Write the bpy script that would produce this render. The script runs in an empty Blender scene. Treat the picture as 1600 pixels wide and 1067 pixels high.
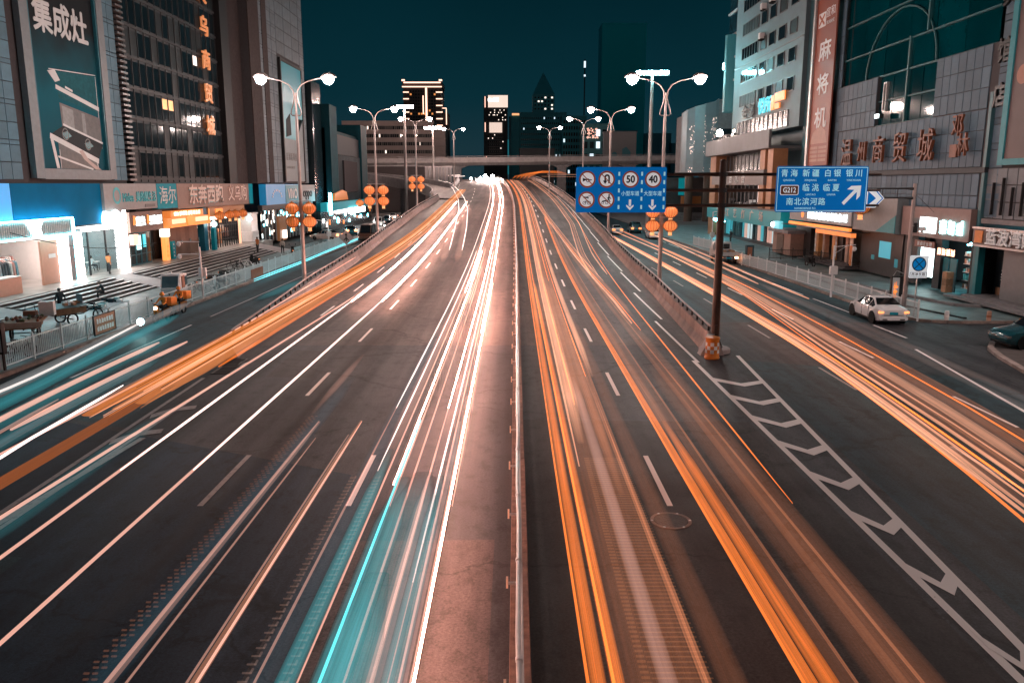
import bpy, bmesh, math, random
from mathutils import Vector, Matrix
random.seed(7)
R = math.radians
PI = math.pi
sc = bpy.context.scene
COL = sc.collection

# ------------------------------------------------------------------ camera
cam_data = bpy.data.cameras.new('camera')
cam = bpy.data.objects.new('camera', cam_data)
COL.objects.link(cam)
cam.location = (0, 0, 8.0)
cam.rotation_euler = (R(90 - 11.025), 0, 0)
cam_data.sensor_width = 36.0
cam_data.lens = 36.0 * 1260 / 1600
cam_data.clip_start = 0.1
cam_data.clip_end = 6000
sc.camera = cam

# ------------------------------------------------------------------ night sky
world = bpy.data.worlds.new('World')
sc.world = world
world.use_nodes = True
wn = world.node_tree
wbg = wn.nodes['Background']
wtc = wn.nodes.new('ShaderNodeTexCoord')
wsep = wn.nodes.new('ShaderNodeSeparateXYZ')
wn.links.new(wtc.outputs['Generated'], wsep.inputs[0])
wramp = wn.nodes.new('ShaderNodeValToRGB')
wramp.color_ramp.elements[0].position = 0.0
wramp.color_ramp.elements[0].color = (0.0145, 0.038, 0.050, 1)
wramp.color_ramp.elements[1].position = 0.24
wramp.color_ramp.elements[1].color = (0.0006, 0.0165, 0.0240, 1)
e = wramp.color_ramp.elements.new(0.10)
e.color = (0.0030, 0.0280, 0.0400, 1)
wn.links.new(wsep.outputs['Z'], wramp.inputs[0])
wno = wn.nodes.new('ShaderNodeTexNoise'); wno.inputs['Scale'].default_value = 2.2; wno.inputs['Detail'].default_value = 5
wn.links.new(wtc.outputs['Generated'], wno.inputs['Vector'])
wmr = wn.nodes.new('ShaderNodeMapRange'); wmr.inputs['To Min'].default_value = 0.55; wmr.inputs['To Max'].default_value = 1.45
wn.links.new(wno.outputs['Fac'], wmr.inputs['Value'])
wmx = wn.nodes.new('ShaderNodeMix'); wmx.data_type = 'RGBA'; wmx.blend_type = 'MULTIPLY'; wmx.inputs[0].default_value = 1
wn.links.new(wramp.outputs[0], wmx.inputs[6]); wn.links.new(wmr.outputs[0], wmx.inputs[7])
wn.links.new(wmx.outputs[2], wbg.inputs[0])
wbg.inputs[1].default_value = 1.0

# ------------------------------------------------------------------ exposure
sc.view_settings.view_transform = 'Standard'
sc.view_settings.look = 'None'
sc.view_settings.gamma = 1.0
sc.view_settings.use_curve_mapping = False
sc.view_settings.exposure = 0.0
sc.render.engine = 'CYCLES'
sc.cycles.use_denoising = True
sc.cycles.max_bounces = 6
sc.cycles.diffuse_bounces = 3
sc.cycles.glossy_bounces = 3
sc.cycles.transparent_max_bounces = 48
sc.cycles.sample_clamp_indirect = 4.0
sc.cycles.sample_clamp_direct = 0.0
sc.cycles.caustics_reflective = False
sc.cycles.caustics_refractive = False

LAMP_WARM = (1.0, 0.78, 0.71)
LAMP_POWER = 620.0          # radiance of a street lamp globe

# ------------------------------------------------------------------ helpers
def lin(h):
    h = h.lstrip('#')
    out = []
    for i in (0, 2, 4):
        v = int(h[i:i + 2], 16) / 255
        out.append(v / 12.92 if v <= 0.04045 else ((v + 0.055) / 1.055) ** 2.4)
    return tuple(out)

MATS = {}
def mat(name, col, rough=0.6, metal=0.0, noise=0.18, scale=3.0, bump=0.0, bscale=30.0, spec=0.3, coat=0.0, glow=0.0):
    if name in MATS: return MATS[name]
    m = bpy.data.materials.new(name); m.use_nodes = True
    nt = m.node_tree; b = nt.nodes['Principled BSDF']
    if isinstance(col, str): col = lin(col)
    b.inputs['Roughness'].default_value = rough
    b.inputs['Metallic'].default_value = metal
    b.inputs['Specular IOR Level'].default_value = spec
    b.inputs['Coat Weight'].default_value = coat
    if glow > 0:
        b.inputs['Emission Color'].default_value = tuple(col) + (1,); b.inputs['Emission Strength'].default_value = glow
        m.cycles.emission_sampling = 'NONE'
    tc = nt.nodes.new('ShaderNodeTexCoord')
    if noise > 0:
        n = nt.nodes.new('ShaderNodeTexNoise'); n.inputs['Scale'].default_value = scale
        n.inputs['Detail'].default_value = 6; n.inputs['Roughness'].default_value = 0.65
        nt.links.new(tc.outputs['Object'], n.inputs['Vector'])
        r = nt.nodes.new('ShaderNodeValToRGB')
        r.color_ramp.elements[0].position = 0.3; r.color_ramp.elements[1].position = 0.7
        r.color_ramp.elements[0].color = tuple(c * (1 - noise) for c in col) + (1,)
        r.color_ramp.elements[1].color = tuple(min(1, c * (1 + noise)) for c in col) + (1,)
        oi = nt.nodes.new('ShaderNodeObjectInfo')
        hs = nt.nodes.new('ShaderNodeHueSaturation')
        mr = nt.nodes.new('ShaderNodeMapRange')
        mr.inputs['To Min'].default_value = 1 - noise * 0.7; mr.inputs['To Max'].default_value = 1 + noise * 0.7
        nt.links.new(oi.outputs['Random'], mr.inputs['Value'])
        nt.links.new(mr.outputs[0], hs.inputs['Value'])
        nt.links.new(n.outputs['Fac'], r.inputs[0]); nt.links.new(r.outputs[0], hs.inputs['Color'])
        nt.links.new(hs.outputs[0], b.inputs['Base Color'])
    else:
        b.inputs['Base Color'].default_value = tuple(col) + (1,)
    if bump > 0:
        n2 = nt.nodes.new('ShaderNodeTexNoise'); n2.inputs['Scale'].default_value = bscale
        n2.inputs['Detail'].default_value = 4
        nt.links.new(tc.outputs['Object'], n2.inputs['Vector'])
        bp = nt.nodes.new('ShaderNodeBump'); bp.inputs['Strength'].default_value = bump
        bp.inputs['Distance'].default_value = 0.02
        nt.links.new(n2.outputs['Fac'], bp.inputs['Height']); nt.links.new(bp.outputs[0], b.inputs['Normal'])
    MATS[name] = m
    return m

def emat(name, col, strength, sample=False, base=None):
    if name in MATS: return MATS[name]
    m = bpy.data.materials.new(name); m.use_nodes = True
    b = m.node_tree.nodes['Principled BSDF']
    if isinstance(col, str): col = lin(col)
    b.inputs['Base Color'].default_value = tuple(base or [c * 0.3 for c in col]) + (1,)
    b.inputs['Emission Color'].default_value = tuple(col) + (1,)
    b.inputs['Emission Strength'].default_value = strength
    b.inputs['Roughness'].default_value = 0.4
    m.cycles.emission_sampling = 'FRONT_BACK' if sample else 'NONE'
    MATS[name] = m
    return m

def glowmat(name, col, strength, streak=0.0, fade=0.0, sscale=6.0):
    """light that adds itself to what lies behind it: the streak a passing lamp leaves"""
    if name in MATS: return MATS[name]
    m = bpy.data.materials.new(name); m.use_nodes = True
    nt = m.node_tree
    for n in list(nt.nodes): nt.nodes.remove(n)
    out = nt.nodes.new('ShaderNodeOutputMaterial')
    add = nt.nodes.new('ShaderNodeAddShader'); tr = nt.nodes.new('ShaderNodeBsdfTransparent')
    em = nt.nodes.new('ShaderNodeEmission')
    if isinstance(col, str): col = lin(col)
    em.inputs[0].default_value = tuple(col) + (1,)
    em.inputs[1].default_value = strength
    if fade > 0:
        tr.inputs[0].default_value = (1 - fade, 1 - fade, 1 - fade, 1)
    so = nt.nodes.new('ShaderNodeAttribute'); so.attribute_name = 'soft'
    mu = nt.nodes.new('ShaderNodeMath'); mu.operation = 'MULTIPLY'; mu.inputs[1].default_value = strength
    nt.links.new(so.outputs['Fac'], mu.inputs[0]); nt.links.new(mu.outputs[0], em.inputs[1])
    if streak > 0:
        at = nt.nodes.new('ShaderNodeAttribute'); at.attribute_name = 'across'
        n = nt.nodes.new('ShaderNodeTexNoise'); n.inputs['Scale'].default_value = sscale
        n.inputs['Detail'].default_value = 5; n.inputs['Roughness'].default_value = 0.7
        nt.links.new(at.outputs['Vector'], n.inputs['Vector'])
        r = nt.nodes.new('ShaderNodeMapRange')
        r.inputs['From Min'].default_value = 0.3; r.inputs['From Max'].default_value = 0.7
        r.inputs['To Min'].default_value = strength * (1 - streak); r.inputs['To Max'].default_value = strength * (1 + streak)
        nt.links.new(n.outputs['Fac'], r.inputs['Value']); nt.links.new(r.outputs[0], mu.inputs[1])
    nt.links.new(tr.outputs[0], add.inputs[0]); nt.links.new(em.outputs[0], add.inputs[1])
    nt.links.new(add.outputs[0], out.inputs[0])
    m.cycles.emission_sampling = 'NONE'
    MATS[name] = m
    return m

class MB:
    def __init__(s): s.v = []; s.f = []; s.mi = []; s.cur = 0; s.sm = False
    def add(s, vs, fs):
        o = len(s.v); s.v += [tuple(p) for p in vs]
        for f in fs: s.f.append(tuple(i + o for i in f)); s.mi.append(s.cur)
        return s
    def box(s, x0, x1, y0, y1, z0, z1):
        if x0 > x1: x0, x1 = x1, x0
        if y0 > y1: y0, y1 = y1, y0
        if z0 > z1: z0, z1 = z1, z0
        return s.add([(x0,y0,z0),(x1,y0,z0),(x1,y1,z0),(x0,y1,z0),(x0,y0,z1),(x1,y0,z1),(x1,y1,z1),(x0,y1,z1)],
                     [(0,3,2,1),(4,5,6,7),(0,1,5,4),(1,2,6,5),(2,3,7,6),(3,0,4,7)])
    def bevbox(s, x0, x1, y0, y1, z0, z1, b=0.03):
        """box with a chamfered outline as seen from the front (-y)"""
        return s.prism([(x0+b,z0),(x1-b,z0),(x1,z0+b),(x1,z1-b),(x1-b,z1),(x0+b,z1),(x0,z1-b),(x0,z0+b)], y0, y1, 'y')
    def prism(s, poly, a, b, axis='z'):
        n = len(poly)
        def P(p, h):
            if axis == 'z': return (p[0], p[1], h)
            if axis == 'y': return (p[0], h, p[1])
            return (h, p[0], p[1])
        vs = [P(p, a) for p in poly] + [P(p, b) for p in poly]
        fs = [tuple(range(n))[::-1], tuple(range(n, 2*n))] + [(i, (i+1) % n, n+(i+1) % n, n+i) for i in range(n)]
        return s.add(vs, fs)
    def quad(s, a, b, c, d): return s.add([a, b, c, d], [(0, 1, 2, 3)])
    def tube(s, pts, r, n=8, caps=True):
        pts = [Vector(p) for p in pts]
        if not isinstance(r, (list, tuple)): r = [r] * len(pts)
        rings = []
        up0 = None
        for i, p in enumerate(pts):
            t = (pts[min(i+1, len(pts)-1)] - pts[max(i-1, 0)])
            if t.length < 1e-9: t = Vector((0, 0, 1))
            t.normalize()
            if up0 is None:
                up0 = Vector((0, 0, 1)) if abs(t.z) < 0.9 else Vector((1, 0, 0))
            a = up0 - t * up0.dot(t)
            if a.length < 1e-4: a = Vector((0, 1, 0)) - t * t.y
            a.normalize(); up0 = a
            b = t.cross(a)
            rings.append([p + (a * math.cos(2*PI*k/n) + b * math.sin(2*PI*k/n)) * r[i] for k in range(n)])
        vs = [v for rg in rings for v in rg]; fs = []
        for i in range(len(rings)-1):
            for k in range(n):
                fs.append((i*n+k, i*n+(k+1) % n, (i+1)*n+(k+1) % n, (i+1)*n+k))
        if caps:
            fs.append(tuple(range(n))[::-1]); fs.append(tuple((len(rings)-1)*n+k for k in range(n)))
        return s.add(vs, fs)
    def lathe(s, prof, n=12, c=(0, 0, 0), axis='z'):
        vs = []; fs = []
        for (r, h) in prof:
            for k in range(n):
                a = 2*PI*k/n
                x, y, z = r*math.cos(a), r*math.sin(a), h
                if axis == 'x': x, y, z = z, x, y
                elif axis == 'y': x, y, z = x, z, y
                vs.append((c[0]+x, c[1]+y, c[2]+z))
        m = len(prof)
        for i in range(m-1):
            for k in range(n):
                fs.append((i*n+k, i*n+(k+1) % n, (i+1)*n+(k+1) % n, (i+1)*n+k))
        fs.append(tuple(range(n))[::-1]); fs.append(tuple((m-1)*n+k for k in range(n)))
        return s.add(vs, fs)
    def loft(s, rings, caps=True):
        n = len(rings[0]); vs = [v for r in rings for v in r]; fs = []
        for i in range(len(rings)-1):
            for k in range(n):
                fs.append((i*n+k, i*n+(k+1) % n, (i+1)*n+(k+1) % n, (i+1)*n+k))
        if caps:
            fs.append(tuple(range(n))[::-1]); fs.append(tuple((len(rings)-1)*n+k for k in range(n)))
        return s.add(vs, fs)
    def mesh(s, name, mats, smooth=False):
        me = bpy.data.meshes.new(name)
        me.from_pydata(s.v, [], s.f)
        if not isinstance(mats, (list, tuple)): mats = [mats]
        for m in mats: me.materials.append(m)
        if len(mats) > 1:
            for p, i in zip(me.polygons, s.mi): p.material_index = i
        bm = bmesh.new(); bm.from_mesh(me)
        bmesh.ops.recalc_face_normals(bm, faces=bm.faces)
        bm.to_mesh(me); bm.free()
        if smooth:
            me.shade_smooth()
            try: me.set_sharp_from_angle(angle=R(40))
            except Exception: pass
        return me

def tag(o, label=None, cat=None, group=None, kind=None):
    if label: o['label'] = label
    if cat: o['category'] = cat
    if group: o['group'] = group
    if kind: o['kind'] = kind
    return o
def link(name, data, parent=None, loc=None, rz=0.0):
    o = bpy.data.objects.new(name, data); COL.objects.link(o)
    if parent is not None: o.parent = parent
    if loc is not None: o.location = loc
    if rz: o.rotation_euler = (0, 0, rz)
    return o
def obj(name, mb, mats, parent=None, loc=None, kind=None, smooth=False, rz=0.0):
    o = link(name, mb.mesh(name, mats, smooth), parent, loc, rz)
    if kind: o['kind'] = kind
    return o
def inst(name, me, parent=None, loc=None, rz=0.0): return link(name, me, parent, loc, rz)
def thing(name, label, cat, loc=(0, 0, 0), rz=0.0, group=None):
    o = bpy.data.objects.new(name, None); COL.objects.link(o)
    o.empty_display_size = 0.2
    o.location = loc; o.rotation_euler = (0, 0, rz)
    return tag(o, label, cat, group)
def single(name, mb, mats, label, cat, loc=(0, 0, 0), rz=0.0, group=None, smooth=False):
    return tag(obj(name, mb, mats, None, loc, None, smooth, rz), label, cat, group)
def struct(name, mb, m, loc=None, smooth=False): return obj(name, mb, m, None, loc, 'structure', smooth)
def kids(o): return [c for c in COL.objects if c.parent == o]
def dup(root, loc, rz=None, label=None, group=None, scale=None):
    r = root.copy(); COL.objects.link(r); r.location = loc
    if rz is not None: r.rotation_euler = (0, 0, rz)
    if scale: r.scale = scale
    if label: r['label'] = label
    if group: r['group'] = group
    for ch in kids(root):
        c = ch.copy(); COL.objects.link(c); c.parent = r
        for g in kids(ch):
            d = g.copy(); COL.objects.link(d); d.parent = c
    return r

def text_mesh(body, size, extrude=0.02, bold=0.0, align='CENTER', spacing=1.0, sx=1.0, vertical=False, lead=1.15):
    """lettering standing in the local x-z plane, facing -y, centred on the origin"""
    cu = bpy.data.curves.new('lettering', 'FONT')
    cu.body = '\n'.join(body) if vertical else body
    cu.size = size; cu.extrude = extrude; cu.resolution_u = 3
    cu.align_x = align; cu.align_y = 'CENTER'; cu.space_character = spacing; cu.space_line = lead
    tmp = bpy.data.objects.new('lettering', cu); COL.objects.link(tmp)
    dg = bpy.context.evaluated_depsgraph_get()
    src = bpy.data.meshes.new_from_object(tmp.evaluated_get(dg))
    bpy.data.objects.remove(tmp); bpy.data.curves.remove(cu)
    mb = MB()
    offs = [(0, 0)] if bold <= 0 else [(-bold, 0), (bold, 0), (0, bold), (0, -bold)]
    vs = [v.co.copy() for v in src.vertices]; fs = [tuple(p.vertices) for p in src.polygons]
    for i, (dx, dz) in enumerate(offs):
        mb.add([(v.x*sx + dx*size, -v.z - 0.0012*i, v.y + dz*size) for v in vs], fs)
    bpy.data.meshes.remove(src)
    return mb
def text(parent, name, body, size, m, loc, rz=0.0, **kw):
    mb = text_mesh(body, size, **kw)
    me = bpy.data.meshes.new(name); me.from_pydata(mb.v, [], mb.f); me.materials.append(m)
    return link(name, me, parent, loc, rz)

def strokes(mb, x0, x1, y, z0, z1, n, rnd, d=0.03):
    """blurred characters no one can read: each a little pile of strokes"""
    w = (x1 - x0) / n
    for i in range(n):
        a = x0 + i*w + w*0.08; b = x0 + (i+1)*w - w*0.08
        h = z1 - z0
        for k in range(rnd.choice((3, 4))):
            z = z0 + h*(0.08 + 0.24*k) ; mb.box(a + rnd.random()*w*0.15, b - rnd.random()*w*0.15, y-d, y, z, z + h*0.10)
        for k in range(rnd.choice((2, 3))):
            x = a + (b-a)*(0.12 + 0.33*k); mb.box(x, x + w*0.12, y-d-0.004, y-0.004, z0 + rnd.random()*h*0.2, z1 - rnd.random()*h*0.2)
    return mb

# ------------------------------------------------------------------ materials
def asphalt_mat(name, base, tint):
    m = bpy.data.materials.new(name); m.use_nodes = True
    nt = m.node_tree; b = nt.nodes['Principled BSDF']; L = nt.links
    ge = nt.nodes.new('ShaderNodeNewGeometry')
    def noise(scale, detail=6, sx=1, sy=1, rough=0.6):
        mp = nt.nodes.new('ShaderNodeMapping'); mp.inputs['Scale'].default_value = (sx, sy, 1)
        n = nt.nodes.new('ShaderNodeTexNoise'); n.inputs['Scale'].default_value = scale
        n.inputs['Detail'].default_value = detail; n.inputs['Roughness'].default_value = rough
        L.new(ge.outputs['Position'], mp.inputs[0]); L.new(mp.outputs[0], n.inputs['Vector']); return n
    def ramp(src, p0, c0, p1, c1):
        r = nt.nodes.new('ShaderNodeValToRGB'); r.color_ramp.elements[0].position = p0; r.color_ramp.elements[1].position = p1
        r.color_ramp.elements[0].color = (*c0, 1); r.color_ramp.elements[1].color = (*c1, 1)
        L.new(src, r.inputs[0]); return r
    def mul(a, c, f=1.0):
        x = nt.nodes.new('ShaderNodeMix'); x.data_type = 'RGBA'; x.blend_type = 'MULTIPLY'; x.inputs[0].default_value = f
        L.new(a, x.inputs[6]); L.new(c, x.inputs[7]); return x.outputs[2]
    big = ramp(noise(0.16, 5).outputs['Fac'], 0.35, tuple(c*0.78 for c in base), 0.68, tuple(min(1, c*1.22*t) for c, t in zip(base, tint)))
    tyre = ramp(noise(1.0, 4, 0.9, 0.02).outputs['Fac'], 0.36, (0.52, 0.52, 0.54), 0.64, (1.36, 1.33, 1.30))
    grain = ramp(noise(17, 5, 1, 1, .8).outputs['Fac'], 0.32, (0.50, 0.50, 0.50), 0.68, (1.5, 1.5, 1.5))
    spots = ramp(noise(2.2, 8, 1, 0.6, 0.75).outputs['Fac'], 0.33, (0.45, 0.45, 0.45), 0.50, (1, 1, 1))
    c = mul(big.outputs[0], tyre.outputs[0]); c = mul(c, grain.outputs[0]); c = mul(c, spots.outputs[0])
    # thin sealed cracks
    vo = nt.nodes.new('ShaderNodeTexVoronoi'); vo.feature = 'DISTANCE_TO_EDGE'; vo.inputs['Scale'].default_value = 0.10
    mp = nt.nodes.new('ShaderNodeMapping'); wob = noise(0.7, 5)
    vm = nt.nodes.new('ShaderNodeVectorMath'); vm.operation = 'MULTIPLY_ADD'
    L.new(wob.outputs['Color'], vm.inputs[0]); vm.inputs[1].default_value = (2.5, 2.5, 0); L.new(ge.outputs['Position'], vm.inputs[2])
    L.new(vm.outputs[0], vo.inputs['Vector'])
    cr = ramp(vo.outputs['Distance'], 0.002, (0.45, 0.45, 0.45), 0.006, (1, 1, 1))
    c = mul(c, cr.outputs[0])
    L.new(c, b.inputs['Base Color'])
    rr = nt.nodes.new('ShaderNodeMapRange'); b.inputs['Specular IOR Level'].default_value = 0.22
    rr.inputs['To Min'].default_value = 0.50; rr.inputs['To Max'].default_value = 0.80
    L.new(noise(0.5, 6, 1, 0.25).outputs['Fac'], rr.inputs['Value']); L.new(rr.outputs[0], b.inputs['Roughness'])
    bp = nt.nodes.new('ShaderNodeBump'); bp.inputs['Strength'].default_value = 0.5; bp.inputs['Distance'].default_value = 0.012
    L.new(noise(45, 3).outputs['Fac'], bp.inputs['Height']); L.new(bp.outputs[0], b.inputs['Normal'])
    MATS[name] = m
    return m
M_ROAD = asphalt_mat('asphalt', (0.050, 0.054, 0.062), (1.0, 1.0, 1.0))
M_DECK = asphalt_mat('deck asphalt', (0.080, 0.070, 0.070), (1.04, 0.98, 0.96))
M_SIDE = asphalt_mat('frontage asphalt', (0.026, 0.058, 0.072), (0.9, 1.0, 1.04))
M_COOL = asphalt_mat('blue grey asphalt', (0.015, 0.031, 0.052), (1, 1, 1))
M_PATCH = asphalt_mat('newer and shaded asphalt', (0.040, 0.037, 0.039), (1, 1, 1))

def paint_mat(name, col, worn=0.5):
    m = bpy.data.materials.new(name); m.use_nodes = True
    nt = m.node_tree; b = nt.nodes['Principled BSDF']
    ge = nt.nodes.new('ShaderNodeNewGeometry')
    n = nt.nodes.new('ShaderNodeTexNoise'); n.inputs['Scale'].default_value = 5; n.inputs['Detail'].default_value = 9; n.inputs['Roughness'].default_value = 0.8
    nt.links.new(ge.outputs['Position'], n.inputs['Vector'])
    r = nt.nodes.new('ShaderNodeValToRGB')
    r.color_ramp.elements[0].position = 0.30; r.color_ramp.elements[1].position = 0.30 + 0.25*worn
    r.color_ramp.elements[0].color = tuple(c*0.25 for c in col) + (1,); r.color_ramp.elements[1].color = (*col, 1)
    nt.links.new(n.outputs['Fac'], r.inputs[0]); nt.links.new(r.outputs[0], b.inputs['Base Color'])
    b.inputs['Roughness'].default_value = 0.6
    MATS[name] = m
    return m
M_PAINT = paint_mat('road paint', (0.85, 0.78, 0.76), 0.22)
M_FAINT = paint_mat('worn road paint', (0.34, 0.33, 0.34), 0.8)

def paving_mat(name, c1, c2, sx, sy, mortar=0.03, rough=0.6):
    m = bpy.data.materials.new(name); m.use_nodes = True
    nt = m.node_tree; b = nt.nodes['Principled BSDF']
    ge = nt.nodes.new('ShaderNodeNewGeometry')
    br = nt.nodes.new('ShaderNodeTexBrick'); br.inputs['Scale'].default_value = 1
    br.inputs['Brick Width'].default_value = sx; br.inputs['Row Height'].default_value = sy
    br.inputs['Mortar Size'].default_value = mortar; br.inputs['Bias'].default_value = 0
    br.inputs['Color1'].default_value = (*c1, 1); br.inputs['Color2'].default_value = (*c2, 1)
    br.inputs['Mortar'].default_value = tuple(c*0.45 for c in c1) + (1,)
    nt.links.new(ge.outputs['Position'], br.inputs['Vector'])
    n = nt.nodes.new('ShaderNodeTexNoise'); n.inputs['Scale'].default_value = 0.8; n.inputs['Detail'].default_value = 7
    nt.links.new(ge.outputs['Position'], n.inputs['Vector'])
    r = nt.nodes.new('ShaderNodeValToRGB'); r.color_ramp.elements[0].color = (0.55, 0.55, 0.55, 1); r.color_ramp.elements[1].color = (1.25, 1.25, 1.25, 1)
    r.color_ramp.elements[0].position = 0.3; r.color_ramp.elements[1].position = 0.7
    nt.links.new(n.outputs['Fac'], r.inputs[0])
    x = nt.nodes.new('ShaderNodeMix'); x.data_type = 'RGBA'; x.blend_type = 'MULTIPLY'; x.inputs[0].default_value = 1
    nt.links.new(br.outputs['Color'], x.inputs[6]); nt.links.new(r.outputs[0], x.inputs[7])
    nt.links.new(x.outputs[2], b.inputs['Base Color'])
    b.inputs['Roughness'].default_value = rough
    bp = nt.nodes.new('ShaderNodeBump'); bp.inputs['Strength'].default_value = 0.4; bp.inputs['Distance'].default_value = 0.01; bp.invert = True
    nt.links.new(br.outputs['Fac'], bp.inputs['Height']); nt.links.new(bp.outputs[0], b.inputs['Normal'])
    MATS[name] = m
    return m
M_PAVE = paving_mat('concrete pavers', (0.13, 0.20, 0.215), (0.17, 0.235, 0.24), 0.6, 0.3, 0.012, 0.5)
M_PLAZA = paving_mat('plaza granite', (0.34, 0.31, 0.29), (0.38, 0.35, 0.33), 1.2, 0.6, 0.01, 0.3)

M_CONC = mat('concrete', (0.19, 0.18, 0.185), 0.75, noise=0.22, scale=1.2, bump=0.3)
M_CONC_L = mat('pale concrete', (0.34, 0.31, 0.31), 0.7, noise=0.2, scale=0.6, bump=0.2)
M_KERB = mat('kerb stone', (0.22, 0.17, 0.15), 0.75, noise=0.35, scale=2.0, bump=0.4)
M_KERB_R = mat('median kerb lamp tint', (0.20, 0.115, 0.085), 0.7, noise=0.45, scale=3.5, bump=0.4)  # orange-brown of the lamplight put into the kerb's colour
M_STEEL = mat('galvanised steel', (0.45, 0.44, 0.44), 0.42, 0.6, noise=0.15, scale=4)
M_POLE = mat('painted grey pole', (0.34, 0.30, 0.29), 0.45, 0.25, noise=0.12, scale=2)
M_DPOLE = mat('dark brown pole', (0.055, 0.036, 0.030), 0.4, 0.3, noise=0.3, scale=3)
M_WHITE = mat('white enamel', (0.72, 0.70, 0.70), 0.4, noise=0.08, scale=4)
M_FENCE = mat('white railing paint', (0.52, 0.64, 0.67), 0.45, noise=0.12, scale=3)
M_BLACK = mat('black rubber', (0.012, 0.012, 0.013), 0.6, noise=0.2)
M_DARK = mat('dark metal', (0.03, 0.03, 0.032), 0.45, 0.4, noise=0.2)
M_CHROME = mat('bright metal', (0.6, 0.6, 0.6), 0.2, 1.0, noise=0.05)
M_BLUE = mat('sign blue', (0.0, 0.115, 0.38), 0.6, noise=0.06, scale=2, spec=.1, glow=.55)  # added glow stands in for headlights reflected by the sheeting
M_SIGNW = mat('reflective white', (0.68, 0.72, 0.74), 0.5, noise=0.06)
M_SIGNL = mat('glowing sign white', (0.66, 0.74, 0.79), 0.5, noise=0.06, glow=.42)  # glow put in for reflected headlights; the signs hold no lamps
M_SIGNC = mat('glowing sign cyan', (0.36, 0.72, 0.80), 0.5, noise=0.05, glow=.42)  # same stand-in glow for the reflective lettering
M_RING = mat('brown red ring', (0.30, 0.075, 0.03), 0.5, noise=0.1, glow=.18)  # slight glow added for light the ring throws back
M_INK = mat('black ink', (0.012, 0.013, 0.016), 0.6, noise=0.1)
M_TYRE = mat('tyre', (0.013, 0.013, 0.014), 0.75, noise=0.2)
M_CARGLASS = mat('car glass', (0.01, 0.011, 0.013), 0.08, noise=0, spec=0.8)
M_GLASS_D = mat('dark curtain glass', (0.008, 0.018, 0.023), 0.2, noise=0.25, scale=0.3, spec=0.4)
M_WOOD = mat('plywood', (0.30, 0.16, 0.09), 0.7, noise=0.25, scale=5)
M_SKIN = mat('skin', (0.42, 0.24, 0.17), 0.6, noise=0.05)
M_HAIR = mat('black hair', (0.012, 0.01, 0.01), 0.6, noise=0.1)
# ------------------------------------------------------------------ road shape
def lerp_tab(tab, y):
    if y <= tab[0][0]: return tab[0][1]
    for (a, va), (b, vb) in zip(tab, tab[1:]):
        if y <= b:
            t = (y - a) / (b - a); return va + (vb - va) * t
    return tab[-1][1]
def zr(y):
    if y < 45: return 0.0
    if y < 95: return 0.0005 * (y - 45) ** 2
    if y < 235: return 1.25 + 0.05 * (y - 95)
    if y < 295: d = y - 235; return 8.25 + 0.05 * d - 0.05 * d * d / 120
    return 9.75
def sh(y): return 0.0 if y < 130 else -3.7 * ((min(y, 300) - 130) / 122) ** 2
def xl(y): return lerp_tab([(36, -13.0), (60, -14.9), (100, -15.7), (140, -15.7), (180, -14.2), (250, -12.5), (340, -12.5)], y) + sh(y)
def xr(y): return lerp_tab([(37.6, 9.45), (60, 10.55), (100, 11.3), (150, 11.5), (250, 11.2), (340, 11.2)], y) + sh(y)
def frange(a, b, s):
    n = max(1, int(round((b - a) / s)))
    return [a + (b - a) * i / n for i in range(n + 1)]

def setting(name):
    o = bpy.data.objects.new(name, None); COL.objects.link(o); o['kind'] = 'structure'; return o
# ------------------------------------------------------------------ ground and roads
g = MB(); g.quad((-3000, -200, -0.06), (3000, -200, -0.06), (3000, 4000, -0.06), (-3000, 4000, -0.06))
struct('ground', g, mat('city ground', (0.045, 0.043, 0.045), 0.9, noise=0.3, scale=0.05))
g = MB(); g.quad((-21.5, -40, 0), (60, -40, 0), (60, 47, 0), (-21.5, 47, 0)); struct('road', g, M_ROAD)
g = MB(); g.quad((-21.5, 47, 0), (-8, 47, 0), (-8, 300, 0), (-21.5, 300, 0)); struct('road', g, M_SIDE)
g = MB(); g.quad((8, 47, 0), (24, 47, 0), (24, 300, 0), (8, 300, 0)); struct('road', g, M_SIDE)
g = MB()
ys = frange(40, 340, 5)
for a, b in zip(ys, ys[1:]):
    g.quad((xl(a), a, zr(a)+0.006), (xr(a), a, zr(a)+0.006), (xr(b), b, zr(b)+0.006), (xl(b), b, zr(b)+0.006))
struct('flyover_deck', g, M_DECK, smooth=True)
# thin sheets on the road
def patch(x0, y0, x1, y1, x2, y2, x3, y3, z=0.004, m=M_PATCH):
    g = MB(); g.add([(x0, y0, z), (x1, y1, z), (x2, y2, z), (x3, y3, z)], [(0, 1, 2, 3)]); struct('road_patch', g, m)
patch(0.35, 6, 8.1, 6, 8.1, 26.6, 0.35, 26.9)  # dark sheet stands in for the footbridge's shadow band
patch(-3.9, 6, -0.4, 6, -0.4, 17.3, -3.7, 17.2, 0.004, M_DECK)
patch(-10.4, 33.2, -8.4, 33.0, -8.9, 38.5, -10.6, 38.8)
patch(-21.2, 4, -4.4, 4, -4.5, 21.5, -21.3, 29.5, 0.002, M_COOL)  # bluish cast of the left foreground put into the sheet's colour
patch(-14.0, 5, -10.6, 5, -10.7, 16.4, -14.0, 16.9, 0.0045, M_SIDE)
patch(-21.2, 29.6, -12.9, 25.9, -13.2, 46.9, -21.2, 46.9, 0.002, M_SIDE)
patch(9.2, 5, 21.3, 5, 19.6, 33.0, 10.6, 36.5, 0.004, M_SIDE)
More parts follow.
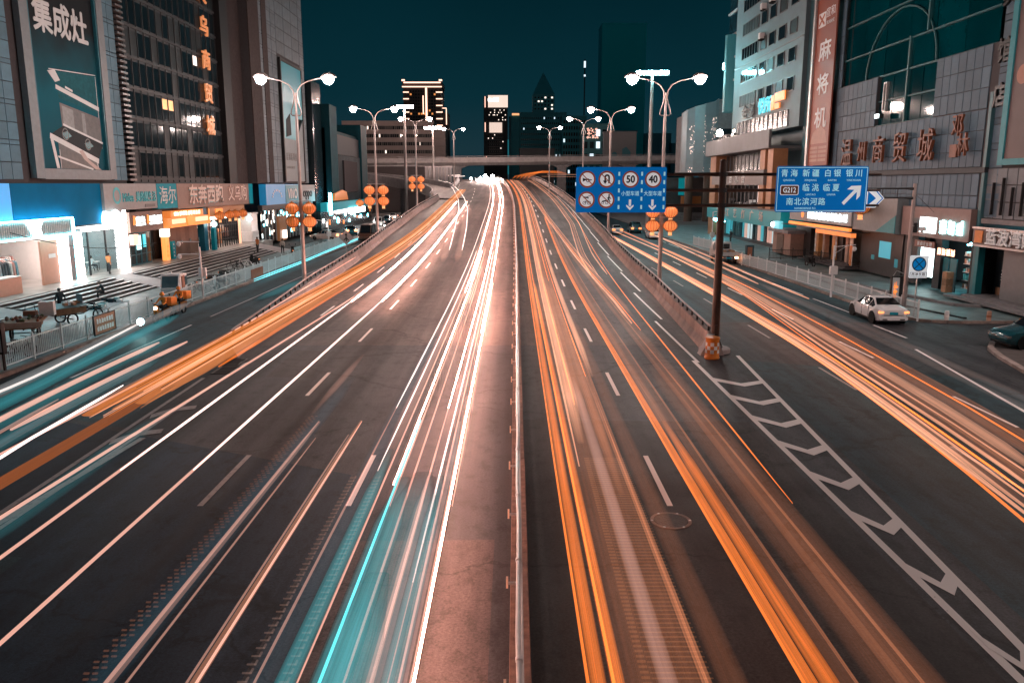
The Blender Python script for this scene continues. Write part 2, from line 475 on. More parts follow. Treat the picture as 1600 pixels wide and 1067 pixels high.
# left sidewalk, right sidewalks
def slab(name, poly, z0, z1, m): struct(name, MB().prism(poly, z0, z1), m)
slab('sidewalk', [(-27.5, -20), (-21.75, -20), (-21.75, 200), (-27.5, 200)], -0.05, 0.15, M_PAVE)
LK = setting('kerb')
for i, y in enumerate(frange(20, 130, 2)):      # kerb stones of the left sidewalk
    obj('kerb_stone', MB().box(-21.745 + random.uniform(-.012, .012), -21.45, y+0.012, y+1.988, -0.04, 0.155 + random.uniform(-.012, .012)), M_KERB, LK)
arc = [(23.3 + 3*(1-math.cos(t)), 46.6 + 3*(1-math.sin(t))) for t in [PI/2*k/6 for k in range(7)]]
slab('sidewalk', arc + [(44, 46.6), (44, 160), (23.3, 160)][0:3], -0.05, 0.13, M_PAVE)
arc2 = [(22.6 + 0.02*(38-y)**1.5 if y < 38 else 22.6 + 1.5*((y-38)/2.6)**2, y) for y in (-30, 0, 15, 25, 30, 34, 36, 38, 39, 40, 40.6)]
arc2 = [(21.6, -30), (21.6, 26), (21.8, 31), (22.2, 34), (22.9, 37), (23.5, 38.8), (24.4, 40.2), (25.6, 40.8)]
slab('sidewalk', [(60, -30)] + arc2 + [(60, 40.8)], -0.05, 0.12, mat('worn paving', (0.10, 0.085, 0.082), 0.7, noise=0.3, scale=1.5, bump=0.3))
def kerb_along(pts, z, w=0.25, m=None, seg=1.0):
    kp = setting('kerb')
    for (ax, ay), (bx, by) in zip(pts, pts[1:]):
        n = max(1, int(math.hypot(bx-ax, by-ay) / seg))
        for k in range(n):
            t0, t1 = (k + 0.012) / n, (k + 0.988) / n
            p, q = Vector((ax+(bx-ax)*t0, ay+(by-ay)*t0)), Vector((ax+(bx-ax)*t1, ay+(by-ay)*t1))
            d = (q-p).normalized(); nn = Vector((-d.y, d.x)) * w * 0.5
            j = random.uniform(-.006, .01)
            obj('kerb_stone', MB().prism([p+nn, q+nn, q-nn, p-nn], -0.04, z + j), m or M_KERB, kp)
kerb_along(arc2[1:], 0.15, 0.28, mat('pale kerb', (0.30, 0.24, 0.22), 0.7, noise=0.3, scale=2), 1.0)
kerb_along([(36, 46.6)] + [(26.4, 46.6)] + arc[::-1] + [(23.3, 60), (23.3, 150)], 0.15, 0.26, None, 1.2)
# the back lane edge on the right: a low double kerb in front of the shops
kerb_along([(36, 49.2), (29.2, 52.6), (27.6, 60), (26.9, 72), (26.6, 84)], 0.30, 0.35, M_CONC, 1.5)
kerb_along([(27.0, 47.4), (26.0, 52), (25.7, 60), (25.5, 78)], 0.22, 0.22, M_DARK, 1.5)
# far city ground under the bridge: service road and verge
slab('sidewalk', [(24.2, 160.2), (60, 160.2), (60, 300), (24.2, 300)], -0.05, 0.1, M_CONC)

# ------------------------------------------------------------------ road markings
RM = setting('road_markings')
def mark(poly, m=M_PAINT, z=0.009, name='road_marking'):
    obj(name, MB().prism(poly, z - 0.003, z), m, RM)
def markroad(x0, x1, y0, y1, m=M_PAINT, name='lane_marking'):
    g = MB(); yy = frange(y0, y1, 3)
    for a, b in zip(yy, yy[1:]):
        za, zb = zr(a)+0.013, zr(b)+0.013
        g.quad((x0+sh(a), a, za), (x1+sh(a), a, za), (x1+sh(b), b, zb), (x0+sh(b), b, zb))
    obj(name, g, m, RM)
for k in range(18):
    y = 19.25 + 10.85 * k
    if k == 0: markroad(3.93, 4.08, y, y+3.85)
    else: markroad(4.02 + .004*k, 4.17 + .004*k, y, y+3.9)
    markroad(-7.98, -7.83, y + (0 if k < 5 else .4), y+3.9 + (0 if k < 5 else .4), M_FAINT if k == 0 else M_PAINT)
    if k == 0: markroad(-4.22, -4.08, y, y+3.9)
    markroad(-11.9 - .02*k, -11.76 - .02*k, y+30, y+33.9)
for k in range(12):                                      # edge line right, broken by wear
    y = 36 + 12*k
    markroad(xr(y) - sh(y) - 1.0, xr(y) - sh(y) - 0.86, y, y + 11.3)
markroad(-12.2, -12.06, 17, 36, M_FAINT)
# right gore: two borders and chevrons
GXL = lambda y: 8.36
GXR = lambda y: 8.95 + (y - 12.7) * 0.0715
mark([(8.28, 6), (8.46, 6), (8.47, 36.4), (8.29, 36.4)])
mark([(GXR(6)-.09, 6), (GXR(6)+.09, 6), (GXR(37.5)+.09, 37.5), (GXR(37.5)-.09, 37.5)], z=0.0135)
y = 33.1
while y > 9:
    a, b = 8.37, GXR(y - .6) + .0
    t = a + (b - a) * 0.50
    w = 0.46
    mark([(a, y), (t, y - 1.05), (b, y - .55), (b, y - .55 - w), (t, y - 1.05 - w*1.15), (a, y - w*1.35)], z=0.0178)
    y -= 2.8
# left gore: faint border lines and two worn chevrons
mark([(-12.9, 33), (-13.05, 33), (-12.75, 18), (-12.6, 18)], M_FAINT)
for y0 in (27.5, 24.6):
    mark([(-12.75, y0), (-12.3, y0+.9), (-11.6, y0+1.2), (-11.5, y0+.75), (-12.2, y0+.4), (-12.6, y0-.5)], M_FAINT, z=0.0178)
mark([(-11.95, 24.8), (-11.75, 24.8), (-12.3, 17.0), (-12.9, 15.2), (-13.0, 15.6), (-12.5, 17.2)], M_FAINT, z=0.0221)
# left frontage lane line, right frontage lane line
mark([(-18.62, 33), (-18.5, 33), (-18.5, 46), (-18.62, 46)], M_PAINT, z=.0135)
mark([(-18.62, 49), (-18.5, 49), (-18.5, 90), (-18.62, 90)], M_FAINT)
for k in range(5): mark([(-18.6, 96+9*k), (-18.48, 96+9*k), (-18.48, 100+9*k), (-18.6, 100+9*k)])
mark([(19.86, 39), (20.0, 39), (18.06, 25), (17.9, 25)])
mark([(20.85, 42), (20.98, 42), (20.98, 46), (20.85, 46)])
for k in range(9): mark([(21.4, 50+9*k), (21.5, 50+9*k), (21.5, 57+9*k), (21.4, 57+9*k)])
for k in range(7):
    y = 26 + 11*k; mark([(16.9, y), (17.02, y), (17.02, y+4), (16.9, y+4)])
    y = 20 + 11*k; mark([(13.6, y), (13.72, y), (13.72, y+4), (13.6, y+4)], M_FAINT)
# manhole cover
mh = thing('manhole_cover', 'round iron manhole cover in the right carriageway beside a lane dash', 'manhole', (3.85, 18.35, 0))
obj('ring', MB().lathe([(0.50, 0.004), (0.50, 0.016), (0.42, 0.018), (0.42, 0.004)], 24), M_KERB, mh)
obj('lid', MB().lathe([(0.41, 0.004), (0.41, 0.014), (0.38, 0.014)], 24), mat('cast iron', (0.045, 0.037, 0.035), 0.6, 0.1, noise=0.4, scale=9, bump=1, bscale=18), mh)
for k in range(6):
    a = k*PI/3; obj('bolt', MB().lathe([(0.035, 0.016), (0.03, 0.026)], 6, (0.46*math.cos(a), 0.46*math.sin(a), 0)), M_STEEL, mh)
# drain grates behind the left barrier nose
for k in range(2):
    gt = thing('drain_grate', ['iron drain grate by the left barrier nose, nearer one', 'iron drain grate by the left barrier nose, farther one'][k], 'drain', (-12.5 - k*.25, 34.4 + k*1.7, 0))
    obj('frame', MB().box(-.45, .45, -.7, -.62, .004, .03).box(-.45, .45, .62, .7, .004, .03).box(-.45, -.38, -.62, .62, .004, .03).box(.38, .45, -.62, .62, .004, .03), M_DARK, gt)
    for i in range(5): obj('bar', MB().box(-.375, .375, -.5+.25*i-.03, -.5+.25*i+.03, .004, .028), M_DARK, gt)

# ------------------------------------------------------------------ central fence
med = thing('median_fence', 'long low pipe guard rail on a rust coloured kerb between the carriageways', 'guard rail', (0, 0, 0))
def medx(y): return 0.06 + sh(y) + 0.0045 * min(y, 80)
for a, b in zip(frange(-8, 330, 6), frange(-8, 330, 6)[1:]):
    j = random.uniform(-.015, .015)
    obj('kerb', MB().add([(medx(a)-.17+j, a+.02, zr(a)), (medx(a)+.20+j, a+.02, zr(a)), (medx(b)+.20+j, b-.02, zr(b)), (medx(b)-.17+j, b-.02, zr(b)),
                         (medx(a)-.16+j, a+.02, zr(a)+.26), (medx(a)+.18+j, a+.02, zr(a)+.26), (medx(b)+.18+j, b-.02, zr(b)+.26), (medx(b)-.16+j, b-.02, zr(b)+.26)],
                        [(0,3,2,1),(4,5,6,7),(0,1,5,4),(1,2,6,5),(2,3,7,6),(3,0,4,7)]), M_KERB_R, med)
rb = MB(); rb.tube([(medx(y)+.015*math.sin(y*.9), y, zr(y)+0.92) for y in frange(-8, 330, 2.2)], 0.045, 8); obj('rail', rb, M_STEEL, med, smooth=True)
rb = MB(); rb.tube([(medx(y)+.05, y, zr(y)+0.62) for y in frange(-8, 330, 4)], 0.03, 6); obj('rail', rb, M_STEEL, med, smooth=True)
pm = MB().box(-.03, .03, -.03, .03, .25, .93).box(-.2, -.03, -.02, .02, .42, .47).mesh('post', M_STEEL)
pr = MB().box(-.24, -.20, -.05, .05, .36, .56).mesh('reflector', mat('pale reflector', (.75, .55, .42), .4))
pc = MB().lathe([(.062, -.05), (.062, .05)], 8, (0, 0, .92), 'y').mesh('clamp', M_STEEL)
y = 4.5
while y < 320:
    p = inst('post', pm, med, (medx(y), y, zr(y)))
    inst('reflector', pr, p); inst('clamp', pc, p)
    y += 3.3

# ------------------------------------------------------------------ concrete barriers of the flyover
def barrier(name, label, fx, side, y0, y1, step, m):
    t = thing(name, label, 'barrier', (0, 0, 0))
    yy = frange(y0, y1, step)
    for a, b in zip(yy, yy[1:]):
        g = 0.015
        def ring(y):
            x, z = fx(y), zr(y)
            s = side
            top = 0.92
            return [(x - s*0.22, y, z - .02), (x - s*.18, y, z + .15), (x, y, z + .40), (x + s*.03, y, z + top), (x + s*.30, y, z + top), (x + s*.36, y, -.02)]
        obj('barrier_segment', MB().loft([ring(a + g), ring(b - g)]), m, t)
    # steel handrail with short stanchions
    rl = MB().tube([(fx(y)+side*.17, y, zr(y)+1.22) for y in frange(y0+.5, y1, 4)], .055, 6)
    obj('handrail', rl, M_CONC_L, t, smooth=True)
    sm = MB().box(-.05, .05, -.07, .07, .90, 1.2).mesh('stanchion', M_DARK)
    y = y0 + 1
    while y < min(y1, 210):
        inst('stanchion', sm, t, (fx(y)+side*.17, y, zr(y))); y += 1.6
    return t
B_R = barrier('flyover_barrier', 'brown concrete barrier with steel handrail along the right edge of the flyover', lambda y: xr(y), 1, 38.2, 330, 4.0, mat('stained concrete', (0.20, 0.15, 0.135), .75, noise=.35, scale=.8, bump=.3))
B_L = barrier('flyover_barrier', 'concrete barrier with steel handrail along the left edge of the flyover', lambda y: xl(y), -1, 37.0, 168, 4.0, M_CONC)
B_L2 = barrier('flyover_barrier', 'far piece of the left flyover barrier beyond the curved slip road', lambda y: xl(y), -1, 206, 330, 4.0, M_CONC)
# nose of the right barrier
single('barrier_end', MB().prism([(8.95, -.01), (10.1, -.01), (9.9, .5), (9.65, .92), (9.4, .92), (9.2, .45)], 37.55, 38.19, 'y'), M_CONC_L, 'sloped concrete end block of the right flyover barrier', 'barrier')

# ------------------------------------------------------------------ slip road curving in from the left
slip = []
for k in range(15):
    t = k / 14
    a = t * 1.75
    slip.append((-13.2 - 28*(1-math.cos(a)), 168 + 52*math.sin(a)*1.0 + 6*t, 5.2 + 5.5*t))
g = MB()
def slip_side(i, off):
    p = Vector(slip[i]); q = Vector(slip[min(i+1, 14)]); o = Vector(slip[max(i-1, 0)])
    d = (q - o); d.z = 0; d.normalize(); n = Vector((-d.y, d.x, 0))
    return p + n*off
g.loft([[slip_side(i, 3.4), slip_side(i, -3.4), slip_side(i, -3.4) - Vector((0, 0, 1.3)), slip_side(i, 3.4) - Vector((0, 0, 1.3))] for i in range(15)])
struct('slip_road', g, M_DECK)
for s_, lab in ((3.6, 'curved concrete parapet on the inner side of the slip road'), (-3.6, 'curved concrete parapet on the outer side of the slip road')):
    g = MB()
    g.loft([[slip_side(i, s_-.16) - Vector((0, 0, 1.4)), slip_side(i, s_+.16) - Vector((0, 0, 1.4)), slip_side(i, s_+.14)+Vector((0, 0, 1.0)), slip_side(i, s_-.14)+Vector((0, 0, 1.0))] for i in range(0 if s_ > 0 else 5, 15)])
    t = thing('slip_road_parapet', lab, 'parapet'); obj('wall', g, M_CONC, t)
    obj('rail', MB().tube([slip_side(i, s_)+Vector((0, 0, 1.15)) for i in range(0 if s_ > 0 else 5, 15)], .05, 6), M_CONC_L, t)
for i in (5, 9, 12):
    p = slip[i]; single('bridge_pier', MB().lathe([(.7, -.05), (.7, p[2]-1.9), (1.5, p[2]-1.3)], 12, (p[0], p[1], 0)), M_CONC, 'round concrete pier under the slip road, %s' % {5: 'nearest the flyover', 9: 'middle of three', 12: 'farthest from the flyover'}[i], 'pier')

# ------------------------------------------------------------------ overpass crossing far ahead
ov = thing('overpass', 'long pale concrete overpass crossing the road far ahead', 'overpass', (0, 300, 0))
def ovz(x): return 14.2 + (x + 62) / 124 * 1.2
xs = frange(-90, 130, 12)
for a, b in zip(xs, xs[1:]):
    m1 = M_CONC_L
    def ring(x):
        z = ovz(x); return [(x, -4.2, z+1.0), (x, -3.6, z+.6), (x, -2.6, z), (x, 2.6, z), (x, 4.2, z+1.0), (x, 4.2, z+1.5), (x, -4.2, z+1.5)]
    obj('girder', MB().loft([ring(a+.02), ring(b-.02)]), m1, ov)
    obj('parapet', MB().loft([[(x, -4.35, ovz(x)+1.35), (x, -4.1, ovz(x)+1.35), (x, -4.1, ovz(x)+2.75), (x, -4.35, ovz(x)+2.75)] for x in (a+.03, b-.03)]), M_CONC_L, ov)
    obj('parapet', MB().loft([[(x, 4.1, ovz(x)+1.45), (x, 4.35, ovz(x)+1.45), (x, 4.35, ovz(x)+2.75), (x, 4.1, ovz(x)+2.75)] for x in (a+.03, b-.03)]), M_CONC_L, ov)
obj('rail', MB().tube([(x, -4.2, ovz(x)+3.15) for x in xs], .08, 6), M_CONC_L, ov)
pmz = MB().box(-.08, .08, -.08, .08, 0, .42).mesh('rail_post', M_CONC_L)
for x in frange(-88, 128, 6): inst('rail_post', pmz, ov, (x, -4.2, ovz(x)+2.74))
for x in (-58, -38, -20, 18, 42, 70): obj('pier', MB().box(x-1.6, x+1.6, -1.5, 1.5, -.02, ovz(x)-1.1).prism([(x-1.6, ovz(x)-1.09), (x+1.6, ovz(x)-1.09), (x+4, ovz(x)-.01), (x-4, ovz(x)-.01)], -1.8, 1.8, 'y'), M_CONC, ov)
# second, lower crossing on the left
lo = thing('ramp_bridge', 'lower ramp bridge passing under the overpass on the left', 'bridge', (0, 262, 0))
for a, b in zip(frange(-80, -30, 10), frange(-80, -30, 10)[1:]):
    f = lambda x: 11.2 + (x + 80) * .012
    obj('girder', MB().loft([[(x, -3, f(x)), (x, 3, f(x)), (x, 3.6, f(x)+1.2), (x, -3.6, f(x)+1.2)] for x in (a+.02, b-.02)]), M_CONC, lo)
    obj('parapet', MB().loft([[(x, -3.7, f(x)+1.21), (x, -3.4, f(x)+1.21), (x, -3.4, f(x)+2.1), (x, -3.7, f(x)+2.1)] for x in (a+.03, b-.03)]), M_CONC_L, lo)
for x in (-70, -52, -36): obj('pier', MB().box(x-1, x+1, -1, 1, -.02, 11.1), M_CONC, lo)
# flyover underside seen from the right: approach walls beyond
# ------------------------------------------------------------------ street lamps
M_GLOBE = emat('lit lamp globe', LAMP_WARM, LAMP_POWER, True)
def make_lamp(z0, label):
    t = thing('street_lamp', label, 'street lamp', (0, 0, 0), 0, 'twin arm street lamps along the road')
    obj('pole', MB().tube([(0, 0, -z0), (0, 0, 4), (0, 0, 12.6), (0, 0, 14.3)], [.17, .15, .10, .05], 10), M_POLE, t, smooth=True)
    obj('base_plate', MB().box(-.3, .3, -.3, .3, -z0, -z0+.05).box(-.2, .2, -.2, .2, -z0+.05, -z0+.6), M_POLE, t)
    for s in (-1, 1):
        pts = [(0.03, 12.75), (.26, 12.72), (.37, 12.82), (.33, 13.1), (.16, 13.6), (.09, 14.0), (.16, 14.45), (.45, 14.85), (1.0, 15.12), (1.6, 15.25), (2.1, 15.30)]
        arm = obj('arm', MB().tube([(s*a, 0, b) for a, b in pts], [.045]*7+[.04]*4, 6), M_POLE, t, smooth=True)
        hd = obj('lamp_head', MB().loft([[(s*x, y*w, 15.36 + z*h) for (y, z) in ((-.5, 0), (.5, 0), (.4, .6), (0, 1), (-.4, .6))] for (x, w, h) in ((1.9, .16, .12), (2.12, .38, .3), (2.55, .40, .36), (2.95, .2, .14))]), M_POLE, t, smooth=True)
        obj('lamp_globe', MB().lathe([(.02, -.40), (.2, -.34), (.34, -.18), (.39, .0), (.35, .12), (.26, .2)], 12, (s*2.42, 0, 15.26)), M_GLOBE, hd, smooth=True)
    return t
LP = [(-15.5, 60, 'left'), (-16.2, 98, 'left'), (-16.25, 140, 'left'), (11.0, 60, 'right'), (11.85, 100, 'right'), (12.05, 140, 'right'), (12.5, -14, 'behind'), (27.5, 33.5, 'kerb'), (-13, 205, 'left'), (9.5, 190, 'right')]
lab = ['twin armed street lamp on the left beside the nearest red lanterns', 'twin armed street lamp on the left, second along the barrier', 'thin twin armed street lamp on the left, third and nearly hidden by masts',
       'tallest looking twin armed street lamp behind the blue speed limit sign', 'twin armed street lamp on the right, second along the barrier', 'smallest twin armed street lamp on the right, third along the barrier',
       'street lamp out of view on the right behind the viewer', 'street lamp just out of view over the dark car on the right', 'street lamp far off on the flyover crest, left side', 'street lamp far off on the flyover crest, right side']
proto = None
for (x, y, s), l in zip(LP, lab):
    if proto is None: proto = make_lamp(0.0, l); o = proto
    else: o = dup(proto, (0, 0, 0), 0, l)
    o.location = (x + (sh(y) if y > 150 else 0), y, zr(y) if y < 150 else zr(y)*.9)

# high masts with bright floodlight rings
M_MASTW = emat('warm flood panel', (1.0, .70, .60), 1300, True)
M_MASTC = emat('cool flood panel', (.30, .92, 1.0), 420, True)
def mast(label, x, y, h, w, m, ring):
    t = thing('flood_mast', label, 'light mast', (x, y, 0), 0)
    obj('pole', MB().tube([(0, 0, -.05), (0, 0, h*.5), (0, 0, h-.3)], [.42, .34, .26], 10), M_POLE, t, smooth=True)
    fr = obj('lamp_frame', MB().box(-w, w, -.25, .25, h-.30, h-.12), M_POLE, t)
    for k in range(ring):
        xx = -w + (k + .5) * 2*w/ring
        obj('flood_lamp', MB().box(xx - w/ring*.78, xx + w/ring*.78, -.48, .1, h-.10, h+.42).box(xx - w/ring*.6, xx + w/ring*.6, -.55, -.48, h, h+.36), m, fr)
    return t
mast('tall mast with a wide row of cool white floodlights above the speed sign', 25.0, 150, 27.3, 2.9, M_MASTC, 6)
mast('tall warm floodlight mast left of the road, nearer one', -25.8, 200, 26.0, 2.3, M_MASTW, 5)
mast('tall warm floodlight mast left of the road, farther one by the lit tower', -24.6, 258, 25.0, 2.6, M_MASTW, 5)
# ------------------------------------------------------------------ lanterns on the lamp poles
M_LANT = emat('lit lantern cloth', (1.0, .285, .085), .80, False, (.5, .12, .03))
M_LANTD = emat('dim lantern cloth', (1.0, .28, .06), .30, False, (.5, .13, .03))
M_LCAP = mat('gold lantern cap', (.45, .18, .04), .4, .4, noise=.1)
M_TASS = emat('lit tassel', (1.0, .42, .16), 1.2, False)
def lantern_parts(m):
    prof = [(.20, -.42), (.36, -.36), (.52, -.2), (.58, 0), (.52, .2), (.36, .36), (.20, .42)]
    body = MB().lathe(prof, 14).mesh('body', m, True)
    ribs = MB()
    for k in range(14):
        a = 2*PI*(k+.5)/14; ribs.tube([((r+.004)*math.cos(a), (r+.004)*math.sin(a), z) for r, z in prof], .019, 4, False)
    return body, ribs.mesh('ribs', mat('lantern rib', (.30, .07, .015), .6, noise=.1)), MB().lathe([(.2, .42), (.22, .5), (.06, .54), (.05, .62)], 10).mesh('cap', M_LCAP), MB().lathe([(.2, -.42), (.22, -.49), (.1, -.5)], 10).mesh('base_cap', M_LCAP), MB().lathe([(.16, -.5), (.14, -.72), (.19, -.78)], 8).mesh('tassel', M_TASS)
LPAR = {id(m): lantern_parts(m) for m in (M_LANT, M_LANTD)}
def lantern(x, y, z, s, label, m=None, group='red lanterns hung on the lamp poles'):
    m = m or M_LANT
    t = thing('lantern', label, 'lantern', (x, y, z), 0, group); t.scale = (s, s, s)
    for n, me in zip(('body', 'ribs', 'cap', 'base_cap', 'tassel'), LPAR[id(m)]): inst(n, me, t)
    return t
def lantern_set(px, py, z0, s, where, dim=False, skip=()):
    br = thing('lantern_bracket', 'steel cross arms carrying the lanterns on the %s' % where, 'bracket', (px, py, z0))
    for zz in (.62*s, -.42*s): obj('arm', MB().tube([(-.95*s, -.12, zz), (.95*s, -.12, zz)], .03, 6), M_STEEL, br)
    for iz, dz in ((0, 0), (1, -1.12*s)):
        for sx in (-1, 1):
            if (iz, sx) in skip: continue
            lantern(px + sx*.72*s, py - .12, z0 + dz, s, '%s orange lantern on the %s side of the %s' % (('upper', 'lower')[iz], 'left' if sx < 0 else 'right', where), M_LANTD if dim and not (sx > 0 and iz == 1) else M_LANT)
lantern_set(-15.5, 60, 6.25, .86, 'nearest left lamp pole', True)
lantern_set(-16.2, 98, zr(98)+5.9, 1.14, 'second left lamp pole')
lantern_set(-16.25, 140, zr(140)+5.3, 1.05, 'third left lamp pole')
lantern_set(11.0, 60, 6.0, .9, 'lamp pole behind the speed sign')
lantern(12.0, 100, 7.6, .9, 'small orange lantern peeping past the left edge of the speed sign', group='red lanterns hung on the lamp poles')

# ------------------------------------------------------------------ black gantry pole with two signs
gp = thing('gantry_pole', 'dark brown sign pole at the barrier nose with arms to both sides', 'sign pole', (9.85, 38.45, 0))
obj('pole', MB().tube([(0, 0, 0), (0, 0, 4), (0, 0, 9.0)], [.21, .19, .16], 14), M_DPOLE, gp, smooth=True)
obj('cap', MB().lathe([(.18, 9.0), (.18, 9.06), (.05, 9.14)], 14), M_DPOLE, gp)
obj('base', MB().lathe([(.75, 0), (.75, .18), (.66, .24)], 20), M_CONC_L, gp)
obj('flange', MB().lathe([(.38, .24), (.38, .29)], 14), M_DARK, gp)
for k in range(6): obj('gusset', MB().prism([(.18, .29), (.36, .29), (.19, .7)], -.015, .015, 'y'), M_DPOLE, gp, rz=k*PI/3)
obj('hatch', MB().bevbox(-.09, .09, -.235, -.19, .9, 1.35, .02), M_DPOLE, gp)
for z in (8.45, 7.72, 7.02):
    obj('arm', MB().tube([(.12, .0, z), (.9, .0, z), (7.4, .0, z)], [.10, .075, .055], 8), M_DPOLE, gp, smooth=True)
    obj('arm', MB().tube([(-.12, .0, z), (-.9, .0, z), (-6.6, .0, z)], [.10, .075, .055], 8), M_DPOLE, gp, smooth=True)
    obj('collar', MB().lathe([(.24, z-.1), (.24, z+.1)], 12), M_DARK, gp)

def ringplate(mb, cx, cz, r0, r1, y, n=28):
    vs = []; fs = []
    for k in range(n):
        a = 2*PI*k/n
        vs += [(cx+r0*math.cos(a), y, cz+r0*math.sin(a)), (cx+r1*math.cos(a), y, cz+r1*math.sin(a))]
    for k in range(n):
        a, b = 2*k, 2*((k+1) % n); fs.append((a, a+1, b+1, b))
    return mb.add(vs, fs)
def disc(mb, cx, cz, r, y, n=28): return mb.add([(cx+r*math.cos(2*PI*k/n), y, cz+r*math.sin(2*PI*k/n)) for k in range(n)], [tuple(range(n))])
def bar(mb, x0, z0, x1, z1, w, y):
    d = Vector((x1-x0, z1-z0)).normalized(); nx, nz = -d.y*w/2, d.x*w/2
    return mb.add([(x0+nx, y, z0+nz), (x1+nx, y, z1+nz), (x1-nx, y, z1-nz), (x0-nx, y, z0-nz)], [(0, 1, 2, 3)])
def poly(mb, pts, y): return mb.add([(a, y, b) for a, b in pts], [tuple(range(len(pts)))])
# speed sign: local origin at lower left, 4.2 x 2.08
sp = thing('traffic_sign', 'blue sign with two speed limits, arrows and four prohibition roundels', 'road sign', (2.98, 38.25, 6.70))
W, H = 4.20, 2.08
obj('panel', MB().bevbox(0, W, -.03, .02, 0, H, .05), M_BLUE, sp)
for x in (.5, 2.1, 3.7): obj('bracket', MB().box(x-.04, x+.04, .021, .1, .1, H-.1), M_STEEL, sp)
def roundel(cx, cz, r=.385):
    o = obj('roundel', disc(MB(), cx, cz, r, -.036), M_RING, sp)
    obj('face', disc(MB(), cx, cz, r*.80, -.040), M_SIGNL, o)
    return o
a = roundel(.52, 1.52)
g = MB(); poly(g, [(.31, 1.60), (.31, 1.40), (.36, 1.44), (.36, 1.56)], -.044); poly(g, [(.36, 1.56), (.36, 1.44), (.48, 1.49), (.70, 1.49), (.70, 1.51), (.48, 1.53)], -.0445); ringplate(g, .55, 1.47, .055, .085, -.045, 16); poly(g, [(.66, 1.53), (.76, 1.50), (.66, 1.46)], -.046); obj('horn_symbol', g, M_INK, a)
obj('slash', bar(MB(), .52-.24, 1.52+.24, .52+.24, 1.52-.24, .042, -.050), M_RING, a)
a = roundel(1.42, 1.52)
g = MB(); bar(g, 1.53, 1.34, 1.53, 1.62, .075, -.044); bar(g, 1.35, 1.62, 1.35, 1.45, .075, -.044)
vs = []; n = 12
for k in range(n+1):
    t = PI*k/n; vs += [(1.44+.052*math.cos(t), -.045, 1.62+.052*math.sin(t)), (1.44+.128*math.cos(t), -.045, 1.62+.128*math.sin(t))]
g.add(vs, [(2*k, 2*k+1, 2*k+3, 2*k+2) for k in range(n)]); poly(g, [(1.25, 1.46), (1.45, 1.46), (1.35, 1.30)], -.046); obj('turn_symbol', g, M_INK, a)
obj('slash', bar(MB(), 1.42-.24, 1.52+.24, 1.42+.24, 1.52-.24, .042, -.050), M_RING, a)
a = roundel(.50, .58)
g = MB(); ringplate(g, .40, .44, .06, .085, -.044, 14); ringplate(g, .62, .44, .06, .085, -.044, 14); bar(g, .40, .44, .50, .56, .025, -.045); bar(g, .50, .56, .62, .44, .025, -.045); bar(g, .44, .44, .58, .56, .02, -.046); bar(g, .36, .66, .74, .80, .03, -.045); bar(g, .34, .72, .60, .66, .05, -.046); obj('cycle_symbol', g, M_INK, a)
obj('slash', bar(MB(), .50-.24, .58+.24, .50+.24, .58-.24, .042, -.050), M_RING, a)
a = roundel(1.42, .58)
g = MB(); disc(g, 1.55, .80, .04, -.044, 10); bar(g, 1.55, .76, 1.53, .62, .07, -.044); bar(g, 1.53, .63, 1.60, .47, .04, -.045); bar(g, 1.53, .63, 1.47, .48, .04, -.045); bar(g, 1.55, .73, 1.64, .62, .03, -.045); bar(g, 1.55, .73, 1.46, .64, .03, -.045); ringplate(g, 1.25, .44, .045, .065, -.044, 12); ringplate(g, 1.44, .44, .045, .065, -.044, 12); bar(g, 1.22, .50, 1.46, .56, .06, -.045); obj('walker_symbol', g, M_INK, a)
obj('slash', bar(MB(), 1.42-.24, .58+.24, 1.42+.24, .58-.24, .042, -.050), M_RING, a)
for cx, n_, t_ in ((2.53, '50', '小型车道'), (3.58, '40', '大型车道')):
    a = roundel(cx, 1.52)
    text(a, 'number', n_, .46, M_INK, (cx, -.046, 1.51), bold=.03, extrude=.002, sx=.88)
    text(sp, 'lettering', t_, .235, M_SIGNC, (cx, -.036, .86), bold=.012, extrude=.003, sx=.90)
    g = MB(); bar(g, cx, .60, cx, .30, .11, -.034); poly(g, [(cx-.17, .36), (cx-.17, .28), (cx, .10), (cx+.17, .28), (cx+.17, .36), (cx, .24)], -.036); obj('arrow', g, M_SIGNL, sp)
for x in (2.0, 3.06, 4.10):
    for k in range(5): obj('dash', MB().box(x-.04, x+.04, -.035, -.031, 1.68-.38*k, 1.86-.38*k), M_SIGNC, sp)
# direction sign
dg_ = thing('traffic_sign', 'large blue direction sign with white arrow and brown route badge', 'road sign', (12.30, 38.25, 6.72))
dg_.scale = (.955, 1, 1)
W, H = 4.45, 2.10
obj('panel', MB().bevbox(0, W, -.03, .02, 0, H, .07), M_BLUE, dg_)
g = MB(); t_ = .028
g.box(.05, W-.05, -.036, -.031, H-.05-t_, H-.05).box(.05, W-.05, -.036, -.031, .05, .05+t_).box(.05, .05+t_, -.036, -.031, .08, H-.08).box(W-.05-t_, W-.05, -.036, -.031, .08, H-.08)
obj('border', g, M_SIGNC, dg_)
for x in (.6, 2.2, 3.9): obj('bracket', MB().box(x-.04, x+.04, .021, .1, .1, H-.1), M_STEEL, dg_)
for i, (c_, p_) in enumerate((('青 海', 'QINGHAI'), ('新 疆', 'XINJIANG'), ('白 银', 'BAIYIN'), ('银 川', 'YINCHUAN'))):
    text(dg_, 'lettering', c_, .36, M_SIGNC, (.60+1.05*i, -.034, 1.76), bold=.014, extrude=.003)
    text(dg_, 'lettering', p_, .125, M_SIGNC, (.60+1.05*i, -.034, 1.455), bold=.012, extrude=.003, spacing=1.1)
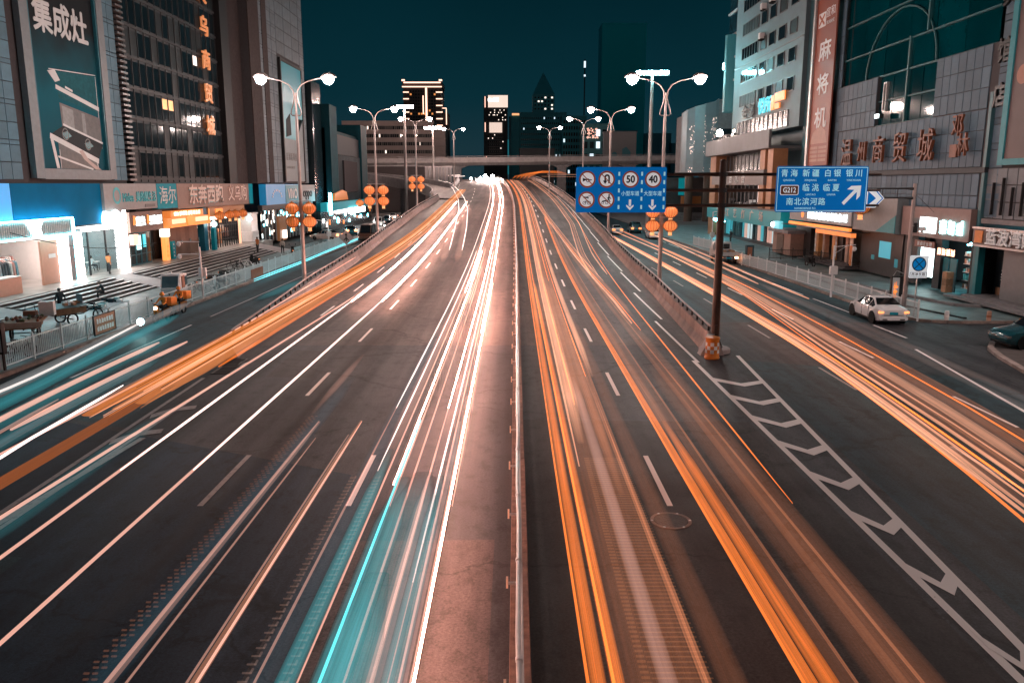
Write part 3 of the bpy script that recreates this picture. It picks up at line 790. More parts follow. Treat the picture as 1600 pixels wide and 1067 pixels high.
for i, (c_, p_) in enumerate((('临 洮', 'LINTAO'), ('临 夏', 'LINXIA'))):
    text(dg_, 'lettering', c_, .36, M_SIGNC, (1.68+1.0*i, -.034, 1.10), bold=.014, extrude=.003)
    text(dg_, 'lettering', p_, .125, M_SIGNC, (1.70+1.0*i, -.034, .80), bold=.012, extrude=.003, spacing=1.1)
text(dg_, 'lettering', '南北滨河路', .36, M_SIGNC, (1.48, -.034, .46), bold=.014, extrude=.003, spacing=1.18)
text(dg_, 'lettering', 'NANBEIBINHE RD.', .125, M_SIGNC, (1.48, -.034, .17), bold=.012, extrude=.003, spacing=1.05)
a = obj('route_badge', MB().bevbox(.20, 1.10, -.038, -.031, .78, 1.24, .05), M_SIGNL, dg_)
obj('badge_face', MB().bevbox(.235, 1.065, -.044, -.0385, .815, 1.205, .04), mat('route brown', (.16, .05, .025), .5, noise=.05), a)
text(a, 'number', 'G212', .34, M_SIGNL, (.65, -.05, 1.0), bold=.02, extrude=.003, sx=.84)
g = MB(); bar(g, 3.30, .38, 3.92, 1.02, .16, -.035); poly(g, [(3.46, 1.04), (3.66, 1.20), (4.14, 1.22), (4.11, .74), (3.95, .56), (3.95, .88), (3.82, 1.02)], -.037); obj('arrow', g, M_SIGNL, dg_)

# right pole with truss arm, arrow parking sign and no stopping sign
rp = thing('sign_pole', 'grey pole with truss arm and small fittings beside the right fence', 'sign pole', (24.05, 49.0, .13))
obj('pole', MB().tube([(0, 0, -.1), (0, 0, 3.5), (0, 0, 7.9)], [.15, .13, .10], 12), M_POLE, rp, smooth=True)
for z in (7.05, 7.6): obj('arm', MB().tube([(-.08, 0, z), (-.6, 0, z+.02), (-6.2, 0, z)], [.09, .05, .035], 8), M_DARK, rp)
for x in (-1.0, -1.9, -2.8, -3.7, -4.6): obj('truss_bar', MB().tube([(x, 0, 7.07), (x, 0, 7.58)], .025, 6), M_DARK, rp)
obj('stay', MB().tube([(.05, 0, 7.3), (1.6, .6, 6.2)], .012, 5), M_DARK, rp)
cm = obj('camera_arm', MB().tube([(0, -.1, 5.4), (.7, -.1, 5.45)], .03, 6), M_STEEL, rp); obj('camera', MB().bevbox(.4, .8, -.25, .0, 5.1, 5.35, .05).lathe([(.12, 4.9), (.14, 5.0), (.06, 5.1)], 10, (.6, -.12, 0)), M_WHITE, cm)
obj('signal_box', MB().bevbox(.12, .3, -.15, .1, 5.0, 5.6, .03), M_DARK, rp)
pk = thing('traffic_sign', 'arrow shaped blue parking sign sticking out behind the direction sign', 'road sign', (20.75, 48.85, 6.62))
def hexp(k): return [(-1.0+k, k), (.95-k*.4, k), (1.45-k*1.25, .55), (.95-k*.4, 1.1-k), (-1.0+k, 1.1-k)]
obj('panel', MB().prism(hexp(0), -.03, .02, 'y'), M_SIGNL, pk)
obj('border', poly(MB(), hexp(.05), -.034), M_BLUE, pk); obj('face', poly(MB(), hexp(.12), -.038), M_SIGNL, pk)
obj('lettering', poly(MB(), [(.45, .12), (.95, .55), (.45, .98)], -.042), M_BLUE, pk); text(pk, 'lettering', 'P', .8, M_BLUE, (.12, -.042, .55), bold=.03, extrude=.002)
ns = thing('traffic_sign', 'no stopping sign with crossed blue roundel and street name plate', 'road sign', (24.35, 48.3, .13))
obj('post', MB().tube([(0, 0, -.1), (0, 0, 2.4)], .045, 8), M_STEEL, ns, smooth=True)
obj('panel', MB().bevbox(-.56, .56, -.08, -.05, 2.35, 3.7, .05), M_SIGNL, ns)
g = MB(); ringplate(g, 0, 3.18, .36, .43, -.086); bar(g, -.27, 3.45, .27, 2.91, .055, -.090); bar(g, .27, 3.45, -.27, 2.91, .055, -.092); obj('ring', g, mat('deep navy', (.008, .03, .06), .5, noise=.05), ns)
obj('roundel', disc(MB(), 0, 3.18, .37, -.084), mat('bright blue', (.0, .17, .46), .4, noise=.05, glow=.4), ns)  # roundel glow put in for reflected headlights
pl = obj('name_plate', MB().box(-.5, .5, -.083, -.0805, 2.42, 2.70), M_INK, ns); obj('plate_face', MB().box(-.475, .475, -.087, -.0835, 2.44, 2.68), M_SIGNL, pl)
text(pl, 'lettering', '西津东路', .20, M_INK, (0, -.09, 2.56), bold=.012, extrude=.002, spacing=1.1)
# small camera masts
def cam_mast(label, x, y, z, rz, arms, box=True, h=3.6):
    t = thing('camera_mast', label, 'camera mast', (x, y, z), rz)
    obj('pole', MB().tube([(0, 0, -.1), (0, 0, h)], [.075, .06], 10), M_WHITE, t, smooth=True)
    for k, zz in enumerate(arms):
        a = obj('arm', MB().tube([(0, 0, zz), (1.5, 0, zz + (.15 if len(arms) == 1 else 0))], .03, 6), M_WHITE, t)
        obj('camera', MB().lathe([(.04, zz+.02), (.13, zz-.04), (.15, zz-.18), (.09, zz-.30), (.02, zz-.34)], 10, (1.42, 0, 0)), M_WHITE, a, smooth=True)
    if len(arms) == 1: obj('brace', MB().tube([(0, 0, arms[0]-.5), (.9, 0, arms[0]+.08)], .022, 6), M_WHITE, t)
    if box: obj('cabinet', MB().bevbox(-.28, .24, -.30, -.06, 1.55, 2.15, .03), M_WHITE, t)
    return t
cam_mast('white camera mast with two arms by the left railing near the cargo trike', -21.62, 56.0, .15, PI, [3.95, 3.1])
cam_mast('white camera mast with one arm behind the right railing', 22.95, 57.6, .13, 0, [3.5])
cam_mast('distant white camera mast by the left railing', -22.6, 100, .15, PI, [3.4])
cam_mast('distant white camera mast beside the orange fence boards on the right', 24.4, 99, .1, 0, [4.6], True, 4.6)

# ------------------------------------------------------------------ railings
def railing(name, label, pts, panel, h, m, z, skip=()):
    t = thing(name, label, 'railing', (0, 0, 0))
    pm_ = MB().box(-.04, .04, -.04, .04, 0, h+.12).lathe([(.05, h+.12), (.055, h+.17), (.02, h+.22)], 8).mesh('post', m)
    i = 0
    for (ax, ay), (bx, by) in zip(pts, pts[1:]):
        d = Vector((bx-ax, by-ay)); L = d.length; n = max(1, int(round(L/panel))); d /= n
        rz = math.atan2(d.y, d.x); w = d.length
        rm = MB().box(.05, w-.05, -.02, .02, h-.03, h+.02).box(.05, w-.05, -.02, .02, .12, .17).mesh('rails', m)
        pk_ = MB(); q = max(6, int(w/.14))
        for k in range(1, q): pk_.box(w*k/q-.014, w*k/q+.014, -.010, .010, .171, h+.06 if k % 1 == 0 else h)
        pkm = pk_.mesh('pickets', m)
        for k in range(n):
            i += 1
            x, y = ax+d.x*k, ay+d.y*k
            inst('post', pm_, t, (x, y, z), rz)
            if i in skip: continue
            inst('rails', rm, t, (x, y, z), rz)
            o = inst('pickets', pkm, t, (x, y, z), rz); o['kind'] = 'stuff'
        if (bx, by) == pts[-1]: inst('post', pm_, t, (bx, by, z), rz)
    return t
railing('street_railing', 'pale metal railing along the left kerb in front of the stairs', [(-21.9, 33.8), (-21.9, 48), (-21.9, 66), (-22.1, 84), (-22.6, 112)], 2.35, 1.05, M_FENCE, .15)
railing('street_railing', 'white metal railing along the right sidewalk behind the white car', [(24.1, 47.3), (24.05, 60), (23.0, 83.5)], 2.3, 1.1, M_WHITE, .0)
railing('street_railing', 'white railing between the side street and the distant right plaza', [(25.0, 97), (24.2, 108)], 2.4, 1.1, M_WHITE, .0)
railing('stair_railing', 'dark handrail in front of the brown kiosk on the right', [(26.9, 84.5), (30.2, 83.4), (31.3, 79.6)], 1.2, 1.0, M_DARK, .3)
# boards fixed to the railings
def fence_board(label, x, y, z, w, h, rz, m, txt=None, frame=None):
    t = thing('fence_board', label, 'notice board', (x, y, z), rz)
    obj('panel', MB().box(-w/2, w/2, -.05, -.01, 0, h), m, t)
    if frame: obj('frame', MB().box(-w/2-.05, w/2+.05, -.07, .0, h, h+.05).box(-w/2-.05, w/2+.05, -.07, .0, -.05, 0).box(-w/2-.05, -w/2, -.07, .0, 0, h).box(w/2, w/2+.05, -.07, .0, 0, h), frame, t)
    if txt:
        rnd = random.Random(5)
        for k in range(2): obj('lettering', strokes(MB(), -w*.4, w*.42, -.052, h*(.55-.42*k), h*(.85-.42*k), 7, rnd, .006), M_SIGNW, t)
    return t
M_BOARD = mat('rust orange board', (.30, .12, .07), .6, noise=.15)
fence_board('brown notice board with white lettering on the left railing', -21.70, 42.3, .3, 2.2, .95, PI/2, M_BOARD, True, M_DARK)
fence_board('plain rust brown board on the left railing behind the lamp pole', -21.75, 68.6, .25, 3.2, .75, PI/2, M_BOARD)
fence_board('orange board with white lettering on the right railing by the white car', 23.92, 50.9, .25, 1.9, .75, -PI/2, mat('orange board', (.48, .16, .05), .6, noise=.1), True, M_WHITE)
fb = thing('board_fence', 'long low rust brown hoarding on white feet beside the side street', 'hoarding', (0, 0, 0))
for k in range(5):
    x, y = 24.4 - .25*k, 96 - 3.0*k
    rz = math.atan2(-3.0, -.25)
    obj('board', MB().box(.03, 2.95, -.03, .03, .25, 1.05), M_BOARD, fb, (x, y, 0), None, False, rz)
    obj('foot', MB().bevbox(-.18, .18, -.25, .25, 0, .24, .05), M_WHITE, fb, (x, y, 0), None, False, rz)
# ================================================================== LEFT SIDE
# local frame of the left facades: x runs along the street (world Y), -y points at the street, z up
XF = -33.5
M_TILE = mat('grey wall tile', (0.085, 0.185, 0.25), 0.65, noise=0.20, scale=.7)
M_TILEB = mat('wall backing', (0.05, 0.05, 0.055), 0.8, noise=0.1)
M_SPAN = mat('curtain wall spandrel', (0.028, 0.036, 0.042), 0.6, noise=0.15, scale=.5)
M_PANE = mat('night window glass', (0.009, 0.018, 0.023), 0.06, noise=0.3, scale=.4, spec=0.4)
M_PANEB = mat('curtained window', (0.016, 0.023, 0.027), 0.5, noise=0.3, scale=.8, spec=.10)
M_GOLD = emat('gold sign letters', (1.0, .33, .12), .42, False, (.5, .25, .1))
M_NEONW = emat('white light strip', (1.0, .86, .81), 22.0, True)
M_ROOMLAMP = emat('room lamp', (1.0, .80, .72), 34.0, True)
M_NEONC = emat('cyan light strip', (.20, .88, 1.0), 24.0, True)
M_NEONO = emat('orange light strip', (1.0, .25, .04), 1.4, True)
M_LED = emat('lit letters', (.85, 1.0, 1.0), 6.0, False)
M_LEDO = emat('lit orange letters', (1.0, .26, .05), 1.3, False)
M_LEDW = emat('lit warm letters', (1.0, .80, .66), 4.0, False)
M_ROOMW = mat('white room', (.70, .66, .64), .6, noise=.05)
M_ROOMC = mat('teal room wall', (.06, .42, .50), .6, noise=.1)

def clear_mat():
    m = bpy.data.materials.new('clear pane'); m.use_nodes = True
    nt = m.node_tree; nt.nodes.remove(nt.nodes['Principled BSDF'])
    mx = nt.nodes.new('ShaderNodeMixShader'); tr = nt.nodes.new('ShaderNodeBsdfTransparent'); gl_ = nt.nodes.new('ShaderNodeBsdfGlossy')
    tr.inputs[0].default_value = (.86, .92, .93, 1); gl_.inputs['Roughness'].default_value = .05; mx.inputs[0].default_value = .06
    nt.links.new(tr.outputs[0], mx.inputs[1]); nt.links.new(gl_.outputs[0], mx.inputs[2]); nt.links.new(mx.outputs[0], nt.nodes['Material Output'].inputs[0])
    return m
M_CLEAR = clear_mat()
# plaza and stairs
slab('plaza', [(-60, 20), (-31.3, 20), (-31.3, 106), (-60, 106)], -.05, .90, M_PLAZA)
M_TREAD = mat('white nosing', (.52, .49, .48), .5, noise=.15, scale=1.5)
M_RISER = mat('dark stair stone', (.045, .038, .040), .55, noise=.25, scale=1.5)
for (y0, y1, lab) in ((30, 45.2, 'dark stone stairs with pale nosings at the left edge of the plaza'), (47.8, 62.2, 'dark stone stairs with pale nosings before the restaurant'), (65.6, 95.0, 'long dark stone stairs with pale nosings before the lantern shop')):
    st = thing('stairs', lab, 'stairs', (0, 0, 0))
    n = 6; rise = .75 / n; run = (31.29 - 27.55) / n
    for k in range(n):
        x1 = -27.55 - run*k
        s_ = obj('step', MB().box(-31.29, x1, y0, y1, .15 + rise*k + (.001 if k else 0), .15 + rise*(k+1) - .018), M_RISER, st)
        obj('nosing', MB().box(x1 - .17, x1 + .015, y0, y1, .15 + rise*(k+1) - .017, .15 + rise*(k+1)), M_TREAD, s_)
for (y0, y1) in ((45.22, 47.78), (62.22, 65.58), (95.02, 99.5)):
    g = MB(); g.add([(-27.2, y0, .15), (-27.2, y1, .15), (-31.3, y1, .905), (-31.3, y0, .905), (-27.2, y0, .1), (-27.2, y1, .1), (-31.3, y1, .1), (-31.3, y0, .1)], [(0,1,2,3),(4,7,6,5),(0,4,5,1),(1,5,6,2),(2,6,7,3),(3,7,4,0)])
    struct('ramp', g, M_CONC_L)

# --- building A: tiled wall over the blue fascia
A = thing('tiled_building', 'grey tile clad shop building with a tall framed poster at the left edge', 'building', (XF, 0, 0), PI/2)
# shop bays are hollow up to z 5.5, so the mass starts above
obj('wall', MB().box(34, 71.6, .06, 16, 5.5, 42), M_TILEB, A)
obj('rear_wall', MB().box(34, 71.6, 6.0, 16, .9, 5.49), M_TILEB, A)
tm = {}
def tile(parent, name, x0, x1, z0, z1, m, d=.05, y=0.0):
    key = (round(x1-x0, 3), round(z1-z0, 3), m.name, d)
    if key not in tm:
        w, h = x1-x0-.03, z1-z0-.03
        tm[key] = MB().add([(0,0,0),(w,0,0),(w,0,h),(0,0,h),(.02,-d,.02),(w-.02,-d,.02),(w-.02,-d,h-.02),(.02,-d,h-.02)], [(0,1,5,4),(1,2,6,5),(2,3,7,6),(3,0,4,7),(4,5,6,7)]).mesh(name, m)
    return inst(name, tm[key], parent, (x0+.015, y + random.uniform(-.004, .004), z0+.015))
z = 8.3; rows = []
while z < 28:
    rows += [(z, z+1.15), (z+1.15, z+2.3), (z+2.3, z+2.62)]; z += 2.62
for (z0, z1) in rows:
    x = 47.0
    while x < 71.5:
        if not (x + 1.1 > 57.2 and x < 68.95): tile(A, 'wall_tile', x, x+1.17, z0, z1, M_TILE)
        x += 1.17
# louvred corner strip
for k in range(46): obj('louvre', MB().box(71.62, 72.9, -.28, .3, 8.3+.45*k, 8.48+.45*k), mat('louvre', (.13, .12, .12), .4, .3, noise=.2), A)
def poster_mat():
    m = bpy.data.materials.new('poster teal print'); m.use_nodes = True; nt = m.node_tree; b_ = nt.nodes['Principled BSDF']
    tc_ = nt.nodes.new('ShaderNodeTexCoord'); sp_ = nt.nodes.new('ShaderNodeSeparateXYZ'); nt.links.new(tc_.outputs['Object'], sp_.inputs[0])
    n_ = nt.nodes.new('ShaderNodeTexNoise'); n_.inputs['Scale'].default_value = .3; nt.links.new(tc_.outputs['Object'], n_.inputs['Vector'])
    ma = nt.nodes.new('ShaderNodeMath'); ma.operation = 'MULTIPLY_ADD'; ma.inputs[1].default_value = 4.0; nt.links.new(n_.outputs['Fac'], ma.inputs[0]); nt.links.new(sp_.outputs['Z'], ma.inputs[2])
    mr_ = nt.nodes.new('ShaderNodeMapRange'); mr_.inputs['From Min'].default_value = 10.5; mr_.inputs['From Max'].default_value = 21.5; nt.links.new(ma.outputs[0], mr_.inputs['Value'])
    r_ = nt.nodes.new('ShaderNodeValToRGB'); r_.color_ramp.elements[0].color = (.004, .06, .09, 1); r_.color_ramp.elements[1].color = (.010, .014, .018, 1)
    e_ = r_.color_ramp.elements.new(.55); e_.color = (.002, .105, .15, 1)
    nt.links.new(mr_.outputs[0], r_.inputs[0]); nt.links.new(r_.outputs[0], b_.inputs['Base Color'])
    b_.inputs['Roughness'].default_value = .7; b_.inputs['Specular IOR Level'].default_value = .1
    return m
# framed poster
P = thing('poster', 'tall framed kitchen stove advert with white characters on dark teal', 'billboard', (XF, 0, 0), PI/2)
FR = mat('poster frame', (.17, .20, .22), .5, noise=.1)
obj('frame', MB().box(57.3, 58.3, -.45, -.02, 8.4, 27).box(67.9, 68.9, -.45, -.02, 8.4, 27).box(58.31, 67.89, -.45, -.02, 8.35, 9.1), FR, P)
obj('frame_edge', MB().box(58.31, 58.5, -.40, -.1, 9.11, 27).box(67.7, 67.89, -.40, -.1, 9.11, 27), mat('teal edge', (.02, .12, .16), .4, noise=.1), P)
obj('sheet', MB().box(58.51, 67.69, -.18, -.12, 9.11, 27), poster_mat(), P)
obj('sheet_top', MB().box(58.51, 67.69, -.186, -.181, 22.4, 27), mat('poster black', (.014, .013, .016), .7, noise=.2, scale=.3, spec=.1), P)
M_PW = mat('poster white print', (.55, .60, .62), .5, noise=.05)
M_PG = mat('poster grey print', (.15, .16, .165), .7, noise=.15)
M_PD = mat('poster dark print', (.012, .02, .026), .7, noise=.15)
text(P, 'lettering', '集成灶', 2.55, M_PW, (63.0, -.20, 19.6), bold=.025, extrude=.01, sx=.98)
text(P, 'lettering', '专', 4.6, M_PW, (64.6, -.20, 24.9), bold=.03, extrude=.01, sx=1.0)
g = MB(); poly(g, [(60.4, 16.0), (67.3, 16.4), (67.3, 13.6), (61.6, 14.2), (61.4, 15.3)], -.19); obj('hood_print', g, mat('hood glass print', (.012, .11, .14), .7, noise=.2, spec=.1), P)
g = MB(); poly(g, [(60.4, 16.0), (61.4, 16.2), (62.0, 15.5), (61.3, 15.3)], -.194); bar(g, 61.3, 15.0, 67.4, 13.9, .32, -.194); obj('hood_edge_print', g, M_PW, P)
g = MB(); poly(g, [(61.6, 13.9), (67.4, 13.2), (67.4, 10.8), (61.7, 12.0)], -.19); obj('splashback_print', g, M_PG, P)
g = MB(); poly(g, [(59.9, 11.5), (61.9, 12.3), (67.5, 11.2), (66.6, 9.9)], -.194); obj('worktop_print', g, M_PD, P)
g = MB(); bar(g, 59.9, 11.45, 66.6, 9.8, .40, -.198); bar(g, 61.8, 12.35, 67.5, 11.25, .16, -.198); poly(g, [(59.9, 11.3), (60.3, 11.2), (60.8, 9.15), (60.4, 9.15)], -.197); bar(g, 60.7, 10.0, 65.6, 9.15, .14, -.199); obj('counter_print', g, M_PW, P)
g = MB(); poly(g, [(61.9, 13.7), (63.4, 13.5), (63.4, 12.0), (61.9, 12.25)], -.192); poly(g, [(64.6, 13.4), (65.1, 13.35), (65.1, 11.6), (64.6, 11.7)], -.192); obj('tile_print', g, mat('poster light grey', (.26, .29, .30), .6, noise=.2), P)
g = MB(); bar(g, 60.6, 16.15, 67.3, 16.5, .06, -.196); bar(g, 67.25, 16.4, 67.25, 13.2, .07, -.196); bar(g, 62.6, 15.1, 63.6, 14.9, .16, -.197); bar(g, 61.0, 10.5, 61.0, 9.13, .06, -.198); bar(g, 66.2, 9.9, 66.5, 9.13, .08, -.198); obj('line_print', g, M_PW, P)
for cx, cz in ((62.0, 11.65), (65.15, 11.05)):
    g = MB(); ringplate(g, cx, cz, .36, .46, -.204, 18); ringplate(g, cx, cz, .14, .20, -.2045, 14); obj('hob_ring_print', g, M_PG, P)
g = MB()
for cx, cz in ((62.1, 11.6), (65.2, 11.0)): poly(g, [(cx-.6, cz+.1), (cx+.2, cz+.3), (cx+.75, cz-.05), (cx-.1, cz-.3)], -.202)
obj('burner_print', g, mat('pan print', (.10, .26, .30), .4, noise=.2), P)
g = MB(); poly(g, [(63.7, 10.5), (64.2, 10.6), (65.0, 9.9), (66.9, 9.13), (66.0, 9.13), (64.3, 9.9)], -.206); obj('hand_print', g, mat('hand print', (.40, .34, .32), .5, noise=.05), P)
g = MB(); poly(g, [(60.9, 11.0), (66.5, 9.62), (66.5, 9.13), (60.95, 9.13)], -.195); obj('cupboard_print', g, M_PG, P)

# --- fascia boards above the shops
def fascia(name, label, u0, u1, z0, z1, m, d=.55, letters=(), back=True):
    t = thing(name, label, 'shop sign', (XF, 0, 0), PI/2)
    obj('board', MB().box(u0+.015, u1-.015, -d, -.02, z0, z1), m, t)
    return t
M_FBLUE = mat('deep blue fascia', (.0, .12, .26), .7, noise=.12, scale=.4, spec=.05)
M_FGREY = mat('pale grey fascia', (.24, .26, .27), .45, noise=.08)
M_FBEIGE = mat('taupe fascia', (.22, .15, .125), .5, noise=.1)
M_FTEAL = mat('teal fascia', (.002, .26, .35), .6, noise=.12, spec=.15)
M_TEALL = mat('teal letters', (.03, .34, .40), .45, noise=.1)
M_BEIGEL = mat('cream letters', (.58, .48, .44), .5, noise=.06)
t = fascia('shop_sign', 'plain deep blue fascia over the bright clothes shop', 54.2, 66.1, 4.9, 8.05, M_FBLUE, .35)
t = fascia('shop_sign', 'blue fascia end panel with cyan light painted in as glow', 40, 54.15, 4.9, 8.05, emat('blue panel painted glow', (.0, .30, .75), .8, False, (.01, .2, .4)), .36)  # cyan shop light on this end put in as emission
t = fascia('shop_sign', 'pale grey fascia with teal ring logo and teal characters', 66.15, 76.0, 5.85, 8.05, M_FGREY)
g = MB(); ringplate(g, 68.3, 7.05, .48, .70, -.57, 24); obj('ring_logo', g, M_TEALL, t)
text(t, 'lettering', 'Midea', 1.0, M_TEALL, (70.25, -.58, 6.85), bold=.02, extrude=.03, sx=.82)
text(t, 'lettering', '美的慧生活', .92, M_TEALL, (73.75, -.58, 6.85), bold=.025, extrude=.03, sx=.88)
obj('small_plate', MB().box(73.4, 75.4, -.6, -.56, 5.98, 6.25), M_PG, t)
t = fascia('shop_sign', 'teal fascia with white brush written characters', 76.05, 80.6, 5.72, 8.05, M_FTEAL)
text(t, 'lettering', '海尔', 1.75, M_PW, (78.4, -.58, 6.85), bold=.0, extrude=.02, sx=1.1)
t = fascia('shop_sign', 'taupe fascia with large cream characters', 80.65, 102.6, 5.6, 8.05, M_FBEIGE)
text(t, 'lettering', '东奔西跑', 2.05, M_BEIGEL, (88.3, -.60, 6.82), bold=.025, extrude=.06, sx=1.22)
text(t, 'lettering', '东奔西跑', 2.05, M_TEALL, (88.42, -.565, 6.74), bold=.025, extrude=.02, sx=1.22)
text(t, 'lettering', '义乌购', 1.9, M_BEIGEL, (98.2, -.60, 6.85), bold=.012, extrude=.05, sx=1.18)
obj('end_panel', MB().box(102.61, 104.2, -.56, -.02, 5.6, 8.05), M_FTEAL, t)

# --- clothes shop (open bay)
S1 = thing('shopfront', 'dazzling clothes shop with garment racks and a corrugated lit canopy', 'shop', (XF, 0, .9), PI/2)
obj('back_wall', MB().box(46, 61.2, 5.6, 5.9, 0, 4.5), M_ROOMW, S1)
obj('side_wall', MB().box(45.8, 46, 0, 5.9, 0, 4.5), M_ROOMW, S1); obj('side_wall', MB().box(61.22, 61.4, .3, 5.9, 0, 4.5), M_ROOMW, S1)
obj('ceiling', MB().box(46.01, 61.2, .1, 5.59, 4.0, 4.2), M_ROOMW, S1)
for k in range(4): obj('ceiling_lamp', MB().box(47+3.4*k, 49.6+3.4*k, 1.2, 1.5, 3.9, 3.985), M_ROOMLAMP, S1)
cn = obj('canopy', MB().box(43, 60.6, -.75, .02, 3.55, 4.62), mat('canopy sheet', (.30, .36, .37), .4, .3, noise=.1), S1)
g = MB()
for k in range(74): g.box(43.1+.235*k, 43.2+.235*k, -.80, -.755, 3.62, 4.55)
o = obj('ridges', g, mat('canopy ridge', (.42, .48, .49), .35, .3, noise=.1), cn); o['kind'] = 'stuff'
obj('light_strip', MB().box(43, 60.65, -.86, -.76, 4.625, 4.72).box(60.61, 60.70, -.86, -.1, 3.5, 4.62).box(43, 60.65, -.86, -.76, 3.44, 3.52), M_NEONC, cn)
g = MB(); g.prism([(54.6, 4.6), (56.6, 4.6), (56.2, 4.1), (56.4, 3.6), (55.4, 3.6), (55.0, 4.15)], -.92, -.82, 'y'); obj('lit_emblem', g, M_LED, cn)
obj('partition', MB().box(57.4, 59.6, -.05, .1, 0, 3.1), mat('salmon board', (.55, .28, .20), .5, noise=.05), S1)
obj('notice', MB().box(58.3, 59.2, -.065, -.055, 1.85, 2.15), M_ROOMW, S1)
obj('pillar', MB().box(59.9, 60.5, -.2, .2, 0, 3.4), M_NEONW, S1)
obj('pillar', MB().box(60.7, 61.4, -.3, .29, 0, 3.4), mat('grey pillar', (.25, .25, .26), .4, noise=.1), S1)
obj('light_strip', MB().box(61.6, 61.85, -.3, -.1, 0, 3.6), M_NEONC, S1)
obj('light_strip', MB().box(62.3, 62.6, -.3, -.1, 0, 3.5), M_NEONW, S1)
cl = [(.6, .6, .62), (.30, .32, .34), (.06, .07, .08), (.55, .52, .5), (.12, .28, .34), (.5, .25, .22)]
cm_ = [mat('garment %d' % i, c, .8, noise=.2) for i, c in enumerate(cl)]
for (u, w, nm) in ((55.4, 1.3, 'garment rack at the far left of the clothes shop'), (56.9, 2.6, 'garment rack in the middle of the clothes shop'), (59.4, 4.0, 'garment rack deeper inside the clothes shop')):
    rk = thing('garment_rack', nm, 'clothes rack', (XF - w, u, .9), PI/2)
    obj('frame', MB().tube([(-1.1, 0, 0), (-1.1, 0, 1.9), (1.1, 0, 1.9), (1.1, 0, 0)], .03, 6).tube([(-1.1, 0, .25), (1.1, 0, .25)], .025, 6), M_CHROME, rk)
    for k in range(7):
        x = -.95 + .31*k; hh = random.uniform(.9, 1.25)
        obj('garment', MB().loft([[(x+sx*wx, sy*.22*wy, zz) for sx, sy in ((-1, -1), (1, -1), (1, 1), (-1, 1))] for zz, wx, wy in ((1.86, .02, .1), (1.78, .06, .9), (1.5, .08, 1.0), (1.86-hh, .11, 1.15))]), random.choice(cm_), rk)
sw_ = thing('wall_shelf', 'white wall shelves with folded clothes at the back of the clothes shop', 'shelf', (XF - 5.4, 58.6, .9), PI/2)
for k in range(4):
    s__ = obj('board', MB().box(-2.2, 2.2, -.4, 0, .7+.6*k, .75+.6*k), M_WOOD, sw_)
    for j in range(9): obj('folded_garment', MB().box(-2.1+.47*j, -1.75+.47*j, -.36, -.04, .751+.6*k, .85+.6*k+random.uniform(.02, .25)), random.choice(cm_), s__)
bx = thing('counter', 'peach shop counter at the clothes shop entrance by the picture edge', 'counter', (XF + .5, 52.2, .9), PI/2)
obj('body', MB().bevbox(-1.2, 1.2, -.4, .4, 0, 1.1, .04), mat('peach counter', (.6, .32, .24), .5, noise=.05), bx); obj('worktop', MB().box(-1.25, 1.25, -.45, .45, 1.101, 1.15), M_ROOMW, bx)

# --- restaurant
S2 = thing('shopfront', 'glass fronted restaurant with orange frieze and bright round lit sign', 'restaurant', (XF, 0, .9), PI/2)
obj('back_wall', MB().box(61.45, 70.0, 5.0, 5.3, 0, 4.5), M_ROOMC, S2)
obj('side_wall', MB().box(69.1, 70.0, .1, 4.99, 0, 4.5), M_FGREY, S2)
obj('frieze', MB().box(62.7, 69.0, 4.6, 4.98, 2.5, 3.5), mat('orange frieze', (.6, .26, .12), .5, noise=.1), S2)
obj('ceiling', MB().box(61.45, 69.0, .1, 4.9, 3.7, 3.85), M_ROOMW, S2)
obj('ceiling_lamp', MB().box(63, 68.5, 1.8, 2.1, 3.6, 3.69), M_ROOMLAMP, S2)
obj('ceiling_lamp', MB().box(63, 68.5, 3.4, 3.6, 3.6, 3.69), M_NEONC, S2)
for u in (64.0, 66.8): obj('mullion', MB().box(u-.05, u+.05, -.05, .08, 0, 3.4), M_DARK, S2)
obj('light_strip', MB().box(62.8, 69.3, -.45, -.2, 3.5, 3.72), M_NEONW, S2)
obj('lit_sign', MB().lathe([(.62, -.2), (.75, 0), (.62, .2)], 16, (67.4, -.75, 4.3), 'y').prism([(65.4, 3.75), (66.4, 3.75), (66.5, 4.3), (66.3, 4.9), (65.6, 4.95), (65.3, 4.4)], -.9, -.6, 'y'), M_LED, S2)
obj('light_strip', MB().box(69.2, 69.4, -.35, -.15, 0, 3.6), M_NEONW, S2)
obj('light_strip', MB().box(69.8, 70.0, -.35, -.15, 0, 4.9), M_NEONW, S2)
obj('glass', MB().box(62.75, 69.05, .0, .02, .05, 3.45), M_CLEAR, S2)
def table(u, w, label):
    t = thing('table', label, 'table', (XF - w, u, .9), PI/2)
    obj('top', MB().bevbox(-.6, .6, -.35, .35, .70, .75, .01), M_ROOMW, t)
    for sx in (-1, 1):
        for sy in (-1, 1): obj('leg', MB().box(sx*.55-.02, sx*.55+.02, sy*.3-.02, sy*.3+.02, 0, .70), M_DARK, t)
def chair(u, w, label, m, rz=0):
    t = thing('chair', label, 'chair', (XF - w, u, .9), PI/2 + rz)
    obj('seat', MB().bevbox(-.2, .2, -.2, .2, .42, .46, .01), m, t); obj('backrest', MB().box(-.2, .2, .16, .2, .461, .95), m, t)
    for sx in (-1, 1):
        for sy in (-1, 1): obj('leg', MB().box(sx*.17-.015, sx*.17+.015, sy*.17-.015, sy*.17+.015, 0, .42), M_DARK, t)
obj('menu_board', MB().box(63.2, 65.6, 4.9, 4.97, 1.3, 2.4), M_PD, S2); obj('menu_board', MB().box(66.6, 68.4, 4.9, 4.97, 1.3, 2.4), emat('cyan menu', (.1, .8, .9), 1.2, False), S2)
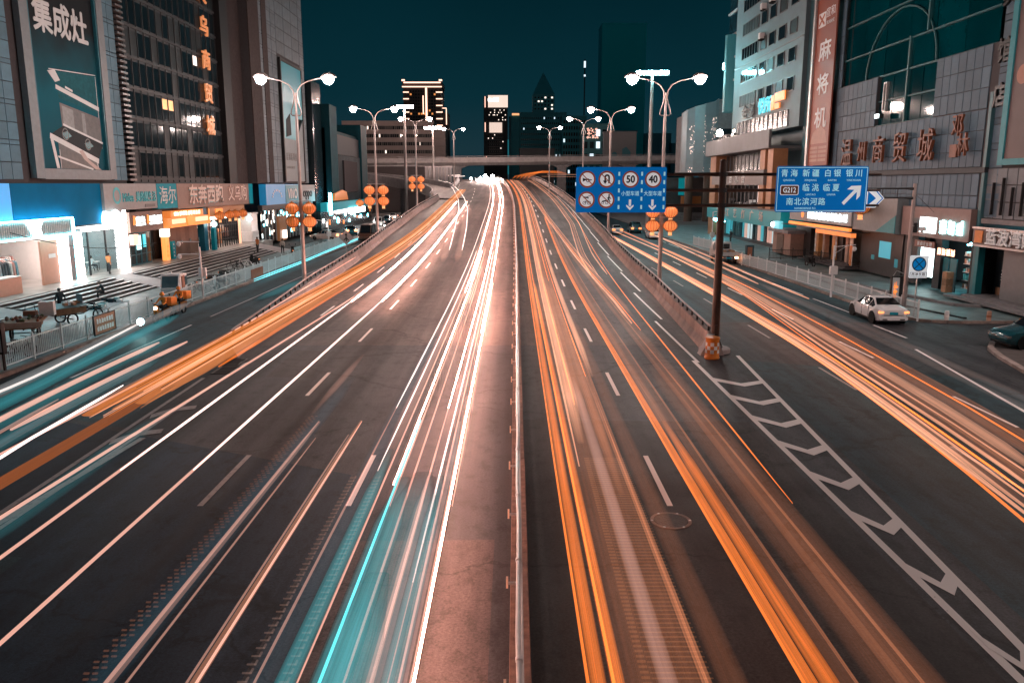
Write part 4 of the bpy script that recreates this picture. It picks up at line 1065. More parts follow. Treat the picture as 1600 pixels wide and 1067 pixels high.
table(64.6, 3.4, 'white table deep inside the restaurant, left one'); table(67.6, 3.5, 'white table deep inside the restaurant, right one')
table(63.6, 1.6, 'white table near the entrance of the restaurant, left one'); table(67.4, 1.6, 'white table where the diner in white sits')
chair(64.9, 1.5, 'salmon chair between the restaurant tables', mat('salmon chair', (.55, .25, .16), .5), PI/2)
chair(63.2, 2.4, 'dark chair behind the left restaurant table', M_DARK, 0)
st_ = thing('stool', 'white stool under the seated diner in the restaurant', 'stool', (XF - 1.2, 66.5, .9)); obj('seat', MB().bevbox(-.2, .2, -.2, .2, .42, .46, .02), M_WHITE, st_)
for sx in (-1, 1):
    for sy in (-1, 1): obj('leg', MB().tube([(sx*.15, sy*.15, .42), (sx*.22, sy*.22, 0)], .025, 6), M_WHITE, st_)

# --- glass tower B over shops 3 to 5
Bt = thing('glass_tower', 'dark glazed tower with vertical gold characters on its corner', 'building', (XF, 0, 0), PI/2)
obj('wall', MB().box(73.0, 103.9, .10, 20, 5.5, 52), M_SPAN, Bt)
obj('rear_wall', MB().box(71.6, 103.9, 5.0, 20, .9, 5.49), M_TILEB, Bt)
wm = {}
def pane(parent, x0, x1, z0, z1, m, name='window_pane', y=.095):
    key = (round(x1-x0, 3), round(z1-z0, 3), m.name)
    if key not in wm: wm[key] = MB().box(0, x1-x0, -.02, .0, 0, z1-z0).mesh(name, m)
    return inst(name, wm[key], parent, (x0, y, z0))
M_WLIT = emat('lit office window', (1.0, .45, .14), 1.3, False)
M_WLITW = emat('lit white window', (.95, .8, .72), 1.6, False)
rnd = random.Random(3)
zrow = [8.5 + 2.62*k for k in range(13)]
for zi, z in enumerate(zrow):
    for k in range(16):
        u = 73.25 + 1.42*k
        m = M_PANEB if rnd.random() < .3 else M_PANE
        if (zi, k) in ((2, 5), (2, 6)): m = M_WLIT
        if (zi, k) in ((4, 11), (8, 1)): m = M_WLITW
        if m is M_WLIT or m is M_WLITW: pane(Bt, u, u+1.12, z+1.35, z+2.30, m); pane(Bt, u, u+1.12, z+.25, z+1.33, M_PANE)
        else: pane(Bt, u, u+1.12, z+.25, z+2.30, m)
for k in range(17): obj('mullion', MB().box(73.09+1.42*k, 73.17+1.42*k, .03, .099, 8.2, 44), mat('mullion', (.022, .028, .032), .6, .0, noise=.2), Bt)
for z in zrow: obj('band', MB().box(73.0, 96.0, -.02, .098, z-.10, z+.10), mat('floor band', (.030, .037, .042), .6, .0, noise=.15), Bt)
for i, (c_, z) in enumerate((('义', 28.0), ('乌', 24.6), ('商', 21.1), ('贸', 17.6), ('城', 14.2))):
    text(Bt, 'gold_character', c_, 2.15, M_GOLD, (91.9, -.25, z), bold=.018, extrude=.08, sx=1.15)
obj('corner_pier', MB().box(96.0, 98.6, -.6, .09, 8.1, 52), mat('black stone', (.012, .013, .015), .6, noise=.2), Bt)
obj('corner_pier', MB().box(98.62, 103.9, -.15, .09, 8.1, 52), mat('brown stone', (.050, .042, .043), .8, noise=.25, spec=.1), Bt)

# --- shop 3: dark fascia with two lit panels, teal doors
S3 = thing('shopfront', 'shop with two lit white name panels above teal glass doors', 'shop', (XF, 0, .9), PI/2)
obj('fascia', MB().box(70.3, 77.0, -.5, .1, 2.95, 4.7), mat('brown fascia', (.15, .10, .085), .5, noise=.15), S3)
for a, b, o_ in ((70.9, 73.2, 0), (73.6, 76.7, 1)):
    o = obj('emblem', MB().prism([(a, 3.6), (a+.35, 3.6), (a+.45, 4.3), (a+.1, 4.4)], -.56, -.51, 'y'), M_LEDO, S3)
    obj('lit_panel', strokes(MB(), a+.55, b, -.51, 3.75, 4.3, 4+o_*2, random.Random(a), .05), M_LED, S3)
    obj('lit_line', MB().box(a+.55, b, -.56, -.51, 3.52, 3.66), M_LED, S3)
obj('light_box', MB().bevbox(70.2, 71.3, -.7, -.4, 1.9, 2.8, .04), emat('salmon light box', (1, .55, .42), 1.6, False), S3)
obj('pillar', MB().box(70.05, 70.6, -.2, .3, 0, 2.94), M_FGREY, S3)
obj('back_wall', MB().box(70.7, 77, 3.9, 4.0, 0, 2.9), mat('teal dark', (.03, .13, .16), .5, noise=.2), S3)
for k in range(4):
    u = 71.0 + 1.05*k
    d_ = obj('door', MB().box(u, u+.08, -.02, .06, 0, 2.9).box(u+.92, u+1.0, -.02, .06, 0, 2.9).box(u+.081, u+.919, -.02, .06, 2.8, 2.9).box(u+.081, u+.919, -.02, .06, 0, .12).box(u+.081, u+.919, -.02, .06, .9, .97), mat('teal door frame', (.015, .11, .14), .4, noise=.1), S3)
    obj('pane', MB().box(u+.082, u+.918, .01, .03, .121, 2.79), M_GLASS_D, d_)
obj('lit_poster', MB().box(72.2, 73.0, -.10, -.03, 1.35, 2.6), emat('cyan poster', (.55, 1, 1), 2.2, False), S3)
obj('lit_poster', MB().box(73.5, 74.0, -.10, -.03, 1.5, 2.65), emat('teal poster', (.08, .75, .85), 1.0, False), S3)
vs_ = thing('lit_pylon', 'glowing orange upright sign box outside the double panel shop', 'light box', (XF + .6, 76.9, .9), PI/2)
obj('case', MB().bevbox(-.42, .42, -.2, .2, 0, 2.2, .03), emat('orange light box', (1, .33, .08), 1.4, True), vs_); obj('top_box', MB().bevbox(-.5, .6, -.25, .25, 2.21, 2.95, .03), emat('white light box', (1, .85, .7), 3.5, False), vs_)
obj('characters', strokes(MB(), -.3, .3, -.202, .2, 2.0, 1, random.Random(2), .006), M_LEDO, vs_)
bs = thing('standing_sign', 'narrow dark blue standing sign beside the orange light box', 'sign', (XF + .7, 78.3, .9), PI/2)
obj('panel', MB().bevbox(-.4, .4, -.1, .1, 0, 1.7, .03), M_FTEAL, bs)
for k in range(4): obj('character', strokes(MB(), -.16, .16, -.102, 1.28-.36*k, 1.52-.36*k, 1, random.Random(k), .006), M_PW, bs)

# --- shop 4: orange canopy and tall brown doors
S4 = thing('shopfront', 'entrance with glowing orange canopy over tall brown folding doors', 'shop', (XF, 0, .9), PI/2)
OC = emat('orange canopy', (1, .27, .05), .55, False, (.5, .2, .06))
obj('canopy', MB().box(77.4, 87.6, -1.0, .08, 3.0, 3.9), OC, S4)
obj('canopy_top', MB().box(78.2, 86.4, -.8, .08, 3.91, 4.55), OC, S4)
obj('light_strip', MB().box(77.4, 81.2, -1.08, -1.01, 3.05, 3.16).box(83.2, 87.5, -1.08, -1.01, 3.05, 3.16).box(87.3, 87.5, -1.08, -1.01, 3.17, 4.5), M_NEONO, S4)
obj('lit_panel', MB().box(77.8, 81.0, -1.06, -1.01, 3.35, 3.8).box(83.6, 87.0, -1.06, -1.01, 3.35, 3.8), emat('peach panel', (1, .55, .32), 1.6, False), S4)
obj('lettering', strokes(MB(), 78.8, 85.6, -.81, 4.05, 4.5, 10, random.Random(4), .05), emat('peach letters', (1, .62, .4), 3.0, False), S4)
obj('canopy_emblem', MB().prism([(81.4, 3.1), (83.0, 3.1), (83.2, 3.8), (82.2, 4.0), (81.2, 3.8)], -1.15, -1.01, 'y'), M_LEDO, S4)
obj('back_wall', MB().box(78.0, 87.6, .9, 1.0, 0, 3.0), mat('recess brown', (.05, .035, .03), .6, noise=.2), S4)
M_BDOOR = mat('brown door', (.19, .125, .10), .45, .1, noise=.2, scale=1)
for k in range(8):
    u = 78.2+1.12*k; d_ = obj('door_leaf', MB().add([(u, .30, 0), (u+.55, .02, 0), (u+1.08, .30, 0), (u, .30, 3.0), (u+.55, .02, 3.0), (u+1.08, .30, 3.0), (u, .36, 0), (u+1.08, .36, 0), (u, .36, 3.0), (u+1.08, .36, 3.0)], [(0,1,4,3),(1,2,5,4),(2,7,9,5),(0,3,8,6),(6,8,9,7),(3,4,5,9,8),(0,6,7,2,1)]), M_BDOOR, S4)
    if k % 2: obj('handle', MB().box(u+.45, u+.65, -.08, .0, 1.2, 1.55), M_CHROME, d_)
obj('blue_pillar', MB().box(87.65, 88.7, -.3, .4, 0, 4.6), mat('blue pillar', (.008, .12, .2), .4, noise=.12), S4)
obj('pillar_sign', MB().box(88.9, 89.6, -.9, -.51, 0, 2.4), M_FTEAL, S4)
obj('pillar_lamp', MB().lathe([(.05, 2.5), (.28, 2.65), (.3, 2.9), (.1, 3.1)], 10, (89.3, -.8, 0)), emat('cyan globe', (.6, 1, 1), 10, True), S4)
# --- shop 5: bright lit shop with lanterns
S5 = thing('shopfront', 'brightly lit shop behind dark window bars under hanging lanterns', 'shop', (XF, 0, .9), PI/2)
obj('back_wall', MB().box(89.3, 101.5, 3.5, 3.6, 0, 3.9), M_ROOMW, S5)
obj('ceiling', MB().box(89.3, 101.5, .1, 3.5, 3.3, 3.4), M_ROOMW, S5)
for k in range(3): obj('ceiling_lamp', MB().box(90.3+3.5*k, 92.6+3.5*k, 1.0, 1.4, 3.2, 3.29), M_ROOMLAMP, S5)
obj('light_band', MB().box(89.5, 101.0, -.35, .0, 3.25, 3.55), M_LEDW, S5)
obj('fascia', MB().box(89.3, 101.5, -.25, .08, 3.56, 4.65), mat('warm fascia', (.4, .22, .12), .5, noise=.1), S5)
obj('lit_panel', MB().box(91.4, 93.6, -.34, -.26, 3.2, 4.4), M_LEDO, S5)
for k in range(13): obj('window_bar', MB().box(89.9+.78*k, 90.0+.78*k, -.06, .04, 0, 3.2), M_DARK, S5)
for k in range(3): obj('crossbar', MB().box(89.9, 99.4, -.055, .035, .8+.8*k, .87+.8*k), M_DARK, S5)
rg = random.Random(9)
for k in range(16):
    u = 90.2 + .58*k; obj('goods', MB().box(u, u+.42, 1.2, 1.7, rg.choice((.2, .9, 1.6)), rg.choice((1.9, 2.3))), random.choice([mat('goods a', (.6, .3, .15), .6), mat('goods b', (.55, .5, .45), .6), mat('goods c', (.2, .1, .08), .6)]), S5)
obj('lit_jamb', MB().box(99.6, 100.0, -.15, .05, 0, 3.0), emat('peach jamb', (1, .5, .3), 1.4, False), S5)
for k, nm in enumerate(('first', 'second', 'third', 'fourth')):
    lantern(XF + .9, 91.0 + 2.6*k + (.6 if k == 1 else 0), 4.55, .95, '%s hanging lantern from the left over the bright barred shop' % nm, M_LANTD, 'lanterns over the barred shop')
kb = thing('kiosk', 'small white kiosk with lit poster and cyan lamp beside the barred shop', 'kiosk', (XF + .3, 103.0, .9), PI/2)
obj('body', MB().bevbox(-1.3, 1.3, -.7, .7, 0, 1.3, .04), M_WHITE, kb); obj('frame', MB().box(-1.3, -1.2, -.6, .7, 1.301, 3.4).box(1.2, 1.3, -.6, .7, 1.301, 3.4).box(-1.35, 1.35, -.75, .7, 3.401, 3.6), M_WHITE, kb)
obj('lit_back', MB().box(-1.19, 1.19, .5, .6, 1.31, 3.39), emat('kiosk glow', (1, .93, .88), 2.6, True), kb); obj('poster', MB().box(-.5, .7, .44, .49, 2.0, 2.9), M_LEDO, kb)
obj('lamp', MB().lathe([(.05, 2.6), (.26, 2.75), (.26, 2.95), (.1, 3.1)], 10, (-1.75, -.6, 0)), emat('cyan globe', (.6, 1, 1), 10, True), kb)

# --- corner tower D with two billboards
XD = -32.4
Dt = thing('corner_tower', 'grey stone clad tower with teal billboard behind the nearest left lamp', 'building', (XD, 0, 0), PI/2)
obj('wall', MB().box(104.3, 131.2, .06, 22, 8.1, 56), M_TILEB, Dt)
obj('end_wall', MB().box(104.3, 131.2, 4.0, 22, .9, 8.09), M_TILEB, Dt)
obj('brown_strip', MB().box(104.3, 108.6, -.1, .05, 8.1, 56), mat('brown stone', (.050, .042, .043), .8, noise=.25, spec=.1), Dt)
obj('dark_strip', MB().box(109.9, 112.0, -.1, .05, 8.1, 56), mat('brown stone', (.050, .042, .043), .8, noise=.25, spec=.1), Dt)
M_TILE2 = mat('grey cladding', (0.12, 0.165, 0.195), 0.6, noise=0.18, scale=1.0)
for k in range(16):
    z = 8.2 + 1.75*k
    h = 1.35
    for (a, b) in ((108.65, 109.85), (112.1, 113.9), (114.0, 116.2), (128.6, 131.0)):
        tile(Dt, 'cladding_panel', a, b, z, z+h, M_TILE2)
        tile(Dt, 'cladding_panel', a, b, z+h, z+1.75, M_TILE2)
    if z > 24.9 or z + 1.75 < 8.3:
        for j in range(3): tile(Dt, 'cladding_panel', 116.3+4.08*j, 120.3+4.08*j, z, z+1.7, M_TILE2)
b1 = thing('billboard', 'tall teal billboard on the grey corner tower', 'billboard', (XD, 0, 0), PI/2)
obj('sheet', MB().box(117.0, 127.8, -.3, -.06, 17.6, 24.8).box(117.0, 123.6, -.3, -.06, 14.4, 17.59), emat('teal billboard print', (.005, .30, .36), .16, False, (.03, .25, .32)), b1)
obj('frame', MB().box(116.6, 116.99, -.4, -.06, 8.3, 25.2).box(127.81, 128.2, -.4, -.06, 8.3, 25.2).box(117.0, 127.8, -.4, -.06, 24.81, 25.2), M_DARK, b1)
obj('tilted_panel', MB().prism([(118.2, 14.6), (120.8, 15.0), (120.6, 18.0), (118.4, 17.0)], -.36, -.31, 'y'), M_PD, b1)
b2 = thing('billboard', 'pale billboard with grey characters low on the corner tower', 'billboard', (XD, 0, 0), PI/2)
obj('sheet', MB().box(117.0, 127.8, -.28, -.06, 8.4, 14.38), mat('pale billboard', (.17, .22, .24), .5, noise=.08), b2)
obj('sheet_corner', MB().prism([(123.61, 14.39), (127.79, 14.39), (127.79, 17.55)], -.28, -.06, 'y'), mat('pale billboard', (.17, .22, .24), .5, noise=.08), b2)
obj('lettering', strokes(MB(), 117.6, 126.0, -.281, 11.3, 12.5, 7, random.Random(12), .01), M_PG, b2)
obj('lettering', strokes(MB(), 117.6, 122.0, -.281, 10.2, 10.6, 7, random.Random(13), .01), M_PG, b2)
# phone shop row under the tower
t = thing('shop_sign', 'bright blue fascia with white phone brand letters and star arc', 'shop sign', (XD, 0, 0), PI/2)
obj('board', MB().box(105.0, 121.5, -.9, .0, 5.35, 8.0), emat('blue fascia glow', (.0, .22, .50), .30, False, (.01, .2, .4)), t)
obj('board_end', MB().box(114.0, 121.4, -.94, -.901, 5.4, 7.9), mat('teal fascia panel', (.01, .24, .34), .4), t)
text(t, 'lettering', 'VIVO', 1.9, M_SIGNW, (117.6, -.96, 6.6), bold=.02, extrude=.03, sx=1.15)
for k in range(8):
    a = PI*(k+.5)/8; obj('star', MB().lathe([(.16, -.03), (.16, .03)], 5, (109.8-2.1*math.cos(a), -.94, 6.2+1.0*math.sin(a)), 'y'), M_SIGNW, t)
t = thing('shop_sign', 'grey fascia with dark rounded letters beside the blue fascia', 'shop sign', (XD, 0, 0), PI/2)
obj('board', MB().box(121.7, 131.0, -.9, .0, 5.35, 7.9), M_FGREY, t)
text(t, 'lettering', 'oppo', 1.9, M_INK, (126.3, -.93, 6.7), bold=.015, extrude=.03, sx=1.4)
S6 = thing('shopfront', 'row of dim shops with glittering windows below the phone fascias', 'shop', (XD, 0, .3), PI/2)
obj('lintel', MB().box(104.3, 131, -.5, .05, 4.3, 5.04), M_DARK, S6)
gl = random.Random(21)
for k in range(15):
    u = 105.0 + 1.7*k
    obj('window_pane', MB().box(u, u+1.5, .02, .06, .2, 4.2), M_GLASS_D, S6)
    obj('mullion', MB().box(u+1.52, u+1.68, -.08, .08, .1, 4.25), M_STEEL, S6)
    for j in range(5):
        x = u + gl.uniform(.1, 1.2); z = gl.uniform(.8, 4.0)
        obj('display_lamp', MB().box(x, x+gl.uniform(.08, .25), -.02, .015, z, z+gl.uniform(.15, .9)), gl.choice([M_LED, M_LEDW, M_NEONC]), S6)
obj('display_case', MB().box(112, 115.5, -.4, .0, 0, 3.4), emat('brown display', (.5, .2, .08), .25, False), S6)
obj('light_box', MB().bevbox(113.3, 114.5, -.7, -.41, .3, 1.4, .05), M_LEDW, S6)

# row continuing beyond: teal dark building with grille and screen
XE = -31.0
Et = thing('teal_building', 'dark teal building with ribbed front and blank screen left of the overpass', 'building', (XE, 0, 0), PI/2)
M_TEALD = mat('dark teal cladding', (.006, .042, .056), .8, noise=.2, scale=.4, spec=.08)
obj('wall', MB().box(138, 172, .1, 25, .9, 17.2), M_TEALD, Et)
obj('tower', MB().box(138, 143.5, -.8, 6, 5.0, 21.0), M_TEALD, Et); obj('tower', MB().box(166, 172.4, -.8, 6, 2.0, 19.6), M_TEALD, Et)
obj('top_panel', MB().box(143.6, 165.9, -.3, .09, 13.2, 16.6), mat('slate panel', (.035, .048, .058), .8, noise=.1), Et)
for k in range(24): obj('rib', MB().box(143.9+.92*k, 144.3+.92*k, -.5, .08, 4.2, 13.1), mat('rib', (.03, .05, .062), .7, .0, noise=.15), Et)
obj('screen', MB().box(148.5, 161, -.8, -.51, 6.6, 12.2), mat('blank screen', (.03, .028, .032), .85, noise=.1, spec=.05), Et)
obj('side_wall', MB().box(132.0, 137.98, .6, 20, .3, 24), M_GLASS_D, Et)
t = thing('shop_row', 'distant teal lit shop arcade at the foot of the ribbed building', 'shop', (XE, 0, 0), PI/2)
obj('fascia', MB().box(132.5, 180, -1.0, .05, 3.6, 5.0), emat('teal arcade glow', (.0, .45, .55), .30, False, (.02, .3, .36)), t)
obj('lit_panel', MB().box(150, 165, -1.3, -1.01, 2.7, 3.6), M_NEONW, t)
obj('lit_panel', MB().box(134.0, 135.2, -1.25, -1.01, 3.0, 6.6), M_NEONC, t)
obj('eave', MB().prism([(136.5, 5.3), (148, 5.3), (147, 6.6), (143.8, 7.0), (137, 6.4)], -1.4, -1.05, 'y'), emat('orange gable', (.9, .3, .08), .4, False), t)
obj('wall', MB().box(132.5, 180, .06, 1.0, 0, 3.6), M_GLASS_D, t)
for k in range(18):
    u = 133 + 2.6*k; x = gl.uniform(.2, 1.6); z = gl.uniform(.6, 2.2)
    obj('display_lamp', MB().box(u+x, u+x+gl.uniform(.3, .9), -.02, .05, z, z+gl.uniform(.3, 1.0)), gl.choice([M_LED, M_LEDW, M_NEONC, M_LEDO]), t)
for k, (u, nm) in enumerate(((150.5, 'left one of two faint lanterns before the ribbed building'), (160, 'right one of two faint lanterns before the ribbed building'))):
    lantern(XE + 3.0, u, 4.6, 1.3, nm, M_LANT, 'lanterns before the ribbed building')
# ================================================================== RIGHT SIDE
# local frame of the right facades: x = -world Y, -y points at the street
XR = 32.0
def rp_(u0, u1): return -u1, -u0      # world Y interval -> local x interval
M_PANEL = mat('grey facade panel', (0.062, 0.115, 0.160), 0.6, noise=0.24, scale=.5)
M_TEALP = mat('teal pilaster', (.045, .13, .15), .45, noise=.15, scale=.5)
Rt = thing('mall_building', 'panel clad mall with dark glazed upper front and bronze characters on the right', 'building', (XR, 0, 0), -PI/2)
def RX(mb, y0, y1, a, b, z0, z1): return mb.box(-y1, -y0, a, b, z0, z1)
obj('wall', RX(RX(RX(MB(), 40, 90.2, .08, 25, 5.6, 13.0), 40, 63.6, .08, 25, 13.0, 17.2), 73.7, 90.2, .08, 25, 13.0, 17.2), M_TILEB, Rt)
obj('upper_wall', RX(MB(), 40, 90.2, .9, 25, 17.21, 44), M_TILEB, Rt)
obj('rear_wall', RX(MB(), 40, 90.2, 4.5, 25, .3, 5.59), M_TILEB, Rt)
def ptile(y0, y1, z0, z1, m=M_PANEL, par=None): tile(par or Rt, 'wall_panel', -y1, -y0, z0, z1, m, .05, .075)
rowz = [5.75, 7.2, 8.75, 9.15, 10.25, 11.6, 12.98]
for a, b in zip(rowz, rowz[1:]):
    if abs(a-8.75) < .01: continue
    k = 0; y = 56.4
    while y < 81.2: ptile(y, min(y+.93, 81.5), a, b); y += .93
for y0, y1 in ((56.4, 63.6), (73.7, 81.8)):
    for a, b in ((13.02, 14.4), (14.4, 15.8), (15.8, 17.18)):
        n = int((y1-y0)/.92)
        for k in range(n): ptile(y0+(y1-y0)*k/n, y0+(y1-y0)*(k+1)/n, a, b)
obj('ledge', RX(MB(), 55.4, 82.0, -.25, .07, 8.76, 9.12), M_SPAN, Rt)
obj('ledge', RX(MB(), 55.4, 82.0, -.1, .07, 5.42, 5.72), M_SPAN, Rt)
# big dark glass with teal mullion lines
M_GL2 = mat('dark teal glass', (.0, .034, .044), .05, noise=.35, scale=.2, spec=.35)
M_LINE = mat('teal mullion', (.012, .085, .10), .5, .0, noise=.1)
for i, (z0, z1) in enumerate(((17.2, 19.6), (19.6, 22.6), (22.6, 25.6), (25.6, 28.6), (28.6, 31.6), (31.6, 36))):
    for k in range(6):
        y0 = 56.3 + 4.25*k; o = obj('glass_pane', RX(MB(), y0+.05, y0+4.2, .35+.02*(k % 2), .45, z0+.07, z1-.07), M_GL2, Rt)
    obj('transom', RX(MB(), 56.3, 81.8, .22, .5, z0-.06, z0+.06), M_LINE, Rt)
for z0, z1 in ((13.0, 15.1), (15.1, 17.2)):
    for k in range(4):
        y0 = 63.7 + 2.5*k; obj('glass_pane', RX(MB(), y0+.05, y0+2.42, .35, .45, z0+.05, z1-.07), M_GL2, Rt)
obj('transom', RX(RX(MB(), 63.65, 73.65, .22, .5, 15.02, 15.12), 63.65, 73.65, .1, .5, 12.95, 13.05), M_LINE, Rt)
obj('mullion', RX(MB(), 65.7, 65.9, .12, .5, 19.7, 36), M_LINE, Rt); obj('mullion', RX(MB(), 68.4, 68.62, .12, .5, 13, 19.7), M_LINE, Rt)
arch = MB(); arch.tube([(-(70.5+6.2*math.cos(t)), .28, 17.3+5.0*math.sin(t)) for t in [PI*k/16 for k in range(17)]], .09, 6); obj('arch_mullion', arch, M_LINE, Rt)
obj('window_frame', RX(RX(RX(RX(MB(), 72.0, 72.08, .1, .34, 14.2, 16.6), 72.5, 72.58, .1, .34, 14.2, 16.6), 72.08, 72.5, .1, .34, 16.5, 16.6), 72.08, 72.5, .1, .34, 14.2, 14.3), M_STEEL, Rt)
fl = thing('flood_lamp', 'small white floodlight mounted below the dark mall glass', 'floodlight', (XR-.3, 72.0, 13.75), -PI/2)
obj('body', MB().bevbox(-.4, .4, -.2, .2, -.2, .2, .05), M_DARK, fl); obj('glass', MB().box(-.36, -.04, -.26, -.205, -.16, .16).box(.04, .36, -.26, -.205, -.16, .16), M_LED, fl)
# bronze calligraphy
M_BRZ = mat('bronze characters', (.15, .048, .022), .5, .0, noise=.3, scale=2)
for c_, y, s_ in (('温', 78.2, 2.7), ('州', 74.8, 1.9), ('商', 71.5, 2.4), ('贸', 67.6, 2.6), ('城', 63.4, 2.6)):
    text(Rt, 'bronze_character', c_, s_, M_BRZ, (-y, -.35, 10.75), bold=.0, extrude=.12, sx=.95)
for c_, y, z in (('邓', 59.1, 12.0), ('林', 58.2, 10.6)): text(Rt, 'bronze_character', c_, 1.7, M_BRZ, (-y, -.35, z), extrude=.08, sx=.9)
obj('seal', RX(MB(), 59.4, 60.3, -.15, .02, 9.9, 10.8), M_BRZ, Rt)
# corner pilaster with dark characters and the billboard at the right edge
for k in range(15):
    z = 5.8 + 1.62*k
    ptile(53.9, 55.4, z, z+1.2); ptile(53.9, 55.4, z+1.2, z+1.62)
obj('pilaster', RX(MB(), 55.42, 55.75, -.2, .07, .3, 14.0), M_TEALP, Rt)
for c_, z in (('宾', 19.9), ('馆', 16.4), ('店', 13.6)): text(Rt, 'dark_character', c_, 1.6, mat('bronze dark', (.03, .028, .028), .4, .5), (-54.7, -.12, z), bold=.03, extrude=.08)
RB = thing('billboard', 'faded brown wall billboard with dark characters at the right edge', 'billboard', (XR, 0, 0), -PI/2)
obj('sheet', RX(MB(), 40, 53.2, -.35, -.2, 9.6, 40), mat('faded brown print', (.105, .075, .075), .5, noise=.15, scale=.3), RB)
obj('frame', RX(RX(MB(), 53.21, 53.75, -.45, .05, 9.2, 40), 40, 53.2, -.45, .05, 9.2, 9.59), mat('teal frame', (.015, .20, .24), .5, noise=.1), RB)
text(RB, 'lettering', '装', 2.1, mat('teal ink', (.01, .10, .12), .5), (-50.6, -.36, 12.9), bold=.03, extrude=.01)
text(RB, 'lettering', ['家', '居', '城'], 1.5, M_PD, (-51.0, -.36, 19.0), bold=.0, extrude=.01, vertical=True, lead=1.2)
for k in range(3): obj('fruit_print', disc(MB(), -(52.2-1.6*k), 14.7+.3*(k % 2), .6, -.356, 16), mat('peach print', (.30, .14, .10), .5, noise=.1), RB)
# lower right: grid wall, sign, dark bay
for k in range(8):
    for j in range(3): ptile(46.5+1.12*k, 47.6+1.12*k, 5.75+1.1*j, 6.83+1.1*j, mat('pale grid tile', (.11, .135, .155), .5, noise=.08))
obj('frieze', RX(MB(), 44, 55.4, -.1, .07, 5.4, 5.72), M_CONC, Rt)
for k in range(8): obj('tie_rod', RX(MB(), 47.0+1.05*k, 47.05+1.05*k, -.2, -.0, 6.0, 8.4 - .3*(k % 3)), M_DARK, Rt)
t = thing('shop_sign', 'pale sign with raised white characters and orange tab at the right edge', 'shop sign', (XR, 0, 0), -PI/2)
obj('board', RX(MB(), 42, 55.3, -.6, .05, 3.95, 5.15), mat('brown sign board', (.14, .10, .09), .5, noise=.15), t)
obj('rim', RX(RX(MB(), 42, 55.3, -.7, -.601, 5.06, 5.2), 42, 55.3, -.7, -.601, 3.9, 4.02), M_STEEL, t)
obj('tab', RX(MB(), 54.1, 55.0, -.66, -.61, 4.15, 4.95), mat('orange tab', (.6, .2, .05), .5), t)
text(t, 'lettering', '蓝波湾四', 1.12, M_SIGNW, (-51.1, -.68, 4.53), bold=.02, extrude=.05, sx=1.15)
obj('shutter', RX(MB(), 42, 52.4, -.1, .3, .6, 3.9), mat('pale shutter', (.15, .15, .155), .5, noise=.08), Rt)
sb = thing('shopfront', 'dark shop bay with teal post and white brush characters', 'shop', (XR, 0, .3), -PI/2)
obj('back_wall', RX(MB(), 52.45, 55.3, 1.2, 1.3, .3, 3.6), M_PD, sb)
obj('post', RX(MB(), 55.0, 55.35, -.25, .2, 0, 3.6), mat('teal post', (.01, .17, .2), .4, noise=.1), sb)
text(sb, 'lettering', '装修', .95, M_PW, (-53.6, 1.15, 1.55), extrude=.01)
obj('rear_board', RX(MB(), 52.6, 54.9, 1.1, 1.19, .3, .8), M_WOOD, sb)  # low plywood board at the back of the bay
obj('step', RX(RX(MB(), 44, 55.4, -.9, 1.2, 0, .28), 44, 56.5, -1.6, -.905, 0, .14), M_CONC, sb)
# lit convenience shop
cs = thing('shopfront', 'small shop with blazing white sign and cyan lit shelves on the right', 'shop', (XR, 0, .3), -PI/2)
obj('fascia', RX(MB(), 55.8, 65.6, -.6, .05, 3.75, 6.0), mat('mauve fascia', (.20, .13, .12), .5, noise=.1), cs)
obj('end_panel', RX(MB(), 62.9, 64.2, -.66, -.61, 4.2, 5.15), M_PG, cs)
rr_ = random.Random(31)
for a, b in ((60.2, 62.6), (58.6, 59.6), (57.5, 58.4), (56.4, 57.3)):
    obj('lit_letter', strokes(MB(), -b, -a, -.65, 4.1, 5.2, 1, rr_, .10), emat('white blazing letter', (.42, 1, 1), 8, True), cs)
    if a > 60: obj('lit_backing', RX(MB(), a, b, -.645, -.605, 4.1, 5.25), M_LED, cs)
obj('name_plate', RX(MB(), 60.6, 63.6, -.4, -.3, 2.95, 3.45), mat('brown plate', (.2, .1, .08), .5), cs); obj('plate_letters', strokes(MB(), -63.2, -60.9, -.401, 3.05, 3.38, 5, rr_, .02), M_PW, cs)
obj('led_text', strokes(MB(), -60.3, -57.8, -.30, 2.55, 3.1, 4, rr_, .03), emat('salmon led', (1, .45, .28), 4, False), cs)
obj('lit_window', RX(MB(), 60.9, 63.4, .05, .12, .7, 2.9), emat('white shop window', (.75, 1, 1), 4.5, True), cs)
for a_, b_, c_ in ((63.45, 65.6, .3), (59.9, 60.85, .3), (55.8, 56.0, 3.4)): obj('side_wall', RX(MB(), a_, b_, -.2, c_, 0, 3.74), M_DARK, cs)
for a_, b_ in ((58.0, 58.9), (59.1, 59.85)): obj('door', RX(MB(), a_, b_, .0, .06, 0, 2.4), mat('teal door', (.01, .12, .15), .4, noise=.1), cs)
obj('back_wall', RX(MB(), 56, 60, 3.2, 3.3, 0, 3.7), M_ROOMC, cs)
obj('ceiling_lamp', RX(RX(MB(), 56.2, 58.0, .6, .9, 3.4, 3.5), 56.2, 59.8, 1.8, 2.1, 3.4, 3.5), M_NEONC, cs)
for k in range(5):
    sh_ = obj('shelf', RX(MB(), 56.05, 57.9, .4, .9, .35+.58*k, .39+.58*k), M_WHITE, cs)
    for j in range(7): x = 56.1+.26*j; obj('goods', RX(MB(), x, x+.19, .45, .8, .392+.58*k, .392+.58*k+rr_.uniform(.15, .42)), rr_.choice([mat('cyan pack', (.1, .5, .55), .5), mat('white pack', (.6, .62, .62), .5), mat('peach pack', (.55, .3, .2), .5)]), sh_)
